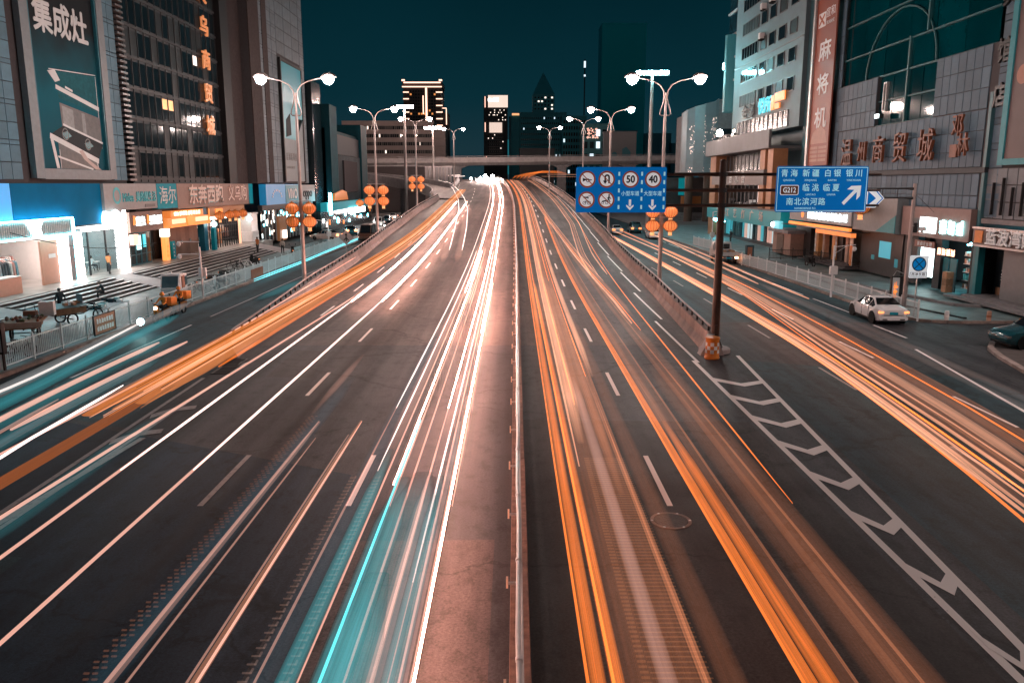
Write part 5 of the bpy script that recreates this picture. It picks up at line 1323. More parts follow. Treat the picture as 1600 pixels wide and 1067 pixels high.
for k in range(3): bxx = thing('carton', ['lower', 'middle', 'top'][k] + ' carton of the stack outside the cyan lit shop', 'carton', (XR-.5, 58.1, .32+.5*k), -PI/2, 'cartons outside the cyan lit shop'); obj('body', MB().bevbox(-.3, .3, -.25, .25, 0, .48, .02), M_WOOD, bxx); obj('tape', MB().box(-.301, .301, -.03, .03, .481, .484), M_SIGNW, bxx)
# bank style shop behind the direction sign
bk = thing('shopfront', 'shop with cyan lit name and glowing orange soffit over a doorway on the right', 'shop', (XR, 0, .3), -PI/2)
obj('fascia', RX(MB(), 74.4, 91, -1.0, .05, 3.9, 5.4), M_FGREY, bk)
obj('lantern_board', RX(MB(), 66.0, 74.3, -.9, .05, 3.7, 6.6), mat('pale mural', (.18, .20, .21), .45, noise=.12), bk)
obj('mural_corner', MB().prism([(-66.01, 3.75), (-66.01, 5.2), (-69.5, 3.75)], -.95, -.905, 'y'), mat('teal mural', (.02, .22, .26), .45), bk)
for k in range(10): a_ = -85.4+1.02*k; obj('lit_letter', strokes(MB(), a_, a_+.92, -1.01, 4.18, 4.95, 1, rr_, .08), M_LED, bk)
obj('emblem', disc(MB(), -87.0, 4.6, .42, -1.02, 8), M_LEDO, bk)
obj('soffit_light', RX(MB(), 74.2, 90.5, -1.25, -1.01, 3.45, 3.72), M_NEONO, bk)
obj('soffit_light', RX(MB(), 72.4, 81.0, -1.75, -1.3, 3.0, 3.38), emat('peach soffit', (1, .25, .06), 1.0, True), bk)
obj('canopy', RX(MB(), 72.2, 91, -1.9, .05, 3.39, 3.44), M_DARK, bk)
obj('back_wall', RX(MB(), 66, 91, 2.0, 2.1, 0, 3.9), mat('dark interior', (.035, .025, .022), .6, noise=.3), bk)
for a_, b_, c_ in ((66, 73.9, 3.69), (78.0, 79.2, 3.38), (86.5, 91, 3.38)): obj('side_wall', RX(MB(), a_, b_, -.15, .3, 0, c_), mat('dark stone wall', (.04, .035, .035), .35, noise=.2), bk)
for a_, b_ in ((83.6, 84.6), (79.25, 80.0)): obj('jamb', RX(MB(), a_, b_, -.4, .2, 0, 3.3), mat('amber jamb', (.55, .26, .09), .5, noise=.15), bk)
obj('lit_jamb', RX(MB(), 80.05, 80.35, -.1, .25, 0, 3.2), emat('amber glow', (1, .4, .1), 1.3, False), bk)
for a_, b_ in ((82.2, 82.7), (76.4, 77.0)): obj('pillar', RX(MB(), a_, b_, -.3, .2, 0, 3.3), mat('pale couplet', (.34, .22, .17), .5, noise=.2), bk)
for y in (84.4, 79.0): obj('couplet', strokes(MB(), -y-.25, -y+.25, -.405, .6, 3.0, 1, rr_, .01), M_PW, bk)
obj('wall_poster', RX(MB(), 68.0, 70.2, -.16, -.11, 1.5, 2.9), emat('cyan poster dim', (.05, .45, .6), .45, False, (.05, .4, .5)), bk)
obj('wall_plaque', RX(RX(MB(), 66.6, 67.2, -.16, -.11, .9, 1.6), 71.0, 71.6, -.16, -.11, 1.2, 1.6), mat('cyan plaque', (.03, .35, .45), .4), bk)
obj('step', RX(RX(RX(MB(), 74, 86, -1.6, 1.9, -.02, .14), 74.5, 85.5, -1.2, 1.9, .141, .28), 75, 85, -.8, 1.9, .281, .42), M_RISER, bk)
lantern(XR - 1.6, 71.2, 6.1, 1.45, 'large dim red lantern before the pale mural board on the right', M_LANTD, 'lanterns of the right shops')
vb = thing('upright_banner', 'narrow upright orange and white banner by the dark stone wall', 'banner', (XR-.6, 74.9, .3), -PI/2); obj('sheet', MB().box(-.35, .35, -.03, .03, .1, 3.2), mat('white banner', (.6, .55, .5), .6), vb); obj('orange_field', MB().box(-.28, .28, -.045, -.031, .2, 2.2), mat('orange banner', (.5, .16, .05), .6), vb)
# brown kiosk between
kq = thing('kiosk', 'low brown kiosk with flat roof beside the dark handrail on the right', 'kiosk', (31.6, 91.5, .3), -PI/2)
obj('body', MB().box(-3.0, 3.0, -1.2, 1.5, 0, 2.4), mat('salmon wall', (.30, .17, .13), .6, noise=.15), kq); obj('door', MB().box(-1.4, .8, -1.26, -1.205, 0, 2.2), mat('brown shutter', (.12, .07, .05), .6), kq)
obj('roof', MB().box(-3.4, 3.4, -1.7, 1.7, 2.41, 2.75), M_CONC, kq); obj('lamp', MB().lathe([(.05, 2.9), (.28, 3.05), (.28, 3.3), (.1, 3.45)], 10, (-2.2, -1.5, 0)), M_NEONW, kq)
obj('lit_box', MB().box(-1.8, .2, -1.6, -1.2, 2.76, 3.6), emat('cyan lit box', (.2, .75, .85), .8, False), kq)
# red vertical banner on a pilaster
RV = thing('banner', 'tall rust red vertical banner with white characters on the mall corner', 'banner', (XR, 0, 0), -PI/2)
obj('sheet', RX(MB(), 82.7, 88.0, -.5, -.35, 9.9, 26.4), mat('rust red print', (.24, .062, .034), .5, noise=.12, scale=.4), RV)
obj('frame', RX(MB(), 88.01, 88.5, -.7, .06, 9.5, 44), M_STEEL, RV)
for c_, z in (('麻', 21.1), ('将', 17.8), ('机', 14.5)): text(RV, 'lettering', c_, 2.15, M_SIGNW, (-85.2, -.52, z), bold=.02, extrude=.01, sx=1.5)
lb = obj('logo_box', RX(MB(), 85.5, 87.4, -.53, -.51, 23.6, 25.0), M_SIGNW, RV); g = MB(); bar(g, -87.2, 23.8, -85.8, 24.8, .25, -.545); bar(g, -87.2, 24.8, -85.8, 23.8, .25, -.546); obj('logo_mark', g, M_RING, lb)
text(RV, 'lettering', '宣和', 1.0, M_SIGNW, (-84.3, -.52, 24.7), extrude=.01, sx=1.2); text(RV, 'lettering', 'XUANHE', .5, M_SIGNW, (-84.3, -.52, 23.8), extrude=.01)
M_FPR = mat('faded print', (.34, .17, .12), .5, noise=.15)
obj('scene_print', MB().prism([(-87.6, 12.1), (-83.1, 12.1), (-83.5, 13.2), (-85.2, 13.9), (-87.0, 13.2)], -.515, -.501, 'y'), M_FPR, RV)
for k in range(4): obj('line_print', RX(RX(MB(), 85.4, 87.5, -.515, -.501, 10.3+.42*k, 10.55+.42*k), 83.1, 85.2, -.515, -.501, 10.3+.42*k, 10.55+.42*k), M_FPR, RV)
for k in range(18):
    z = 6 + 1.6*k
    ptile(88.6, 90.1, z, z+1.18); ptile(88.6, 90.1, z+1.18, z+1.6)
    if z > 8.6: ptile(81.7, 82.6, z, z+1.6)

# ---------------- white office block with air conditioners
XW = 34.5
Wt = thing('office_block', 'pale tiled office block with rows of windows and a floodlit balcony', 'building', (XW, 0, 0), -PI/2)
M_WW = mat('pale render', (.125, .18, .205), .6, noise=.10, scale=.5)
obj('wall', RX(RX(MB(), 100.5, 131, .1, 22, 14.9, 46), 100.5, 131, 2.5, 22, 0, 14.89), M_WW, Wt)
obj('end_strip', RX(MB(), 91, 100.4, .6, 20, 5.0, 46), mat('teal render', (.03, .09, .11), .6, noise=.12, scale=.4), Wt)
wins = [(127.0, 119.2), (117.8, 115.4), (114.0, 111.6), (110.0, 107.4), (105.6, 103.2)]
M_FRM = mat('window frame', (.12, .12, .125), .4, .2, noise=.1)
for r_, z in enumerate((19.4, 22.9, 26.2, 29.6, 33.0, 36.4)):
    for ci, (b, a) in enumerate(wins):
        w_ = obj('window', RX(RX(RX(RX(MB(), a, b, -.02, .09, z-.08, z), a, b, -.02, .09, z+1.6, z+1.68), a-.08, a, -.02, .09, z-.08, z+1.68), b, b+.08, -.02, .09, z-.08, z+1.68), M_FRM, Wt)
        obj('pane', RX(MB(), a+.005, b-.005, .03, .09, z+.005, z+1.595), M_PANE if (r_+ci) % 3 else M_PANEB, w_)
        if b - a > 5:
            for k in range(1, 6): obj('mullion', RX(MB(), a+(b-a)*k/6-.04, a+(b-a)*k/6+.04, .0, .028, z, z+1.6), M_FRM, w_)
ac = MB().bevbox(-.45, .45, -.55, .09, 0, .75, .05).lathe([(.28, -.57), (.28, -.551)], 14, (0, 0, .38), 'y').mesh('air_conditioner', M_WHITE)
for i, (y, z, l) in enumerate(((116.6, 31.4, 'white air conditioner high on the office block, leftmost of three'), (112.8, 31.6, 'white air conditioner high on the office block, middle of three'), (105.0, 31.9, 'white air conditioner high on the office block, rightmost of three'), (116.8, 27.6, 'white air conditioner on the third window row of the office block'))):
    t = thing('air_conditioner', l, 'air conditioner', (XW, y, z), -PI/2, 'air conditioners on the office block'); inst('casing', ac, t)
    obj('bracket', MB().box(-.4, -.35, -.5, .09, -.25, -.001).box(.35, .4, -.5, .09, -.25, -.001), M_DARK, t)
obj('lit_edge', RX(MB(), 100.6, 130.9, -.03, .09, 25.3, 25.38), mat('tile glint', (.5, .52, .52), .15, .3), Wt)  # pale strip painted in for a glint along the tiles
obj('shop_window', RX(MB(), 104.5, 128, .06, .099, 15.2, 17.2), M_GLASS_D, Wt)
for k in range(12): obj('mullion', RX(MB(), 104.5+2*k, 104.62+2*k, -.02, .059, 15.2, 17.2), M_FRM, Wt)
sg = thing('lit_sign', 'cyan and orange lit characters on the pale office block', 'sign', (XW, 0, 0), -PI/2)
text(sg, 'lettering', '悦所', 2.2, emat('cyan characters', (.05, .62, .75), 1.0, False), (-113.6, -.2, 18.35), extrude=.08, sx=1.35, bold=.02)
g = MB(); g.box(-110.8, -109.6, -.25, -.1, 17.6, 19.4).box(-109.3, -105.4, -.25, -.1, 18.5, 19.6).box(-109.3, -107.3, -.25, -.1, 17.6, 18.3)
obj('lit_letters', g, M_LEDO, sg)
text(sg, 'dim_lettering', '金都', 2.2, M_PG, (-121.5, -.2, 18.2), extrude=.08, sx=1.5)
# balcony and lower storeys
bc = obj('balcony', RX(RX(MB(), 100.5, 133, -3.2, 2.4, 12.3, 12.6), 100.5, 133, -3.4, -3.1, 12.35, 14.6), mat('grey balcony', (.15, .155, .165), .55, noise=.12, scale=.4), Wt)
for k in range(9): rl_ = obj('stored_item', RX(MB(), 118+1.2*k, 118.8+1.2*k, -2.5, -1.5, 12.61, 14.2+rr_.uniform(0, 1.2)), M_DARK, bc)
bl = thing('flood_lamp', 'dazzling floodlight on the balcony of the pale office block', 'floodlight', (XW-3.4, 124.5, 15.0), -PI/2)
obj('lamp', MB().lathe([(.05, -.5), (.38, -.35), (.5, 0), (.38, .35), (.05, .5)], 12, (0, 0, .5)), emat('balcony flood', (1, .76, .64), 220, True), bl); obj('bracket', MB().box(-.08, .08, -.08, .08, -.5, -.02), M_DARK, bl)
bl2 = thing('flood_lamp', 'smaller lamp right of the dazzling balcony floodlight', 'floodlight', (XW-2.6, 119.5, 15.2), -PI/2)
obj('lamp', MB().lathe([(.05, -.2), (.22, 0), (.05, .2)], 10, (0, 0, .3)), emat('balcony lamp', (1, .62, .42), 20, False), bl2); obj('bracket', MB().box(-.05, .05, -.05, .05, -.5, .08), M_DARK, bl2)
for a_, b_, z_ in ((101, 103, 4.96), (104.2, 106.2, 4.96), (129, 132.5, 0)): obj('column', RX(MB(), a_, b_, -2.6, -.8, z_, 12.29), mat('amber column', (.34, .17, .085), .5, noise=.2, scale=.6), Wt)
obj('curtain_window', RX(MB(), 106.5, 128.5, -1.0, -.9, 9.9, 12.2), M_GLASS_D, Wt)
for k in range(22): obj('curtain', RX(MB(), 106.7+1.0*k, 106.7+1.0*k+rr_.uniform(.2, .7), -.89, -.85, 9.95, 12.1), rr_.choice([M_PANEB, M_PG, mat('curtain rose', (.16, .12, .115), .7)]), Wt)
for k in range(12): obj('mullion', RX(MB(), 106.5+2*k, 106.62+2*k, -1.08, -1.001, 9.9, 12.2), M_FRM, Wt)
sgb = thing('shop_sign', 'dull grey band with brush characters above the lit upper shop', 'shop sign', (XW, 0, 0), -PI/2)
obj('board', RX(MB(), 103.5, 130, -2.9, -.7, 7.9, 9.8), mat('dull sign band', (.15, .145, .145), .5, noise=.15, scale=.4), sgb)
for i, c_ in enumerate('真善永香'): text(sgb, 'lettering', c_, 1.8, M_PW, (-122+3.2*i, -2.92, 8.85), extrude=.06, sx=.9)
obj('lit_room', RX(MB(), 104, 118, .8, .9, 4.9, 7.8), emat('warm white room', (1, .86, .80), 1.5, True), Wt)
obj('dark_room', RX(MB(), 118.01, 128.8, .8, .9, 4.9, 7.8), M_PD, Wt)
for k in range(13): obj('mullion', RX(MB(), 104.0+2*k, 104.12+2*k, -1.0, -.9, 4.9, 7.89), M_FRM, Wt)
for k in range(20): x = 104.5+1.2*k; obj('goods', RX(MB(), x, x+.8, -.6, .2, 4.81, 5.3+rr_.uniform(0, .7)), rr_.choice([M_PG, M_PANEB, M_PW]), Wt)
tf = thing('shop_sign', 'long teal fascia with gold characters above the garment market windows', 'shop sign', (XW, 0, 0), -PI/2)
obj('board', RX(MB(), 95, 131, -3.2, -.5, 2.9, 4.8), emat('teal market fascia', (.0, .26, .30), .20, False, (.01, .22, .25)), tf)
obj('top_rail', RX(MB(), 95, 131, -3.3, -.5, 4.801, 4.95), M_CONC, tf)
for i, c_ in enumerate('工艺灯广场'): text(tf, 'lettering', c_, 1.35, M_BEIGEL, (-118.5+4.0*i, -3.23, 3.9), extrude=.05, sx=1.3)
mk = thing('shopfront', 'market hall with shimmering cyan glass panels and dark steps on the right', 'shop', (XW, 0, 0), -PI/2)
obj('back_wall', RX(MB(), 96, 131, .0, .1, 0, 2.9), M_GLASS_D, mk)
for k in range(26):
    y = 97 + 1.3*k
    m_ = rr_.choice([mat('grey shop glass', (.12, .14, .15), .2), emat('cyan glass glow', (.1, .6, .7), .5, False), emat('pale glass glow', (.65, .8, .82), .7, False), M_PD, emat('peach glass glow', (.9, .5, .4), .6, False), emat('teal glass glow', (.02, .35, .42), .5, False)])
    obj('shop_panel', RX(MB(), y, y+rr_.uniform(.5, 1.2), -.15, -.02, .3, 2.8), m_, mk)
obj('step', RX(RX(RX(MB(), 96, 131, -1.0, -.16, 0, .30), 96, 131, -1.6, -1.005, 0, .2), 96, 131, -2.2, -1.605, 0, .1), M_RISER, mk)
obj('lamp', MB().lathe([(.05, 2.3), (.35, 2.5), (.35, 2.8), (.1, 2.95)], 10, (-127.6, -2.6, 0)), M_NEONC, mk); obj('lamp_tube', RX(MB(), 119.5, 123.5, -3.4, -3.21, 2.55, 2.75), M_NEONC, mk)
obj('lamp', MB().lathe([(.05, 2.3), (.3, 2.45), (.3, 2.7), (.1, 2.85)], 10, (-97, -2.6, 0)), M_NEONW, mk)
# teal lit stair tower at the block's far end
sw = thing('lit_shaft', 'teal lit lift shaft with white lamp on the far edge of the office block', 'shaft', (XW+1.2, 135, 0), -PI/2)
obj('glass', MB().box(-2.4, 2.4, -.6, 4, 24, 46), mat('shaft glass', (.008, .02, .026), .15, noise=.1), sw); obj('cyan_shaft', MB().lathe([(1.2, 19.3), (1.2, 31)], 12, (.9, -.8, 0)), emat('cyan shaft', (.06, .36, .42), .14, False), sw)
for k in range(6): obj('floor', MB().box(-2.5, 2.5, -.8, 4, 24+3.5*k, 24.3+3.5*k), M_CONC_L, sw)
obj('lamp', MB().box(-2.0, .6, -1.5, -1.0, 26.2, 27.2), emat('cyan flood', (.5, 1, 1), 18, True), sw)
# curved grey hall beyond
hall = thing('curved_hall', 'grey windowless hall on columns with glittering vertical streaks', 'building', (41.5, 175, 0))
cur = [(-5.3, 2.0), (-4.6, .6), (-3.2, -.4), (-1.2, -.9), (1.0, -.9), (1.6, -.85)]
for k, ((ax, ay), (bx, by)) in enumerate(zip(cur, cur[1:])):
    zt = 22.8 + k*.55
    obj('cladding', MB().add([(ax, ay, 10.2), (bx, by, 10.2), (bx, by, zt+.5), (ax, ay, zt), (ax, ay+1, 10.2), (bx, by+1, 10.2), (bx, by+1, zt+.5), (ax, ay+1, zt)], [(0,1,2,3),(4,7,6,5),(0,4,5,1),(3,2,6,7),(0,3,7,4),(1,5,6,2)]), mat('hall cladding', (.20, .24, .26), .38, .2, noise=.12, scale=.3), hall)
obj('side_wall', MB().box(1.62, 8, -.8, 12, 10.2, 25.3), M_CONC, hall); obj('core', MB().box(-4.5, 1.6, 2.2, 12, 10.2, 22.5), M_CONC, hall)
g = MB()
for k in range(260):
    c_ = rr_.choice((-3.6, -1.4, .7)); z = 10.5 + 12.5*rr_.random()**1.0
    if not (z > 14.2 and z < 22 or z < 11.4): continue
    if c_ < -3 and z > 20: continue
    x = c_ + rr_.gauss(0, .28); y = -1.0 if x > -1.3 else (-.5 if x > -3.2 else -.05 - (x+3.2)*.72 - .6)
    s_ = rr_.uniform(.03, .10); g.box(x-s_*.6, x+s_*.6, y-.05, y-.01 if x > -1.3 else y+.3, z-s_, z+s_*1.6)
o = obj('glints', g, emat('glint', (1, .72, .62), 1.5, False), hall); o['kind'] = 'stuff'
for x in (-3.5, .5, 6): obj('column', MB().lathe([(.9, 0), (.9, 10.19)], 14, (x, 1.5, 0)), mat('brown column', (.10, .06, .045), .5, noise=.15), hall)
obj('window', MB().box(2.6, 6.2, -.85, -.801, 17.5, 19.4).box(2.4, 4.4, -.85, -.801, 12.2, 13.8), M_PANE, hall)
# dim street level behind the curved hall
bh = thing('street_wall', 'dim street wall with orange light box beneath the curved grey hall', 'wall', (46, 190, 0))
obj('wall', MB().box(-14, 20, 0, 2, 0, 9.5), mat('dim wall', (.10, .09, .09), .7, noise=.4, scale=.15), bh); obj('light_box', MB().box(-8.6, -4.2, -9.0, -8.6, 3.6, 5.4).box(-6.6, -6.3, -8.8, -8.7, 0, 3.59), emat('orange board', (1, .42, .22), .7, False), bh)
obj('teal_panel', MB().box(-7.5, -5.6, -.3, -.01, 5.5, 9.4), emat('teal panel', (.0, .5, .58), .25, False), bh)
obj('steps', MB().box(-13.5, 6, -9, -7, 0, .5).box(-13.5, 6, -7, -5, 0, 1.0).box(-13.5, 6, -5, -.31, 0, 1.6), M_CONC, bh)

# ================================================================== FAR BUILDINGS
def win_grid(parent, u0, u1, z0, z1, nu, nz, y, lit, m_l, m_d, fw=.62, fh=.55, name='windows', rnd=None):
    """windows only a few pixels wide: real recessed panes joined into one part"""
    rnd = rnd or random.Random(int(u0*7+z0))
    a = MB(); b = MB()
    for i in range(nu):
        for j in range(nz):
            du, dz = (u1-u0)/nu, (z1-z0)/nz
            q = b if rnd.random() < lit else a
            q.box(u0+du*(i+.5-fw/2), u0+du*(i+.5+fw/2), y-.12, y-.02, z0+dz*(j+.5-fh/2), z0+dz*(j+.5+fh/2))
    for nm, q, m in (('dark_' + name, a, m_d), ('lit_' + name, b, m_l)):
        if q.f:
            o = obj(nm, q, m, parent); o['kind'] = 'stuff'
M_FD = mat('far dark glass', (.012, .016, .02), .2, noise=.1)
M_FLIT = emat('far lit window', (1, .82, .7), 1.8, False)
M_FLITB = emat('far cool window', (.75, .9, 1), 1.3, False)
def building(name, label, x, y, w, d, h, m, lit, nu, nz, ml=M_FLIT, z0=0.0, frac=(.06, .94), fw=.62, fh=.55):
    t = thing(name, label, 'building', (x, y, 0))
    obj('wall', MB().box(-w/2, w/2, 0, d, z0, h), m, t)
    obj('roof', MB().box(-w/2-.2, w/2+.2, -.2, d+.2, h+.001, h+.6), m, t)
    if nu: win_grid(t, -w*frac[1]/2, w*frac[1]/2, z0+h*frac[0], h*.98, nu, nz, 0, lit, ml, M_FD, fw, fh)
    return t
tan = thing('banded_building', 'long tan office slab with five dark window bands above the overpass', 'building', (-47.5, 335, 0))
M_TAN = mat('tan render', (.30, .235, .22), .65, noise=.08, scale=.2)
obj('wall', MB().box(-21, 16, 0, 14, 0, 33.0).box(16, 20.5, 1.5, 14, 0, 31.0), M_TAN, tan)
gg = random.Random(8)
for k in range(5):
    z = 17.0 + 3.15*k
    obj('window_band', MB().box(-20.6, 15.6, -.12, -.02, z, z+1.35), M_FD, tan)
    g = MB(); g2 = MB()
    for j in range(46):
        u = -20.2 + .78*j
        (g2 if gg.random() < .08 else g).box(u, u+gg.choice((.25, .4, .55)), -.2, -.121, z+.05, z+1.3)
    o = obj('curtains', g, mat('far curtain', (.10, .085, .08), .6), tan); o['kind'] = 'stuff'
    o = obj('lit_panes', g2, M_FLIT, tan); o['kind'] = 'stuff'
    obj('balcony', MB().box(16.2, 20.9, .6, 1.49, z-.6, z), M_TAN, tan)
for k, (u, z) in enumerate(((3, 27.3), (9, 27.2), (-17.5, 24.0), (-15, 21.0))): obj('wall_lamp', MB().lathe([(.05, -.3), (.4, 0), (.05, .3)], 8, (u, -.6, z)), emat('far lamp', (1, .75, .62), 8, False), tan)
# tower outlined with light
M_OUT = emat('outline light', (1, .60, .44), 2.2, False)
tw = thing('outlined_tower', 'dark tower outlined with glowing pinkish light strips on the left skyline', 'tower', (-45.5, 425, 0))
obj('wall', MB().box(-9.6, 9.6, 0, 18, 0, 58.5).box(9.61, 12.5, 4, 18, 0, 44), mat('tower dark', (.03, .022, .022), .5, noise=.1), tw)
obj('crown', MB().box(-10.0, 10.0, -.4, 18, 56.2, 58.8), mat('tower crown', (.12, .08, .07), .5), tw)
obj('light_strip', MB().box(-9.2, 9.4, -.8, -.41, 58.0, 58.6).box(-10.2, -8.6, -.8, -.41, 59.0, 59.8).box(8.6, 10.2, -.8, -.41, 59.0, 59.8).box(-10, 10, -.8, -.41, 56.0, 56.5), M_OUT, tw)
obj('light_strip', MB().box(1.6, 2.5, -.6, -.1, 33, 55.8).box(.2, .7, -.6, -.1, 43, 52), M_OUT, tw)
for k in range(6):
    obj('light_strip', MB().box(-9.6, -6.8, -.5, -.1, 53.4-3.25*k, 53.9-3.25*k), M_OUT, tw); obj('light_strip', MB().box(7.0, 10.2, -.5, -.1, 53.4-3.25*k, 53.9-3.25*k), M_OUT, tw)
obj('light_strip', MB().box(11.6, 12.0, 3.5, 3.9, 38, 46).box(9.8, 11.9, 3.5, 3.9, 46, 46.4), M_OUT, tw)
win_grid(tw, -6.5, 7, 36, 55, 10, 12, 0, .06, emat('amber far window', (1, .36, .1), .9, False), M_FD)
# twin lit bank tower
t2 = thing('lit_top_tower', 'slim tower with glowing curtain of light at its top and middle', 'tower', (-11.8, 600, 0))
obj('wall', MB().box(-8.6, 8.6, 0, 16, 0, 69.6), mat('tower grey', (.05, .045, .047), .5, noise=.15, scale=.1), t2)
gg2 = random.Random(4)
for z0, z1, a, b in ((62, 70.3, -5.4, 8.7), (44.5, 51.5, -4.6, 4.6)):
    bs_ = obj('light_curtain', MB().box(a, b, -.6, -.05, z0, z1), emat('warm curtain', (1, .76, .64), 1.3, False), t2)
    g = MB()
    for k in range(18): u = a + (b-a)*k/18; g.box(u, u+.16, -.85, -.61, z0, z1)
    o = obj('fins', g, mat('curtain fin', (.2, .15, .13), .5), bs_); o['kind'] = 'stuff'
obj('lit_letters', strokes(MB(), -5.6, 2.4, -.9, 66.0, 68.5, 4, gg2, .3), emat('far letters', (1, .95, .92), 6, False), t2)
obj('light_strip', MB().box(-7.8, -7.2, -.5, -.05, 62, 69.5).box(-7.8, -7.2, -.5, -.05, 45, 51.5).box(-7.0, -6.5, -.5, -.05, 22, 28), emat('rose strip', (1, .55, .42), 1.8, False), t2)
win_grid(t2, -5, 5.5, 22, 42, 2, 12, 0, .0, M_FLIT, mat('tower bands', (.16, .12, .11), .5), .96, .5, 'bands')
win_grid(t2, -6, 7.5, 52.5, 61, 14, 5, 0, .2, M_FLIT, M_FD, .6, .4)
win_grid(t2, -6, 6, 30, 44, 8, 6, -.2, .06, M_FLIT, M_FD, .4, .3, 'few_windows')
M_B1 = mat('far slate', (.10, .26, .30), .6, noise=.1, scale=.05); M_B2 = mat('far teal', (.04, .28, .33), .6, noise=.1, scale=.05); M_B3 = mat('far grey', (.10, .10, .105), .6, noise=.1, scale=.1)  # slate and teal paled in place of haze
b = building('slim_building', 'slim dark building with a teal lit edge right of the lit top tower', 1.8, 610, 8.0, 14, 56, M_B1, .0, 0, 0)
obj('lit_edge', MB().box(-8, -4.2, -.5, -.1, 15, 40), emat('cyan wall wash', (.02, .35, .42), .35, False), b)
building('slate_building', 'mid grey slab stepping up beside the slim dark building', 7.0, 560, 9.0, 14, 38, M_B1, .04, 5, 10)
pk_t = thing('pointed_tower', 'dark skyscraper with pointed roof in the middle of the skyline', 'tower', (19.5, 520, 0))
obj('wall', MB().box(-14.5, 14.5, 0, 22, 0, 52).box(-6.5, 7.0, 2, 18, 52.01, 63), M_B2, pk_t)
obj('spire', MB().add([(-6.5, 2, 63.01), (7, 2, 63.01), (7, 18, 63.01), (-6.5, 18, 63.01), (.2, 10, 77)], [(0,1,4),(1,2,4),(2,3,4),(3,0,4),(3,2,1,0)]), M_B2, pk_t)
obj('shoulder', MB().box(-20, -14.6, 1, 20, 0, 50), M_B2, pk_t)
win_grid(pk_t, -14, 14, 8, 50, 22, 13, 0, .045, M_FLITB, M_FD, .5, .35)
win_grid(pk_t, -6, 6.5, 53, 62, 6, 4, 2, .3, M_FLIT, M_FD, .5, .4, 'top_windows')
obj('roof_glow', MB().box(-19.5, -15.0, .4, .9, 50.1, 51.3), emat('orange roof glow', (1, .45, .2), 1.2, False), pk_t)
building('grey_block', 'low grey block just above the overpass below the pointed tower', 11.5, 380, 16, 20, 23.6, M_B3, 0, 0, 0)
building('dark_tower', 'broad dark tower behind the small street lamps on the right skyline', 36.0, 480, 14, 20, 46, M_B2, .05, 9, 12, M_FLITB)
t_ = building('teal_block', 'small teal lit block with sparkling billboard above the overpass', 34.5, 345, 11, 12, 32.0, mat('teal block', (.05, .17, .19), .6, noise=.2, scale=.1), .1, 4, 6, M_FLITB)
gz = random.Random(77); g = MB()
for k in range(60): x = gz.uniform(-3.6, 1.2); z = gz.uniform(26.5, 30.5); g.box(x, x+.35, -.4, -.15, z, z+.35)
o = obj('sparkling_board', g, emat('sparkle', (1, .5, .38), 1.5, False), t_); o['kind'] = 'stuff'
t_ = building('pale_block', 'pale square block with arched mural above the overpass on the right', 44.5, 342, 13.5, 12, 28.6, mat('pale block', (.27, .25, .25), .6, noise=.08, scale=.1), 0, 0, 0)
obj('mural', MB().prism([(1, 17), (4.5, 17), (4.5, 21), (2.6, 23.2), (1, 22.2)], -.2, -.05, 'y').lathe([(1.1, -.2), (1.1, -.05)], 12, (-2.2, 0, 20), 'y'), M_B1, t_)
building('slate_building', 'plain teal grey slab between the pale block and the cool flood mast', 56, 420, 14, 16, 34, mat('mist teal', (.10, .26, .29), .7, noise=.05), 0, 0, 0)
t_ = building('unlit_tower', 'very tall unlit tower fading into the sky behind the cool flood mast', 86, 650, 34, 26, 128, mat('haze teal', (.02, .68, .74), .8, noise=.05), 0, 0, 0)  # haze put into the colour: pale teal that meets the sky
mst = thing('roof_mast', 'thin antenna mast with a white light on the right skyline', 'antenna', (41.5, 481, 46.61))
obj('mast', MB().tube([(0, 0, 0), (0, 0, 31)], .35, 6), M_DARK, mst); obj('beacon', MB().box(-.5, .5, -.5, .5, 26.5, 30).box(-.5, .5, -.9, -.5, 21.6, 22.6), M_FLITB, mst)
# ground level clutter under the overpass: hoarding, fence panel, glow
hw = thing('hoarding', 'dark brown hoarding below the overpass left of the red lanterns', 'hoarding', (-52, 246, 0)); obj('panel', MB().box(-16, 26, 0, .5, 0, 13.2), mat('dark hoarding', (.05, .04, .04), .7, noise=.15, scale=.1), hw)
obj('portal_post', MB().box(-15.5, -14.5, -3, -2, 0, 11.5).box(-24, -14.5, -3, -2, 10.3, 11.5), emat('teal portal', (.0, .28, .34), .25, False), hw)
fp = thing('ribbed_screen', 'grey ribbed noise screen below the overpass by the slip road', 'screen', (-27, 270, 0))
for k in range(14): obj('rib', MB().box(-8+1.1*k, -7.1+1.1*k, 0, .4, 8.5, 13.4), M_CONC, fp)
obj('frame', MB().box(-8.3, 7.6, -.1, .5, 13.41, 13.8), M_CONC_L, fp)
for k, (x, y, z, w) in enumerate(((-46, 250, 11.6, 2.0),)):
    t = thing('light_box', 'small peach sign hanging below the overpass at left', 'sign', (x, y-8, z-1.2)); obj('panel', MB().bevbox(-w, w, -.2, .2, 0, 2.6, .1), mat('peach sign', (.4, .27, .23), .6), t); obj('post', MB().box(-.15, .15, 0, .2, -10.4, -.01), M_DARK, t)
# wide dim city beyond
bk_ = MB(); cr = random.Random(50)
for k in range(46):
    x = -620 + 27*k + cr.uniform(-6, 6)
    if -70 < x < 100: continue
    h = cr.uniform(22, 52); bk_.box(x-10, x+10, 640, 670, 0, h)
tag(struct('skyline', bk_, M_B1), None, None)
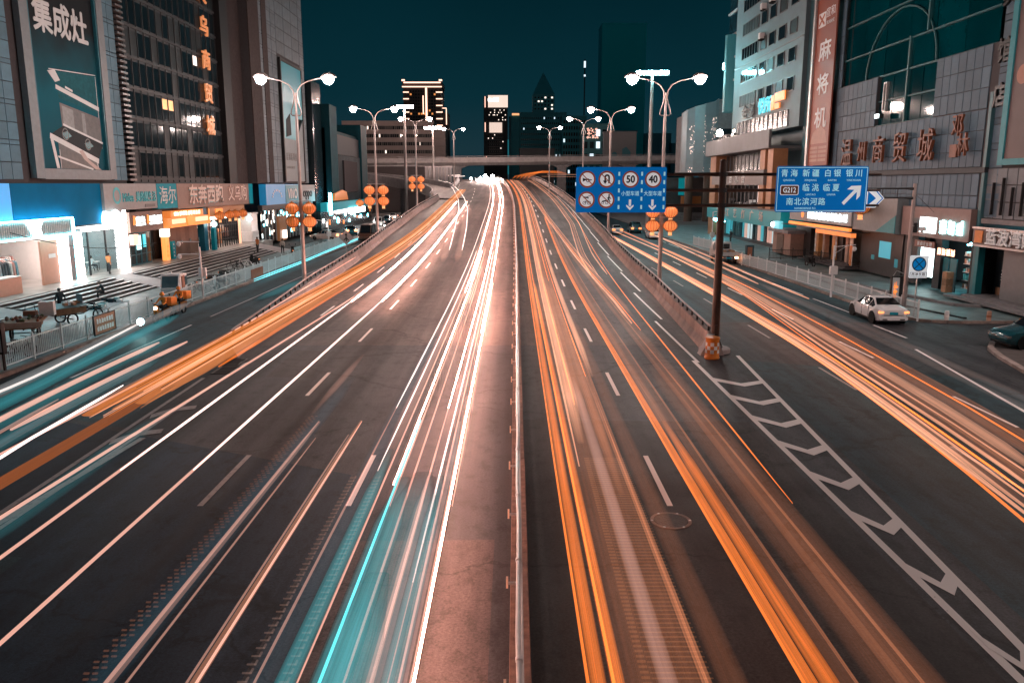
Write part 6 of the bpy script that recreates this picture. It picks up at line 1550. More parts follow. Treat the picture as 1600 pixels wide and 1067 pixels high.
# ================================================================== VEHICLES
M_CARW = mat('white car paint', (.78, .77, .78), .25, noise=.03, coat=.6)
M_CARB = mat('teal blue car paint', (.012, .075, .095), .22, .3, noise=.05, coat=.8)
M_TAIL = emat('lit tail lamp', (1, .34, .14), 5, False)
M_TAILW = emat('hot tail lamp', (1, .30, .10), 2.2, False)
M_HEAD = emat('lit head lamp', (1, .95, .95), 30, False)
M_PLATE = mat('blue plate', (.01, .28, .38), .4, noise=.05)
WHEEL_T = MB().lathe([(.22, -.09), (.31, -.10), (.335, -.06), (.335, .06), (.31, .10), (.22, .09)], 20, (0, 0, 0), 'x').mesh('tyre', M_TYRE, True)
def rim_mesh():
    g = MB().lathe([(.215, -.085), (.215, .085), (.20, .08), (.20, -.08)], 18, (0, 0, 0), 'x')
    for k in range(5):
        a = 2*PI*k/5; c, s = math.cos(a), math.sin(a)
        g.add([(x, c*r - s*w, s*r + c*w) for x in (.04, .085) for (r, w) in ((.03, -.03), (.03, .03), (.205, .045), (.205, -.045))], [(0,1,2,3),(7,6,5,4),(0,4,5,1),(1,5,6,2),(2,6,7,3),(3,7,4,0)])
    g.lathe([(.05, .03), (.05, .09)], 10, (0, 0, 0), 'x')
    return g.mesh('rim', M_CHROME)
RIM = rim_mesh()
def wheel(t, x, y, r, side):
    w = inst('wheel', WHEEL_T, t, (x, y, r)); s = r/.335; w.scale = (s*side, s, s)
    inst('rim', RIM, w)
    return w
def car(label, loc, rz, paint, L=4.6, W=1.8, H=1.45, kind='sedan', tail=M_TAIL, head=None, cat='car', name='parked_car', simple=False, group=None, plate=M_PLATE):
    t = thing(name, label, cat, loc, rz, group)
    w = W/2; hl = L/2; zb = .20
    if kind == 'sedan':
        st = [(-hl, .80, .42, .80, .86, .72), (-hl+.12, .90, .26, .90, .96, .78), (-hl+.62, 1.0, zb, .93, 1.02, .80), (-hl+.85, 1.0, zb, .94, 1.06, .80), (-hl+1.50, 1.0, zb, .95, H-.05, .63), (-.25, 1.0, zb, .94, H, .63), (.35, 1.0, zb, .93, H-.04, .62), (1.12, 1.0, zb, .90, .98, .78), (hl-.45, .97, zb, .80, .84, .74), (hl-.1, .88, .26, .66, .72, .68), (hl, .74, .36, .56, .60, .6)]
        cab = (3, 7)
    else:   # van / suv
        st = [(-hl, .92, .34, .95, 1.0, .8), (-hl+.08, .97, .26, 1.0, H-.25, .78), (-hl+.4, 1.0, zb, 1.02, H, .76), (-.2, 1.0, zb, 1.02, H+.02, .76), (hl-1.6, 1.0, zb, 1.0, H-.05, .74), (hl-.9, 1.0, zb, .98, 1.08, .82), (hl-.3, .95, zb, .86, .92, .78), (hl, .8, .34, .62, .68, .66)]
        cab = (1, 5)
    rings = []
    for (y, kw, z0, zs, zt, ktop) in st:
        a = w*kw; b = w*ktop; zm = z0 + (zs-z0)*.45
        rings.append([(-a*.9, y, z0), (-a, y, zm), (-a*.97, y, zs), (-b, y, zt-.03), (-b*.6, y, zt+.015), (b*.6, y, zt+.015), (b, y, zt-.03), (a*.97, y, zs), (a, y, zm), (a*.9, y, z0)])
    obj('body', MB().loft(rings), paint, t, smooth=True)
    # glazing, a little proud of the body
    def gq(p, q, r, s, k=.12, off=.008):
        p, q, r, s = map(Vector, (p, q, r, s)); c = (p+q+r+s)/4
        n = (q-p).cross(s-p).normalized()
        if n.dot(c - Vector((0, c.y*.6, .7))) < 0: n = -n
        return [v + (c-v)*k + n*off for v in (p, q, r, s)]
    i0, i1 = cab
    for i in range(i0+1 if kind == 'sedan' else i0+1, i1-(0 if kind != 'sedan' else 1)):
        for s_ in (2, 7):
            o_ = s_+1 if s_ == 2 else s_-1
            g = MB(); q = gq(rings[i][s_], rings[i+1][s_], rings[i+1][o_], rings[i][o_]); g.quad(*q)
            obj('side_window', g, M_CARGLASS, t)
    if kind == 'sedan':
        for s_ in (2, 7):
            o_ = s_+1 if s_ == 2 else s_-1
            for (ia, ib) in ((3, 4), (6, 7)):
                q = gq(rings[ia][s_], rings[ib][s_], rings[ib][o_], rings[ia][o_]); obj('side_window', MB().quad(*q), M_CARGLASS, t)
    obj('rear_window', MB().quad(*gq(rings[i0][3], rings[i0][6], rings[i0+1][6], rings[i0+1][3], .1, .065)), M_CARGLASS, t)
    obj('windscreen', MB().quad(*gq(rings[i1][3], rings[i1][6], rings[i1-1][6], rings[i1-1][3], .1, .065)), M_CARGLASS, t)
    r = .33
    for sx in (-1, 1):
        for y in (-hl+.85, hl-.85):
            wheel(t, sx*(w-.10), y, r, sx)
            if not simple: obj('wheel_arch', MB().lathe([(r+.075, -.02), (r+.075, .02), (r+.03, .025), (r+.03, -.02)], 20, (sx*(w+.002), y, r+.01), 'x'), M_BLACK, t)
        obj('mirror', MB().bevbox(sx*(w+.02), sx*(w+.20), .68, .82, .92, 1.06, .03), paint, t)
        tl = obj('tail_lamp', MB().box(sx*w*(.45 if simple else .64), sx*w*.95, -hl-.03, -hl+.12, .66 if simple else .70, .95 if simple else .81), tail, t)
        hd = obj('headlight', MB().box(sx*w*.5, sx*w*.88, hl-.16, hl-.02, .54, .66), head or M_CHROME, t)
        if not simple: obj('door_handle', MB().box(sx*(w-.01), sx*(w+.02), -.55, -.38, .80, .84), M_CHROME, t)
    obj('number_plate', MB().box(-.24, .24, -hl-.02, -hl+.02, .62, .76), plate, t)
    obj('bumper', MB().bevbox(-w*.88, w*.88, -hl-.04, -hl+.14, .30, .50, .05), paint, t)
    if not simple:
        obj('boot_seam', MB().box(-w*.62, w*.62, -hl-.012, -hl+.02, .585, .597).box(-w*.70, w*.70, -hl+.05, -hl+.40, .935, .945) if False else MB().box(-w*.62, w*.62, -hl-.03, -hl+.02, .585, .6), M_BLACK, t)
        for sx in (-1, 1):
            for y in (-.95, .05, 1.12): obj('door_seam', MB().box(sx*(w-.02), sx*(w+.003), y-.008, y+.008, .30, .93), M_BLACK, t)
            obj('exhaust_trim', MB().box(sx*w*.4, sx*w*.7, -hl-.05, -hl-.035, .32, .38), M_DARK, t)
            obj('sill', MB().box(sx*(w-.06), sx*(w+.004), -hl+1.25, hl-1.25, .20, .27), M_BLACK, t)
    obj('underbody', MB().box(-w*.85, w*.85, -hl+.2, hl-.2, .16, .24), M_BLACK, t)
    return t
car('white saloon car seen from behind with lit tail lamps beside the right railing', (22.05, 48.2, 0.004), -.03, M_CARW, L=4.7, W=1.82, H=1.46, tail=M_TAILW)
dc = car('dark teal car nosing into the right edge of the picture on the pavement', (26.35, 39.3, .125), PI/2 + .05, M_CARB, L=4.75, W=1.9, H=1.62, kind='sedan', tail=M_TAIL, head=M_CHROME)
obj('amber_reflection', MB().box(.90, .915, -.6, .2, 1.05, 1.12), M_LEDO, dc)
# distant cars with glowing lamps on the right frontage road
for (x, y, p, k, l) in ((15.2, 158, M_CARW, 'van', 'far pale van with lit tail lamps, last one under the speed sign'), (17.0, 133, M_CARW, 'sedan', 'far car with lit tail lamps, left of the pair under the speed sign'), (20.6, 137, M_CARB, 'van', 'far dark car with lit tail lamps behind the second lamp pole on the right'), (21.2, 122, M_CARW, 'sedan', 'far pale car with hot tail lamps nearest to the lamp pole')):
    car(l, (x, y, .005), 0, p, kind=k, H=1.5 if k == 'sedan' else 1.8, tail=M_TAILW, simple=True, name='distant_car', group='cars queueing on the right frontage road')
# oncoming queue on the left
q = random.Random(6)
n = 0
for (x, y, k) in ((-22.5, 150, 'sedan'), (-25.5, 156, 'van'), (-22.8, 168, 'sedan'), (-26.3, 172, 'sedan'), (-23.4, 184, 'van'), (-27.4, 188, 'sedan'), (-24.5, 200, 'sedan')):
    car('oncoming car with white headlights in far left queue, %s' % ('nearest on the right side', 'nearest on the left side', 'second on the right side', 'second on the left side', 'third on the right side', 'third on the left side', 'last in line')[n], (x, y, .005), PI + .02, q.choice([M_CARW, M_CARB, M_DARK]), kind=k, H=1.5 if k == 'sedan' else 1.85, head=M_HEAD, simple=True, name='distant_car', group='cars queueing on the left road'); n += 1
# dark bus-like van on left road beyond railing
car('dark rust coloured minibus driving beyond the end of the left railing', (-21.0, 118, .005), PI, mat('rust paint', (.10, .045, .03), .4), L=5.4, W=2.0, H=2.3, kind='van', head=emat('dull head lamp', (1, .7, .5), 1.5), name='minibus', cat='minibus', simple=True)
car('pale car parked beyond the lantern pole in front of the dim shops', (-26.5, 116, .16), 1.2, mat('pinkish paint', (.5, .38, .34), .3, coat=.5), simple=True, name='parked_car', head=emat('dull head lamp', (1, .7, .5), 1.5))
car('dark hatchback parked in the teal light left of the minibus', (-25.5, 128, .16), .3, M_CARB, simple=True, name='parked_car', head=emat('cyan head', (.5, 1, 1), 10))
# pickup truck on the right
tr = thing('pickup_truck', 'grey flatbed truck with lit tail lamp behind the dark gantry pole', 'truck', (22.1, 84.5, .005), -.04)
obj('bed', MB().box(-1.0, 1.0, -2.6, .6, .75, .85), M_DARK, tr)
for sx in (-1, 1): obj('side_board', MB().bevbox(sx*.95, sx*1.02, -2.6, .6, .85, 1.25, .02), M_STEEL, tr)
obj('tail_board', MB().bevbox(-.94, .94, -2.64, -2.58, .85, 1.25, .02), M_STEEL, tr)
obj('cab', MB().loft([[(-1.0, .65, .6), (1.0, .65, .6), (1.0, .65, 1.3), (.88, .65, 2.0), (-.88, .65, 2.0), (-1.0, .65, 1.3)], [(-1.0, 2.1, .5), (1.0, 2.1, .5), (1.0, 2.1, 1.3), (.85, 1.8, 2.0), (-.85, 1.8, 2.0), (-1.0, 2.1, 1.3)], [(-.95, 2.5, .5), (.95, 2.5, .5), (.95, 2.5, 1.1), (.8, 2.3, 1.2), (-.8, 2.3, 1.2), (-.95, 2.5, 1.1)]]), M_STEEL, tr)
obj('rear_window', MB().box(-.75, .75, .62, .648, 1.35, 1.85), M_CARGLASS, tr)
for i in range(4): obj('load', MB().bevbox(-.8+.42*i, -.45+.42*i, -1.6, -.2, .851, 1.2+.12*(i % 2), .03), M_WOOD if i % 2 else M_DARK, tr)
for sx in (-1, 1):
    for y in (-1.6, 1.5): wheel(tr, sx*.85, y, .36, sx)
    obj('tail_lamp', MB().box(sx*.62, sx*.88, -2.70, -2.641, .62, .76), emat('blazing tail lamp', (1, .45, .22), 60, True) if sx > 0 else M_TAIL, tr)
obj('number_plate', MB().box(-.25, .25, -2.67, -2.641, .58, .72), M_PLATE, tr); obj('bumper', MB().box(-.95, .95, -2.64, -2.5, .45, .575), M_DARK, tr)

# ---------------- two wheelers and trikes
def wheel2(t, x, y, r, th=.05, m=None):
    w = obj('wheel', MB().tube([(x, y + r*math.cos(a), r + r*math.sin(a)) for a in [2*PI*k/18 for k in range(19)]], th, 6, False), m or M_TYRE, t)
    g = MB()
    for k in range(6):
        a = PI*k/6; g.tube([(x, y+(r-th)*math.cos(a), r+(r-th)*math.sin(a)), (x, y-(r-th)*math.cos(a), r-(r-th)*math.sin(a))], .008, 4, False)
    obj('spokes', g, M_STEEL, w); return w
def bicycle(label, loc, rz, paint, group=None):
    t = thing('bicycle', label, 'bicycle', loc, rz, group)
    wheel2(t, 0, -.52, .31, .022); wheel2(t, 0, .52, .31, .022)
    obj('frame', MB().tube([(0, -.52, .31), (0, -.18, .78), (0, .36, .82), (0, -.05, .30), (0, -.18, .78)], .022, 6).tube([(0, -.52, .31), (0, -.05, .30)], .018, 6).tube([(0, .52, .31), (0, .38, .95)], .022, 6), paint, t)
    obj('handlebar', MB().tube([(-.26, .28, 1.0), (-.1, .38, .98), (.1, .38, .98), (.26, .28, 1.0)], .016, 6), M_DARK, t)
    obj('saddle', MB().loft([[(-.08, -.30, .86), (.08, -.30, .86), (.07, -.30, .92), (-.07, -.30, .92)], [(-.025, -.02, .87), (.025, -.02, .87), (.02, -.02, .91), (-.02, -.02, .91)]]), M_BLACK, t)
    obj('mudguard', MB().tube([(0, -.52+.36*math.cos(a), .31+.36*math.sin(a)) for a in [PI*k/8 for k in range(9)]], .03, 5), paint, t)
    return t
def scooter(label, loc, rz, paint, group=None, head=None):
    t = thing('scooter', label, 'scooter', loc, rz, group)
    wheel2(t, 0, -.58, .23, .06); wheel2(t, 0, .58, .23, .06)
    obj('body', MB().loft([[(-.12, -.85, .55), (.12, -.85, .55), (.12, -.85, .72), (-.12, -.85, .72)], [(-.17, -.35, .35), (.17, -.35, .35), (.15, -.35, .76), (-.15, -.35, .76)], [(-.16, -.02, .28), (.16, -.02, .28), (.14, -.02, .62), (-.14, -.02, .62)], [(-.16, .05, .26), (.16, .05, .26), (.16, .05, .34), (-.16, .05, .34)], [(-.16, .36, .26), (.16, .36, .26), (.16, .36, .34), (-.16, .36, .34)]]), paint, t, smooth=True)
    obj('front_shield', MB().loft([[(-.18, .36, .30), (.18, .36, .30), (.18, .44, .30), (-.18, .44, .30)], [(-.20, .42, .70), (.20, .42, .70), (.17, .52, .70), (-.17, .52, .70)], [(-.12, .36, 1.0), (.12, .36, 1.0), (.1, .46, 1.0), (-.1, .46, 1.0)]]), paint, t, smooth=True)
    obj('fork', MB().tube([(0, .58, .23), (0, .42, .95)], .03, 6), M_DARK, t)
    obj('seat', MB().bevbox(-.14, .14, -.80, -.05, .765, .84, .03), M_BLACK, t)
    obj('handlebar', MB().tube([(-.34, .30, 1.06), (-.1, .38, 1.02), (.1, .38, 1.02), (.34, .30, 1.06)], .02, 6), M_DARK, t)
    for s_ in (-1, 1): obj('mirror', MB().tube([(s_*.28, .32, 1.05), (s_*.34, .34, 1.24)], .008, 4).lathe([(.01, -.01), (.06, 0), (.01, .01)], 8, (s_*.34, .34, 1.28), 'y'), M_DARK, t)
    obj('headlight', MB().lathe([(.05, .47), (.09, .53), (.06, .56)], 10, (0, 0, .86), 'y'), head or M_CHROME, t)
    obj('tail_lamp', MB().box(-.08, .08, -.88, -.855, .62, .70), M_LEDO, t)
    return t
pts = [(-22.9, 58.6, 'bicycle', 'dark bicycle just behind the railing beside the cargo trike'), (-22.9, 60.6, 'scooter', 'pale scooter with black handlebar behind the left railing'), (-23.2, 63.5, 'scooter', 'dark scooter behind the left railing, first past the pale one'), (-23.3, 65.6, 'bicycle', 'bicycle behind the left railing between two scooters'), (-23.6, 67.2, 'scooter', 'black scooter behind the left railing near the rust board'), (-25.8, 75, 'bicycle', 'bicycle lying near the stair foot, first of three'), (-25.6, 77, 'bicycle', 'bicycle lying near the stair foot, second of three'), (-25.4, 79.5, 'scooter', 'scooter parked near the stair foot beyond two bicycles'), (-24.4, 90, 'scooter', 'small dark scooter parked at the far end of the stairs')]
for i, (x, y, k, l) in enumerate(pts):
    rz = (-1.2, -.9, -1.1, -.8, -1.3, 1.4, 1.3, .9, .3)[i]
    (bicycle if k == 'bicycle' else scooter)(l, (x, y, .155), rz, [M_DARK, M_WHITE, M_BLACK, M_CARB, M_BLACK, M_DARK, M_CARW, M_DARK, M_BLACK][i], 'bikes parked behind the left railing')
scooter('black scooter parked at the foot of the right steps', (29.2, 79.0, .14), -2.9, M_BLACK)
bicycle('black bicycle leaning at the near end of the left railing', (-22.6, 36.2, .155), -.5, M_BLACK)

def trike(label, loc, rz, goods, cloth, cab=False):
    t = thing('cargo_trike', label, 'cargo trike', loc, rz)
    wheel2(t, 0, 1.35, .30, .04); wheel2(t, -.62, -.55, .30, .05); wheel2(t, .62, -.55, .30, .05)
    obj('frame', MB().tube([(0, 1.35, .3), (0, 1.1, .95)], .03, 6).tube([(0, 1.15, .8), (0, .45, .45), (0, -.9, .5)], .035, 6).tube([(-.62, -.55, .3), (.62, -.55, .3)], .03, 6), M_DARK, t)
    obj('handlebar', MB().tube([(-.34, .95, 1.0), (0, 1.1, .97), (.34, .95, 1.0)], .02, 6), M_DARK, t)
    obj('seat', MB().bevbox(-.14, .14, .35, .65, .80, .88, .03), M_BLACK, t)
    obj('cargo_bed', MB().box(-.72, .72, -1.5, .25, .62, .68).box(-.72, .72, -1.5, -1.45, .681, .95).box(-.72, -.68, -1.45, .25, .681, .95).box(.68, .72, -1.45, .25, .681, .95), M_WOOD, t)
    return t
t1 = trike('wooden cargo trike stall with cloth cover and a white carton at the left edge', (-25.4, 41.6, .155), .35, None, None)
obj('tray', MB().box(-.95, .95, -1.7, .35, .951, 1.0), M_WOOD, t1); obj('cloth', MB().prism([(-1.0, .72), (1.0, .72), (1.0, 1.015), (-1.0, 1.015)], -1.76, -1.705, 'y'), mat('stall cloth', (.42, .30, .24), .8, noise=.2), t1)
for k in range(22): x, y = q.uniform(-.85, .85), q.uniform(-1.6, .2); obj('fruit', MB().lathe([(.02, 1.0), (.08, 1.04), (.09, 1.09), (.03, 1.15)], 7, (x, y, 0)), q.choice([mat('brown fruit', (.12, .06, .04), .6), mat('red fruit', (.26, .07, .03), .5), mat('green fruit', (.10, .12, .05), .6)]), t1)
cb = thing('carton', 'white carton standing on the wooden cargo trike stall', 'carton', (-24.7, 42.4, 1.16), .3); obj('body', MB().bevbox(-.35, .35, -.25, .25, 0, .75, .02), M_WHITE, cb)
sc_ = thing('weighing_scale', 'small dark scale with hoop handle on the wooden cargo trike', 'scale', (-25.5, 42.2, 1.16), .2); obj('body', MB().bevbox(-.3, .3, -.2, .2, 0, .28, .04), M_BOARD, sc_); obj('hoop', MB().tube([(-.25, 0, .28), (-.22, 0, .55), (0, 0, .66), (.22, 0, .55), (.25, 0, .28)], .02, 6), M_DARK, sc_)
t2_ = trike('cargo trike with a wide teal sheeted tray of snacks at the foot of the stairs', (-25.3, 46.2, .155), -.55, None, None)
obj('tray', MB().add([(-.9, -2.4, .98), (.9, -2.4, .98), (.9, .4, 1.08), (-.9, .4, 1.08), (-.9, -2.4, .95), (.9, -2.4, .95), (.9, .4, 1.05), (-.9, .4, 1.05)], [(0,1,2,3),(4,7,6,5),(0,4,5,1),(1,5,6,2),(2,6,7,3),(3,7,4,0)]), mat('teal sheet', (.16, .27, .29), .6, noise=.2), t2_)
for k in range(14): x, y = q.uniform(-.7, .7), q.uniform(-.9, .3); obj('goods', MB().bevbox(x-.12, x+.12, y-.1, y+.1, 1.085, 1.085+q.uniform(.06, .2), .02), q.choice([M_WHITE, mat('peach goods', (.5, .22, .12), .6), M_WOOD]), t2_)
obj('menu_board', MB().box(-.3, .3, .3, .33, 1.09, 1.6), M_PG, t2_)
cv = thing('cabin_trike', 'white enclosed cargo trike with windscreen and orange door behind the left railing', 'cabin trike', (-22.9, 54.2, .155), 3.30)
obj('cabin', MB().loft([[(-.62, -1.3, .35), (.62, -1.3, .35), (.62, -1.3, 1.85), (-.62, -1.3, 1.85)], [(-.65, .55, .35), (.65, .55, .35), (.62, .45, 1.95), (-.62, .45, 1.95)], [(-.6, 1.05, .35), (.6, 1.05, .35), (.58, .95, 1.0), (-.58, .95, 1.0)]]), M_WHITE, cv)
obj('windscreen', MB().quad((-.5, 1.01-.05, 1.08), (.5, 1.01-.05, 1.08), (.5, .60, 1.82), (-.5, .60, 1.82)).box(-.56, .56, .40, .50, 1.86, 1.9), mat('trike glass', (.09, .15, .17), .1), cv)
obj('windscreen_frame', MB().tube([(-.56, .98, 1.04), (.56, .98, 1.04), (.56, .58, 1.88), (-.56, .58, 1.88), (-.56, .98, 1.04)], .04, 6), M_WHITE, cv)
obj('orange_door', MB().bevbox(-.70, -.66, -.35, .35, .95, 1.8, .03), M_BOARD, cv); obj('side_glass', MB().box(-.68, -.655, -1.15, -.45, 1.1, 1.7), M_CARGLASS, cv)
obj('roof_light', MB().lathe([(.07, 1.95), (.06, 2.05), (.02, 2.1)], 8, (0, .2, 0)), M_WHITE, cv)
for x, y in ((-.55, -.75), (.55, -.75), (0, .8)): wheel2(cv, x, y, .26, .05)
obj('headlight', MB().lathe([(.05, 1.0), (.1, 1.06), (.04, 1.08)], 8, (0, 0, .75), 'y'), M_CHROME, cv)

# ================================================================== PEOPLE
def person_mesh(J, top, legs, skin, hair, seated=False):
    """one continuous body grown round a skeleton; J maps joint -> (x, y, z)"""
    names = ['hip', 'waist', 'chest', 'neck', 'chin', 'head', 'crown', 'lsh', 'lel', 'lwr', 'lha', 'rsh', 'rel', 'rwr', 'rha', 'lhp', 'lkn', 'lan', 'lto', 'rhp', 'rkn', 'ran', 'rto']
    rad = dict(hip=(.15, .11), waist=(.14, .10), chest=(.17, .115), neck=(.055, .06), chin=(.075, .085), head=(.085, .10), crown=(.06, .07), lsh=(.07, .07), rsh=(.07, .07), lel=(.047, .047), rel=(.047, .047), lwr=(.033, .033), rwr=(.033, .033), lha=(.038, .025), rha=(.038, .025), lhp=(.095, .10), rhp=(.095, .10), lkn=(.065, .065), rkn=(.065, .065), lan=(.042, .045), ran=(.042, .045), lto=(.045, .035), rto=(.045, .035))
    ed = [('hip', 'waist'), ('waist', 'chest'), ('chest', 'neck'), ('neck', 'chin'), ('chin', 'head'), ('head', 'crown'), ('chest', 'lsh'), ('lsh', 'lel'), ('lel', 'lwr'), ('lwr', 'lha'), ('chest', 'rsh'), ('rsh', 'rel'), ('rel', 'rwr'), ('rwr', 'rha'), ('hip', 'lhp'), ('lhp', 'lkn'), ('lkn', 'lan'), ('lan', 'lto'), ('hip', 'rhp'), ('rhp', 'rkn'), ('rkn', 'ran'), ('ran', 'rto')]
    me = bpy.data.meshes.new('skeleton'); me.from_pydata([J[n] for n in names], [(names.index(a), names.index(b)) for a, b in ed], [])
    o = bpy.data.objects.new('skeleton', me); COL.objects.link(o)
    o.modifiers.new('skin', 'SKIN')
    sv = me.skin_vertices[0].data
    for i, n in enumerate(names): sv[i].radius = rad[n]; sv[i].use_root = (n == 'hip')
    ss = o.modifiers.new('sub', 'SUBSURF'); ss.levels = 2
    dgp = bpy.context.evaluated_depsgraph_get(); out = bpy.data.meshes.new_from_object(o.evaluated_get(dgp))
    bpy.data.objects.remove(o); bpy.data.meshes.remove(me)
    zone = {}
    for a, b in ed:
        k = 0
        if b in ('chin', 'head', 'lha', 'rha'): k = 2
        if b == 'crown': k = 3
        if b in ('lhp', 'lkn', 'lan', 'rhp', 'rkn', 'ran'): k = 1
        if b in ('lto', 'rto'): k = 4
        zone[(a, b)] = k
    out.materials.clear()
    for m in (top, legs, skin, hair, M_BLACK): out.materials.append(m)
    segs = [(Vector(J[a]), Vector(J[b]), zone[(a, b)]) for a, b in ed]
    hd = Vector(J['head']); fwd = (Vector(J['chin']) - Vector(J['neck'])); 
    for p in out.polygons:
        c = p.center; best = None
        for a, b, k in segs:
            ab = b - a; t = max(0, min(1, (c-a).dot(ab)/max(ab.length_squared, 1e-9))); dd = (c - (a+ab*t)).length
            if best is None or dd < best[0]: best = (dd, k)
        k = best[1]
        if k in (2, 3) and (c-hd).length < .2: k = 3 if (c.z > J['head'][2]+.03 or c.y < J['head'][1]-.03) else 2
        p.material_index = k
    out.shade_smooth()
    return out
def pose(h=1.7, lean=0.0, stride=.18, arm=.12, seated=False, bend=0.0):
    s = h/1.7
    J = dict(hip=(0, 0, .92), waist=(0, .01+lean*.1, 1.06), chest=(0, .0+lean*.35, 1.32), neck=(0, .01+lean*.5, 1.45), chin=(0, .04+lean*.55, 1.52), head=(0, .03+lean*.6, 1.60), crown=(0, .01+lean*.62, 1.68),
             lsh=(-.19, lean*.4, 1.38), lel=(-.24, -.03+arm+lean*.4, 1.10), lwr=(-.21, .10+arm+lean*.5, .88), lha=(-.20, .14+arm+lean*.5, .80),
             rsh=(.19, lean*.4, 1.38), rel=(.24, -.03-arm+lean*.4, 1.10), rwr=(.21, .08-arm+lean*.5, .88), rha=(.20, .12-arm+lean*.5, .80),
             lhp=(-.10, 0, .88), lkn=(-.10, stride*.6+.03, .48), lan=(-.10, stride, .08), lto=(-.10, stride+.14, .035), rhp=(.10, 0, .88), rkn=(.10, -stride*.3+.03, .48), ran=(.10, -stride, .09), rto=(.10, -stride+.14, .035))
    if seated:
        dz = -.92 + .55
        for k in list(J): 
            if k not in ('lkn', 'lan', 'lto', 'rkn', 'ran', 'rto'): J[k] = (J[k][0], J[k][1], J[k][2]+dz)
        for sd, q_ in (('l', -1), ('r', 1)):
            J[sd+'hp'] = (q_*.11, .03, .53); J[sd+'kn'] = (q_*.16, .44, .52); J[sd+'an'] = (q_*.15, .42, .09); J[sd+'to'] = (q_*.16, .57, .035)
            J[sd+'el'] = (q_*.27, .14+lean*.4, .78); J[sd+'wr'] = (q_*.17, .38+lean*.3, .76); J[sd+'ha'] = (q_*.14, .46+lean*.3, .75)
    return {k: (v[0]*s, v[1]*s, v[2]*s) for k, v in J.items()}
def person(label, loc, rz, top, legs, J, hair=None):
    t = thing('person', label, 'person', loc, rz)
    inst('body', person_mesh(J, top, legs, M_SKIN, hair or M_HAIR), t)
    h = J['head']
    obj('hair', MB().lathe([(.10, -.02), (.105, .04), (.085, .09), (.03, .115)], 10, (h[0], h[1]-.025, h[2])), hair or M_HAIR, t, smooth=True)
    return t
M_OT = mat('orange shirt', (.55, .19, .07), .8, noise=.1); M_DT = mat('dark trousers', (.02, .022, .026), .8, noise=.1); M_WT = mat('white shirt', (.62, .64, .65), .8, noise=.05); M_NJ = mat('navy jacket', (.018, .035, .045), .8, noise=.2)
person('person in orange top and dark trousers walking past the restaurant', (-32.3, 64.6, .90), -.2, M_OT, M_DT, pose(1.72))
person('person in white shirt sitting at the restaurant table', (-34.7, 66.5, .90), -.3, M_WT, M_DT, pose(1.7, seated=True))
person('person in orange top standing on the far steps below the barred shop', (-28.6, 91.0, .46), 2.8, M_OT, M_DT, pose(1.72, stride=.08))
person('person in dark jacket bent over goods spread on the stairs', (-27.9, 54.8, .28), 2.0, M_NJ, M_DT, pose(1.6, lean=.45, seated=True), mat('grey hair', (.20, .17, .16), .8))
person('dim person in dark coat standing behind the snack trike', (-27.3, 48.3, .155), 1.2, M_NJ, M_DT, pose(1.7, stride=.05))
person('distant person in black standing before the market hall on the right', (30.6, 113.5, .01), 2.2, M_DARK, M_DARK, pose(1.75, stride=.06))
person('person in pale top walking near the end of the left stairs', (-26.5, 93.5, .155), .4, mat('pale top', (.45, .38, .34), .8), M_DT, pose(1.65))
# goods on the stairs
gd = thing('street_goods', 'pale cloth and small bundles of goods spread at the stair foot', 'street goods', (-26.95, 52.6, .155), .1)
obj('cloth', MB().prism([(-.9, -2.2), (.7, -2.4), (.9, 2.4), (-.7, 2.2)], .004, .02), mat('pale cloth', (.3, .36, .38), .8, noise=.3, scale=4), gd)
for k in range(26): x, y = q.uniform(-.6, .6), q.uniform(-2.0, 2.0); obj('bundle', MB().bevbox(x-.16, x+.16, y-.14, y+.14, .021, .06+q.uniform(.04, .25), .02), q.choice([M_WHITE, M_NJ, M_CARB, mat('pale teal bundle', (.25, .42, .45), .7)]), gd)
# delivery riders
def rider(label, loc, rz, blink):
    sct = scooter('delivery scooter under the %s' % label.split(' at the')[0].replace(' in orange jacket', ''), loc, rz, mat('delivery yellow', (.45, .17, .04), .5, noise=.1), 'delivery scooters by the left kerb', M_HEAD if blink else emat('dim head', (1, .9, .8), 6, False))
    obj('cargo_box', MB().bevbox(-.26, .26, -1.15, -.62, .86, 1.35, .03), mat('orange box', (.8, .25, .04), .6, noise=.1), sct)
    J = pose(1.7, lean=.25, seated=True)
    J = {k: (v[0], v[1]-.32, v[2]+.36 if k not in ('lan', 'lto', 'ran', 'rto') else v[2]+.25) for k, v in J.items()}
    for sd, s_ in (('l', -1), ('r', 1)): J[sd+'wr'] = (s_*.30, .22, 1.06); J[sd+'ha'] = (s_*.31, .28, 1.06); J[sd+'el'] = (s_*.30, -.02, 1.10)
    p = person(label, loc, rz, mat('orange rider jacket', (.85, .27, .04), .7, noise=.1), M_DT, J)
    h = J['head']; obj('helmet', MB().lathe([(.12, -.06), (.14, .02), (.12, .10), (.05, .15)], 12, (h[0], h[1]-.01, h[2])), mat('orange helmet', (.85, .27, .04), .4), p, smooth=True)
rider('first rider in orange jacket with lit headlamp at the left kerb', (-20.75, 47.2, .01), 2.9, True)
rider('second rider in orange jacket following the first at the left kerb', (-20.9, 50.0, .01), 3.0, False)

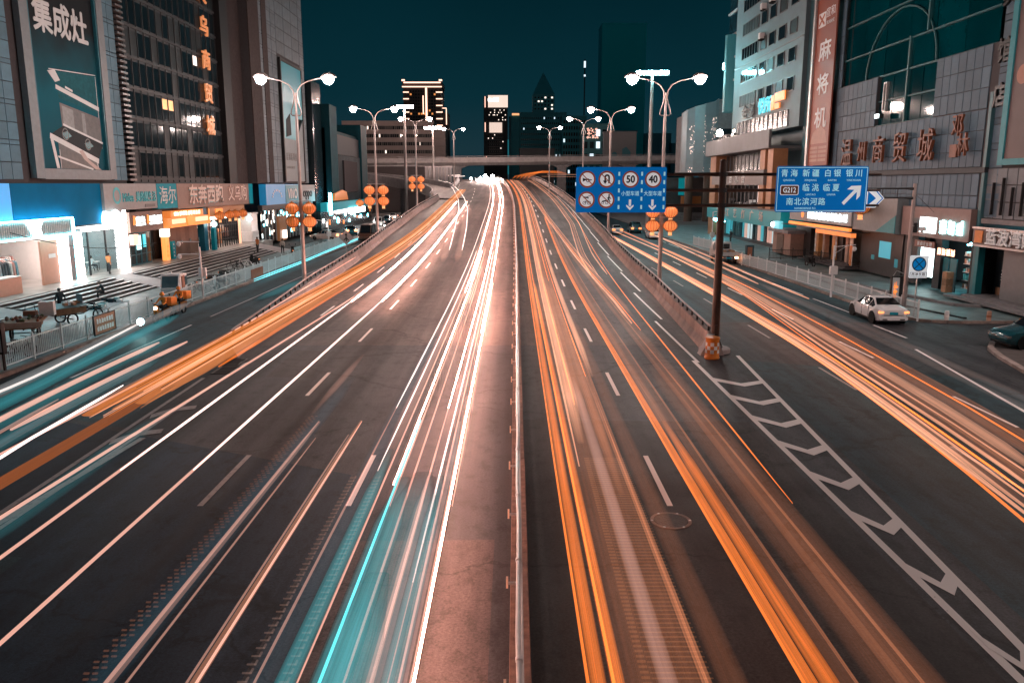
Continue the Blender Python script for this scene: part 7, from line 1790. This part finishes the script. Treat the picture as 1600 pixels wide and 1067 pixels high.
# ================================================================== STREET SMALL THINGS
# crash drum
dr = thing('crash_drum', 'orange crash drum with white checker band at the right barrier nose', 'traffic drum', (9.35, 36.9, .005))
obj('body', MB().lathe([(.33, 0), (.36, .06), (.33, .12), (.31, .9), (.34, .96), (.33, 1.02), (.26, 1.04)], 24), mat('orange plastic', (.62, .20, .03), .4, noise=.06), dr, smooth=True)
for r_ in range(3):
    for k in range(12):
        if (k + r_) % 2: continue
        g = MB(); vs = []
        for j in range(4):
            a = 2*PI*(k + j/3)/12; zz0, zz1 = .28 + .17*r_, .45 + .17*r_
            r0 = .33 - .02*(zz0-.12)/.78 + .004
            vs += [(r0*math.cos(a), r0*math.sin(a), zz0), ((r0-.004)*math.cos(a), (r0-.004)*math.sin(a), zz1)]
        g.add(vs, [(2*j, 2*j+2, 2*j+3, 2*j+1) for j in range(3)]); obj('white_square', g, M_SIGNW, dr)
# diamond road sign on left barrier
ds = thing('traffic_sign', 'diamond shaped road sign on a short post by the left barrier', 'road sign', (-19.2, 94.0, 0.0))
obj('post', MB().tube([(0, 0, 0), (0, 0, 2.3)], .05, 6), M_STEEL, ds); obj('panel', MB().prism([(0, 1.1), (.85, 1.95), (0, 2.8), (-.85, 1.95)], -.08, -.05, 'y'), mat('rose sign', (.42, .34, .32), .5), ds)
g = MB(); bar(g, 0, 1.5, 0, 2.4, .12, -.085); poly(g, [(-.16, 2.2), (.16, 2.2), (0, 2.5)], -.087); bar(g, -.28, 1.6, 0, 1.95, .1, -.086); bar(g, .28, 1.6, 0, 1.95, .1, -.0865); obj('symbol', g, M_INK, ds)
# display board and bin at left edge
db = thing('display_board', 'black framed display board with pale print at the left picture edge', 'notice board', (-22.5, 34.0, .155), -.25)
obj('frame', MB().bevbox(-1.0, .85, -.1, .1, .7, 2.1, .04).box(-.9, -.8, -.05, .05, 0, .7).box(.65, .75, -.05, .05, 0, .7), M_DARK, db)
f_ = obj('sheet', MB().box(-.92, .77, -.115, -.101, .8, 2.0), mat('pale sheet', (.34, .38, .40), .5, noise=.1), db); obj('print', strokes(MB(), -.7, .6, -.116, 1.65, 1.9, 3, q, .005).box(-.6, -.2, -.12, -.116, 1.0, 1.5).box(0, .5, -.12, -.116, .95, 1.5), mat('teal print', (.02, .16, .2), .5), f_)
bn = thing('utility_cabinet', 'low grey utility cabinet at the left picture edge beside the kerb', 'cabinet', (-22.35, 33.2, .155)); obj('body', MB().bevbox(-.75, .5, -.4, .4, 0, .95, .04), mat('cabinet grey', (.20, .17, .17), .5, noise=.12), bn); obj('door', MB().bevbox(-.7, .45, -.42, -.401, .06, .88, .03), mat('cabinet grey', (.20, .17, .17), .5), bn)
# bollards, fallen post, on the right sidewalk
for i, (x, y, l) in enumerate(((25.6, 46.9, 'short white bollard by the right kerb, left one'), (28.0, 46.75, 'short striped bollard by the right kerb, right one'))):
    t = thing('bollard', l, 'bollard', (x, y, .13)); obj('body', MB().lathe([(.13, 0), (.13, .5), (.10, .58)], 12), M_WHITE if i == 0 else mat('peach bollard', (.5, .3, .22), .5), t); obj('band', MB().lathe([(.134, .2), (.134, .34)], 12), M_PAINT if i == 0 else M_BOARD, t)
fp_ = thing('fallen_post', 'fallen orange post with white ball head lying on the right pavement', 'bollard', (29.2, 45.7, .17), -.12)
obj('shaft', MB().tube([(0, 0, .13), (2.9, .35, .22)], [.14, .20], 12), mat('orange post', (.55, .22, .07), .5, noise=.15), fp_, smooth=True); obj('collar', MB().tube([(2.9, .35, .22), (3.1, .37, .23)], .27, 12), M_DARK, fp_); obj('ball', MB().lathe([(.02, -.3), (.2, -.22), (.3, 0), (.2, .22), (.02, .3)], 12, (3.35, .4, .27)), M_CONC_L, fp_, smooth=True)
ub = thing('notice_stand', 'upright notice stand with orange characters behind the right railing', 'notice board', (25.2, 52.5, .13), 0); obj('case', MB().bevbox(-.42, .42, -.1, .1, .2, 2.0, .04), M_DARK, ub); obj('sheet', MB().box(-.36, .1, -.115, -.101, .3, 1.9), M_PW, ub); obj('print', strokes(MB(), -.3, .05, -.116, .5, 1.8, 1, q, .005), M_LEDO, ub); obj('bracket', MB().tube([(-.3, 0, 2.0), (-.1, 0, 2.35), (.35, 0, 2.15)], .03, 6), M_STEEL, ub)
bl_ = thing('gate_lamp', 'low cyan lit kerb cabinet by the right railing near the market hall', 'cabinet', (25.4, 86.5, .13)); obj('body', MB().bevbox(-.4, .4, -.3, .3, 0, 1.5, .05), mat('navy cabinet', (.03, .08, .10), .5), bl_); obj('poster', MB().box(-.3, .2, -.32, -.301, .3, 1.3), M_BOARD, bl_)
# drooping cable before the shops
single('cable', MB().tube([(-31.5, 51+t_*2.6, 5.0-.62*t_+.045*t_*t_) for t_ in range(9)], .03, 5), M_BLACK, 'thin black cable sagging across the bright shopfronts', 'cable')
# ================================================================== LIGHT STREAKS OF PASSING TRAFFIC
# each is a hair of light with its own height, width and place above the road, left by a lamp that drove along it
def streak(parent, pts, w, h, m, name='streak', hard=False):
    """swept along pts [(x, y, z)]; the section is a flattened hexagon w wide and h high"""
    P_ = [Vector(p) for p in pts]; rings = []
    wide = (not callable(w)) and w > .21 and not hard
    U = (-1, -.72, -.35, .35, .72, 1, .72, .35, -.35, -.72) if wide else (-1, -.6, .6, 1, .6, -.6)
    V = (0, 1, 1, 1, 1, 0, -1, -1, -1, -1) if wide else (0, 1, 1, 0, -1, -1)
    S = [(.0, .62, 1, 1, .62, .0, .62, 1, 1, .62), (1,)*6][0 if wide else 1]
    n = len(P_)
    for i, p in enumerate(P_):
        d = P_[min(i+1, n-1)] - P_[max(i-1, 0)]; d.z = 0; d.normalize(); nx = Vector((d.y, -d.x, 0))
        k = .45 if i in (0, n-1) else 1.0
        ww = (w(i/(n-1)) if callable(w) else w) * k
        rings.append([p + nx*a*ww/2 + Vector((0, 0, b*h*k/2)) for a, b in zip(U, V)])
    m_ = len(U)
    mb = MB().loft(rings)
    me = mb.mesh(name, m, True)
    av = []; sv_ = []
    for i in range(n):
        for k in range(m_):
            av += [U[k]*(w if not callable(w) else 1.0)*2.2 + rings[0][0].x*3.1, i*.06, 0.0]
            sv_.append(S[k] * (.15 if (i in (0, n-1) and wide) else 1.0))
    me.attributes.new('across', 'FLOAT_VECTOR', 'POINT'); me.attributes['across'].data.foreach_set('vector', av)
    me.attributes.new('soft', 'FLOAT', 'POINT'); me.attributes['soft'].data.foreach_set('value', sv_)
    o = link(name, me, parent)
    return o
def glint(o):
    at = o.data.attributes.new('soft', 'FLOAT', 'POINT')
    for d_ in at.data: d_.value = 1.0
    return o
def along(x, z, y0, y1, step=4.0, dx=None):
    out = []
    for y in frange(y0, y1, step):
        xx = x if not callable(x) else x(y)
        out.append((xx + sh(y), y, zr(y) + z))
    return out
def flat(tab, z, step=4.0):
    """tab: [(x, y)] on the level frontage road, smoothed"""
    ys_ = [p[1] for p in tab]; out = []
    tt = [(p[1], p[0]) for p in tab]
    yy = frange(ys_[0], ys_[-1], step)
    xs_ = [lerp_tab(tt, y) for y in yy]
    for _ in range(2): xs_ = [xs_[0]] + [(xs_[i-1]+2*xs_[i]+xs_[i+1])/4 for i in range(1, len(xs_)-1)] + [xs_[-1]]
    return [(x, y, z) for x, y in zip(xs_, yy)]
def trail(label, group): return thing('light_trail', label, 'light trail', (0, 0, 0), 0, group)
C_W = (1.0, .86, .80); C_P = (1.0, .56, .42); C_O = (1.0, .30, .06); C_OP = (1.0, .40, .17); C_T = (.08, .52, .58); C_CY = (.12, .9, 1.0)
C_W = (1.0, .80, .74); C_P = (1.0, .50, .38); C_O = (1.0, .215, .03); C_OP = (1.0, .33, .15)
HW = glowmat('headlight streak', C_W, 1.0); HL = glowmat('lighting headlight streak', (1.0, .44, .32), 62.0); HL.cycles.emission_sampling = 'FRONT_BACK'; HL2 = glowmat('near headlight streak', (1.0, .44, .32), 84.0); HL2.cycles.emission_sampling = 'FRONT_BACK'; HLB = glowmat('bus headlight streak', (1.0, .46, .34), 22.0); HLB.cycles.emission_sampling = 'FRONT_BACK'; HP = glowmat('warm headlight streak', C_P, .42); HPf = glowmat('faint warm streak', C_P, .09)
HPm = glowmat('medium warm streak', C_P, .19)
OR = glowmat('tail streak', C_O, .36, .75, 0, 13); ORt = glowmat('thin tail streak', C_O, .55); ORf = glowmat('faint tail streak', C_OP, .04, .8, 0, 13); ORm = glowmat('mid tail streak', C_OP, .12, .85, 0, 13)
ORp = glowmat('peach tail streak', (1.0, .43, .25), .34, .7, 0, 13)
TEf = glowmat('faint teal body glow', C_T, .09, .6, .12); TEm = glowmat('teal body glow', C_T, .20, .6, .15); CYs = glowmat('cyan streak', C_CY, .8); GYf = glowmat('grey body glow', (.75, .62, .62), .09, .6, .1); BLf = glowmat('blue body glow', (.06, .20, .28), .06, .4, .05)
G_L, G_R, G_FL, G_FR = 'light trails on the left carriageway', 'light trails on the right carriageway', 'light trails on the left frontage road', 'light trails on the right frontage road'
# --- bus in the third lane: two headlights and an amber roof board
t = trail('pair of long thin white headlight trails in the outer left lane under the orange band', G_L)
for x in (-10.2, -8.3):
    streak(t, along(x, .7, 7.5, 49.8), .06, .06, HP); streak(t, along(x, .7, 20, 51), .055, .055, HW)
    streak(t, along(lambda y: x + .06, .72, 50.5, 152), .11, .12, HLB)
t = trail('broad glowing orange band along the left barrier ending in a ragged tip', G_L)
BAND = glowmat('amber board band', (1.0, .27, .05), .27, .55, .25, 16)
BAND2 = glowmat('amber board band dim', (1.0, .31, .09), .20, .6, .2, 16)
streak(t, along(lambda y: -9.28, 3.05, 17.0, 150, 3), .62, .12, BAND, hard=True); streak(t, along(lambda y: -8.55, 3.05, 18.0, 150, 3), .70, .12, BAND2, hard=True)
streak(t, along(lambda y: -8.98, 3.02, 17.6, 150, 3), .30, .08, BAND2, hard=True); streak(t, along(lambda y: -8.20, 3.0, 22, 120, 3), .10, .08, OR)
rb_ = random.Random(41)
for k in range(20):
    x = -9.55 + 1.33*k/19 + rb_.uniform(-.03, .03)
    streak(t, along(x, 3.1 + rb_.uniform(-.03, .03), 16.6 + rb_.uniform(0, 3.5), 150, 4), rb_.choice((.02, .03, .045, .07)), .03, rb_.choice((BAND, BAND2, BAND2, ORp, ORm)))
for x in (-9.12, -8.52): streak(t, along(x, 3.16, 19, 150, 4), .022, .02, glowmat('dark seam', (.4, .08, .01), .02, 0, .72))
t = trail('dimmer brown orange band running on below the ragged orange tip', G_L); streak(t, along(-9.42, 2.6, 9.5, 21, 2), .40, .1, glowmat('brown band', (1.0, .27, .08), .16, .2, .45), hard=True)
t = trail('thin pinkish trail close along the right side of the orange band', G_L)
streak(t, along(lambda y: -11.5 + .028*(y-17), .65, 9, 53, 4), .05, .08, HP); streak(t, along(lambda y: -10.6 + .01*(y-50), .6, 48, 120, 5), .05, .08, HPm)
# --- second lane: short warm streaks and ticking dots
t = trail('two short warm headlight streaks in the middle left lane', G_L)
streak(t, along(-6.03, .7, 6, 24.3, 3), .13, .1, HPf); streak(t, along(-6.05, .72, 8, 24.3, 3), .05, .06, HPm); streak(t, along(-5.84, .6, 6, 23, 3), .03, .04, HPm)
streak(t, along(-4.74, .7, 6, 24.4, 3), .14, .1, glowmat('amber short streak', (1.0, .40, .22), .12)); streak(t, along(-4.70, .72, 6, 24.3, 3), .035, .05, HP); streak(t, along(-4.86, .7, 7, 23, 3), .03, .04, HPm)
t = trail('row of flickering orange dashes in the middle left lane', G_L)
g = MB()
for k in range(108):
    y = 8.5 + .15*k; z = .8; j = .11 if k % 2 else 0
    for dx in (0, .13): g.box(-6.42+dx+j*.6, -6.34+dx+j*.6, y, y+.03, z, z+.02)
o = obj('dashes', g, glowmat('dash glow', (1.0, .38, .20), .04), t); o['kind'] = 'stuff'; glint(o)
streak(t, along(-6.05, .8, 8, 30, 3), .55, .1, BLf); streak(t, along(-6.4, .8, 25, 34, 3), .3, .1, HPf)
# --- inner lane: dense white bundle
t = trail('dense bundle of white headlight trails in the lane beside the median', G_L)
for x, w_, y0, y1, m_ in ((-3.86, .06, 26, 238, HW), (-3.86, .05, 8, 26, HPm), (-3.50, .05, 20, 82, HW), (-3.22, .05, 9, 55, HP), (-3.18, .045, 55, 238, HL), (-2.95, .03, 19, 82, HL), (-2.52, .05, 8, 70, HP), (-2.12, .03, 26, 238, HL), (-2.12, .05, 8, 26, HP), (-1.86, .05, 14, 82, HW), (-1.86, .05, 8, 14, HP), (-1.70, .045, 8, 120, HP), (-1.55, .035, 40, 238, HL), (-2.65, .05, 50, 84, HP)):
    streak(t, along(lambda y: x - .0018*max(0, y-30)*(1 if x < -2.5 else .2), .68, y0, y1, 5), w_, w_*.9, m_)
for x, w_ in ((-2.95, .28), (-1.46, .30)): streak(t, along(x, .6, 17.7, 60, 4), w_, .1, HPf); 
for x in (-2.86, -1.52, -1.4): streak(t, along(x, .62, 17.8, 60, 4), .05, .06, HP)
for x, w_ in ((-3.5, .5), (-2.0, .5)): streak(t, along(x, .5, 20, 110, 6), w_, .08, HPf)
t = trail('wide teal ghost of a passing van in the lane beside the median', G_L)
streak(t, along(-3.72, .75, 5, 40, 3), .52, .1, BLf)
streak(t, along(-3.30, .9, 5, 21, 3), .34, .12, TEm); streak(t, along(-2.65, .9, 5, 18.9, 3), .62, .12, TEm); streak(t, along(-2.2, .95, 5, 19.1, 2), 1.0, .12, TEf); streak(t, along(-1.75, .9, 5, 19, 3), .34, .12, TEm)
streak(t, along(-2.5, .85, 5, 14, 2), .9, .12, TEm); streak(t, along(-2.0, .8, 9, 19.2, 2), .5, .1, GYf); streak(t, along(-2.1, .8, 5, 19.2, 2), .12, .1, HPm); streak(t, along(-2.82, .85, 5, 24, 2), .045, .06, CYs)
streak(t, along(-1.62, .8, 5, 24, 2), .14, .1, GYf); streak(t, along(-1.52, .7, 5, 30, 2), .03, .03, HP); streak(t, along(-1.47, .7, 4, 60, 2), .035, .035, HL2)
for x in (-3.95, -3.34): 
    g = MB()
    for k in range(60): y = 6 + .22*k; g.box(x-.07, x+.07, y, y+.02, .85, .87).box(x+.04, x+.07, y, y+.12, .85, .87)
    o = obj('ticks', g, glowmat('tick glow', (1.0, .62, .5), .04), t); o['kind'] = 'stuff'; glint(o)
# --- slip road
t = trail('two curved white headlight trails swinging down from the slip road', G_L)
for tab in ([(82.5, -6.4), (102, -7.25), (134, -8.7), (158, -10.36), (195, -13.99), (226, -18.17), (240, -21.5)], [(82.5, -5.09), (106, -5.92), (136, -7.37), (161, -9.34), (185, -11.82), (215, -15.6), (232, -18.6)]):
    pts_ = [(lerp_tab(tab, y), y, zr(y) + .7) for y in frange(82.5, tab[-1][0], 4)]
    streak(t, pts_, .11, .11, HW); streak(t, [(x, y - 8, z - .45) for x, y, z in pts_[:14]], .8, .08, HPf)  # wide faint bands put in for the pink glow below the trails
# --- right carriageway: orange bundle beside the median
t = trail('dense orange tail light bundle nearest the median on the right', G_R)
for x, w_, y0, y1, m_ in ((1.12, .05, 5, 240, ORt), (1.27, .26, 5, 240, OR), (1.50, .05, 5, 240, ORt), (1.56, .22, 5, 60, OR), (1.40, .5, 40, 240, ORm), (1.75, .06, 20, 200, ORp), (1.95, .5, 22, 240, ORp), (2.25, .5, 24, 240, ORm), (2.6, .35, 18, 200, OR if False else ORm), (2.9, .10, 5, 150, ORm), (2.05, .06, 26, 240, ORt), (2.5, .06, 60, 240, ORt), (3.0, .3, 30, 240, ORp), (2.75, .05, 30, 160, ORt)):
    streak(t, along(lambda y: x + .006*max(0, min(y, 90)-20)*(1 if x > 1.6 else .35), .8, y0, y1, 5), w_, min(.14, w_*.8), m_)
t = trail('wide brown translucent ghost band in the right lane beside the median', G_R)
for x, w_, m_ in ((2.0, .5, ORf), (2.45, .6, ORf), (2.75, .35, ORf), (2.2, 1.5, ORf)): streak(t, along(x, .7, 5, 60, 4), w_, .1, m_)
streak(t, along(2.32, .75, 5, 30, 3), .32, .1, glowmat('rose ghost', (.9, .5, .42), .13, .3)); streak(t, along(2.85, .8, 5, 40, 3), .10, .08, ORm); streak(t, along(3.35, .6, 5, 45, 3), .5, .08, ORf)
g = MB()
for k in range(84): y = 9 + .14*k; g.box(1.93, 2.06, y, y+.04, .78, .80).box(2.08, 3.0, y, y+.025, .78, .79)
o = obj('ticks', g, glowmat('brown tick', (1.0, .36, .14), .05), t); o['kind'] = 'stuff'; glint(o)
# --- right carriageway second lane
t = trail('two strong orange tail light trails in the middle of the right carriageway', G_R)
for x, w_, m_, y0, y1 in ((4.30, .05, ORt, 5, 120), (4.42, .16, OR, 5, 120), (4.68, .30, OR, 5, 24), (4.68, .34, ORm, 20, 150), (4.95, .2, ORf, 5, 90), (5.08, .05, ORm, 8, 200)):
    streak(t, along(lambda y: x + .004*max(0, y-20), .8, y0, y1, 4), w_, min(.14, w_), m_)
for x, w_, m_ in ((5.75, .16, ORf), (5.95, .5, ORf), (6.05, .05, ORm), (6.25, .3, ORf)): streak(t, along(lambda y: x + .003*(y-10) if y < 60 else x + .15 - .012*(y-60), .8, 5, 90, 4), w_, min(.12, w_), m_)
streak(t, along(5.7, .8, 5, 32, 3), .9, .08, ORf)
t = trail('single thin orange trail near the right barrier of the flyover', G_R); streak(t, along(lambda y: 6.5 + .028*(y-19), .8, 17.5, 130, 4), lambda f: .05*min(1, f/.12 + .06), .05, ORt)
t = trail('orange lane changing trails slanting across the right carriageway', G_R)
DG = [(38, 6.4), (51, 6.53), (66, 6.32), (92, 5.81), (125, 4.91), (160, 4.3), (236, 4.0)]
TP = [(60, 6.2), (78, 6.47), (110, 7.8), (161, 7.9), (209, 7.6), (238, 7.4)]
for dx, w_, m_, y0 in ((-.12, .12, ORp, 42), (.06, .05, ORt, 40), (.25, .32, ORm, 44), (.42, .05, ORp, 60)):
    streak(t, along(lambda y: dx + lerp_tab(DG, y), .8, y0, 236, 4), w_, min(.12, w_), m_)
for dx, w_, m_ in ((0, .12, ORp), (.3, .3, ORm), (.55, .06, ORp), (1.3, .10, ORp)):
    streak(t, along(lambda y: dx + lerp_tab(TP, y), .8, 64, 238, 4), w_, min(.12, w_), m_)
# --- flyover crest glow
t = trail('dazzling cluster of headlights coming over the flyover crest', G_L)
for (x, y, z, r) in ((-7.2, 236, .8, .28), (-8.9, 246, .9, .34), (-5.6, 242, .8, .4), (-3.2, 236, .9, .5), (-1.2, 242, .8, .45), (-4.6, 250, 1.5, .5), (-2.2, 255, 1.3, .5), (-2.5, 240, .9, .6), (-4.2, 246, 1.0, .5), (-3.4, 243, .7, .45), (-6.0, 250, 1.0, .35), (-1.8, 236, .8, .35)):
    obj('headlight', MB().lathe([(.02, -r), (r*.8, -r*.5), (r, 0), (r*.8, r*.5), (.02, r)], 10, (x + sh(y), y, zr(y)+z)), emat('crest headlight', (1, .78, .70), 260, True), t)
for k in range(5): streak(t, along(-7.5+.9*k, .8, 236 - 5*k, 262, 4), .25, .2, HW)
for k in range(2): streak(t, [(-15.5-1.5*k, 270, 10.6+.35*k), (-19.5-2*k, 274, 10.5+.3*k)], .2, .35, HW)
t = trail('bright orange arc of tail lights turning away beyond the crest', G_R)
for k in range(5): streak(t, [(3.4+1.1*k-3.4, 240, zr(240)+.9), (5.0+1.1*k-4, 258, zr(258)+1.2), (8+1.3*k-3, 272, 11.5+.2*k), (14+1.2*k-3, 280, 11.9+.1*k), (19, 286, 11.6)], .35, .25, ORt)
streak(t, [(12, 282, 11.3), (34, 290, 11.2)], .2, .2, ORp); streak(t, [(10, 280, 10.6), (32, 288, 10.4)], .15, .15, ORp)
# --- right frontage road
t = trail('lower pair of orange trails on the right frontage road, nearest the gore', G_FR)
RF = [((10.6, 12), (11.5, 17), (12.33, 25), (13.1, 34), (13.5, 51), (13.9, 84), (14.2, 130))]
for dx, w_, m_, y0 in ((0, .06, ORt, 12), (.10, .12, ORp, 17), (.45, .34, ORm, 13), (.30, .10, ORp, 13), (.62, .06, ORp, 15), (.8, .05, ORt, 15), (.7, .4, ORm, 30)):
    tb = [(x+dx*(1 - (y-12)/200), y) for x, y in RF[0] if y >= y0]; 
    streak(t, flat(tb, .7), w_, min(.14, w_), m_)
t = trail('middle orange trails merging on the right frontage road', G_FR)
for dx, w_, m_ in ((0, .08, ORp), (.16, .22, ORm), (-.3, .04, ORt), (.42, .04, ORp)):
    streak(t, flat([(12.4+dx, 16), (13.0+dx, 19.5), (13.4+dx, 25), (14.0+dx, 34), (16.0+dx*.5, 56), (16.6, 84), (16.2, 128)], .7), w_, min(.14, w_), m_)
t = trail('upper broad orange trails on the right frontage road', G_FR)
for dx, w_, m_ in ((-.55, .40, ORp), (0, .4, ORm), (.3, .05, ORt), (-.95, .3, ORm), (.62, .22, ORm)):
    streak(t, flat([(13.9+dx, 18), (14.8+dx, 22.3), (15.1+dx, 28.7), (16.0+dx, 40), (17.1+dx*.6, 61), (17.4, 88), (17.5, 130)], .7), w_, min(.14, w_), m_)
t = trail('faint grey brown ghost band above the orange trails on the right road', G_FR)
for dx in (0, .7): streak(t, flat([(16.6+dx, 22), (17.1+dx, 30), (17.6+dx, 42), (18.3, 60)], .8), .55, .1, glowmat('brown ghost', (.6, .38, .32), .055, .4))
t = trail('thin peach trails near the right kerb passing under the truck', G_FR)
for tb in ([(19.3, 52), (19.6, 66), (20.6, 90), (20.8, 118)], [(18.4, 60), (19.2, 80), (20.2, 100), (20.9, 120)]): streak(t, flat(tb, .7), .14, .12, ORp)
for (x, y) in ((19.4, 61), (20.2, 61.5), (18.2, 63)): streak(t, [(x, y, .7), (x-.1, y+2.5, .7)], .3, .15, ORp)
# --- left frontage road
t = trail('curving white cyan headlight trail with bright head beside the left kerb', G_FL)
streak(t, flat([(-18.4, 24), (-18.36, 30), (-19.0, 35), (-19.6, 40), (-19.95, 42.6)], .7, 1.5), .075, .08, HW); streak(t, flat([(-18.4, 24), (-18.36, 30), (-19.0, 35), (-19.6, 40), (-19.95, 42.6)], .66, 1.5), .3, .1, CYs if False else TEm)
obj('head', MB().lathe([(.02, -.2), (.15, -.12), (.2, 0), (.15, .12), (.02, .2)], 10, (-19.95, 42.7, .75)), emat('cyan motor lamp', (.45, 1, 1), 40, True), t)
t = trail('pale ghost band of a bus sweeping past the left kerb', G_FL)
streak(t, flat([(-16.6, 20), (-17.3, 28), (-18.1, 36), (-18.9, 47)], 1.2, 2), .75, .16, glowmat('pale bus ghost', (.62, .62, .62), .17, .35, .3)); streak(t, flat([(-16.4, 20), (-17.0, 28), (-17.8, 36), (-18.5, 44)], .9, 2), .8, .16, TEm)
streak(t, flat([(-15.4, 18), (-16.0, 28), (-16.7, 40)], .8, 2), 1.1, .14, TEf)
t = trail('upper of two salmon trails on the left frontage road', G_FL); streak(t, flat([(-15.9, 20), (-16.2, 24.6), (-16.5, 29), (-16.6, 37.2)], .7, 2), .16, .13, HP); streak(t, flat([(-15.9, 20), (-16.2, 24.6), (-16.5, 29), (-16.6, 37)], .7, 2), .36, .1, ORm)
t = trail('lower of two salmon trails on the left frontage road', G_FL); streak(t, flat([(-15.2, 23.5), (-15.35, 27), (-15.41, 30), (-15.36, 37.4)], .7, 2), .16, .13, HP); streak(t, flat([(-15.2, 23.5), (-15.35, 27), (-15.41, 30)], .7, 2), .3, .1, ORm)
t = trail('white and teal streaks below the salmon trails on the left road', G_FL)
for tb, w_, m_ in (([(-14.3, 19), (-14.8, 22.3), (-14.9, 28), (-15.0, 33)], .22, GYf), ([(-13.6, 18.5), (-14.1, 21), (-14.2, 25.7), (-14.4, 29)], .07, HW), ([(-14.9, 19.5), (-15.4, 23), (-15.7, 27)], .08, HPm), ([(-14.5, 19), (-15.0, 26), (-15.2, 34)], .9, TEf), ([(-17.0, 21), (-17.4, 26)], .5, TEm)): streak(t, flat(tb, .7, 2), w_, min(w_, .12), m_)
streak(t, flat([(-13.6, 18), (-13.35, 29), (-13.4, 36.5), (-14.9, 70), (-16.4, 104)], 1.0, 4), .05, .06, HP)
t = trail('double cyan line along the foot of the left railing', G_FL)
for dz in (.18, .34): streak(t, flat([(-21.2, 66.0), (-21.3, 84), (-21.8, 96), (-22.4, 123)], dz, 4), .08, .06, CYs)
t = trail('teal smear of light on the left frontage road by the lamp pole', G_FL); streak(t, flat([(-17.6, 55), (-17.5, 68)], .15, 3), 1.3, .06, TEf)
t = trail('faint teal smear across the outer left lane in the foreground', G_FL); streak(t, flat([(-11.6, 14), (-11.8, 22), (-11.9, 27)], .3, 3), .9, .06, glowmat('teal smear', C_T, .05, .4))
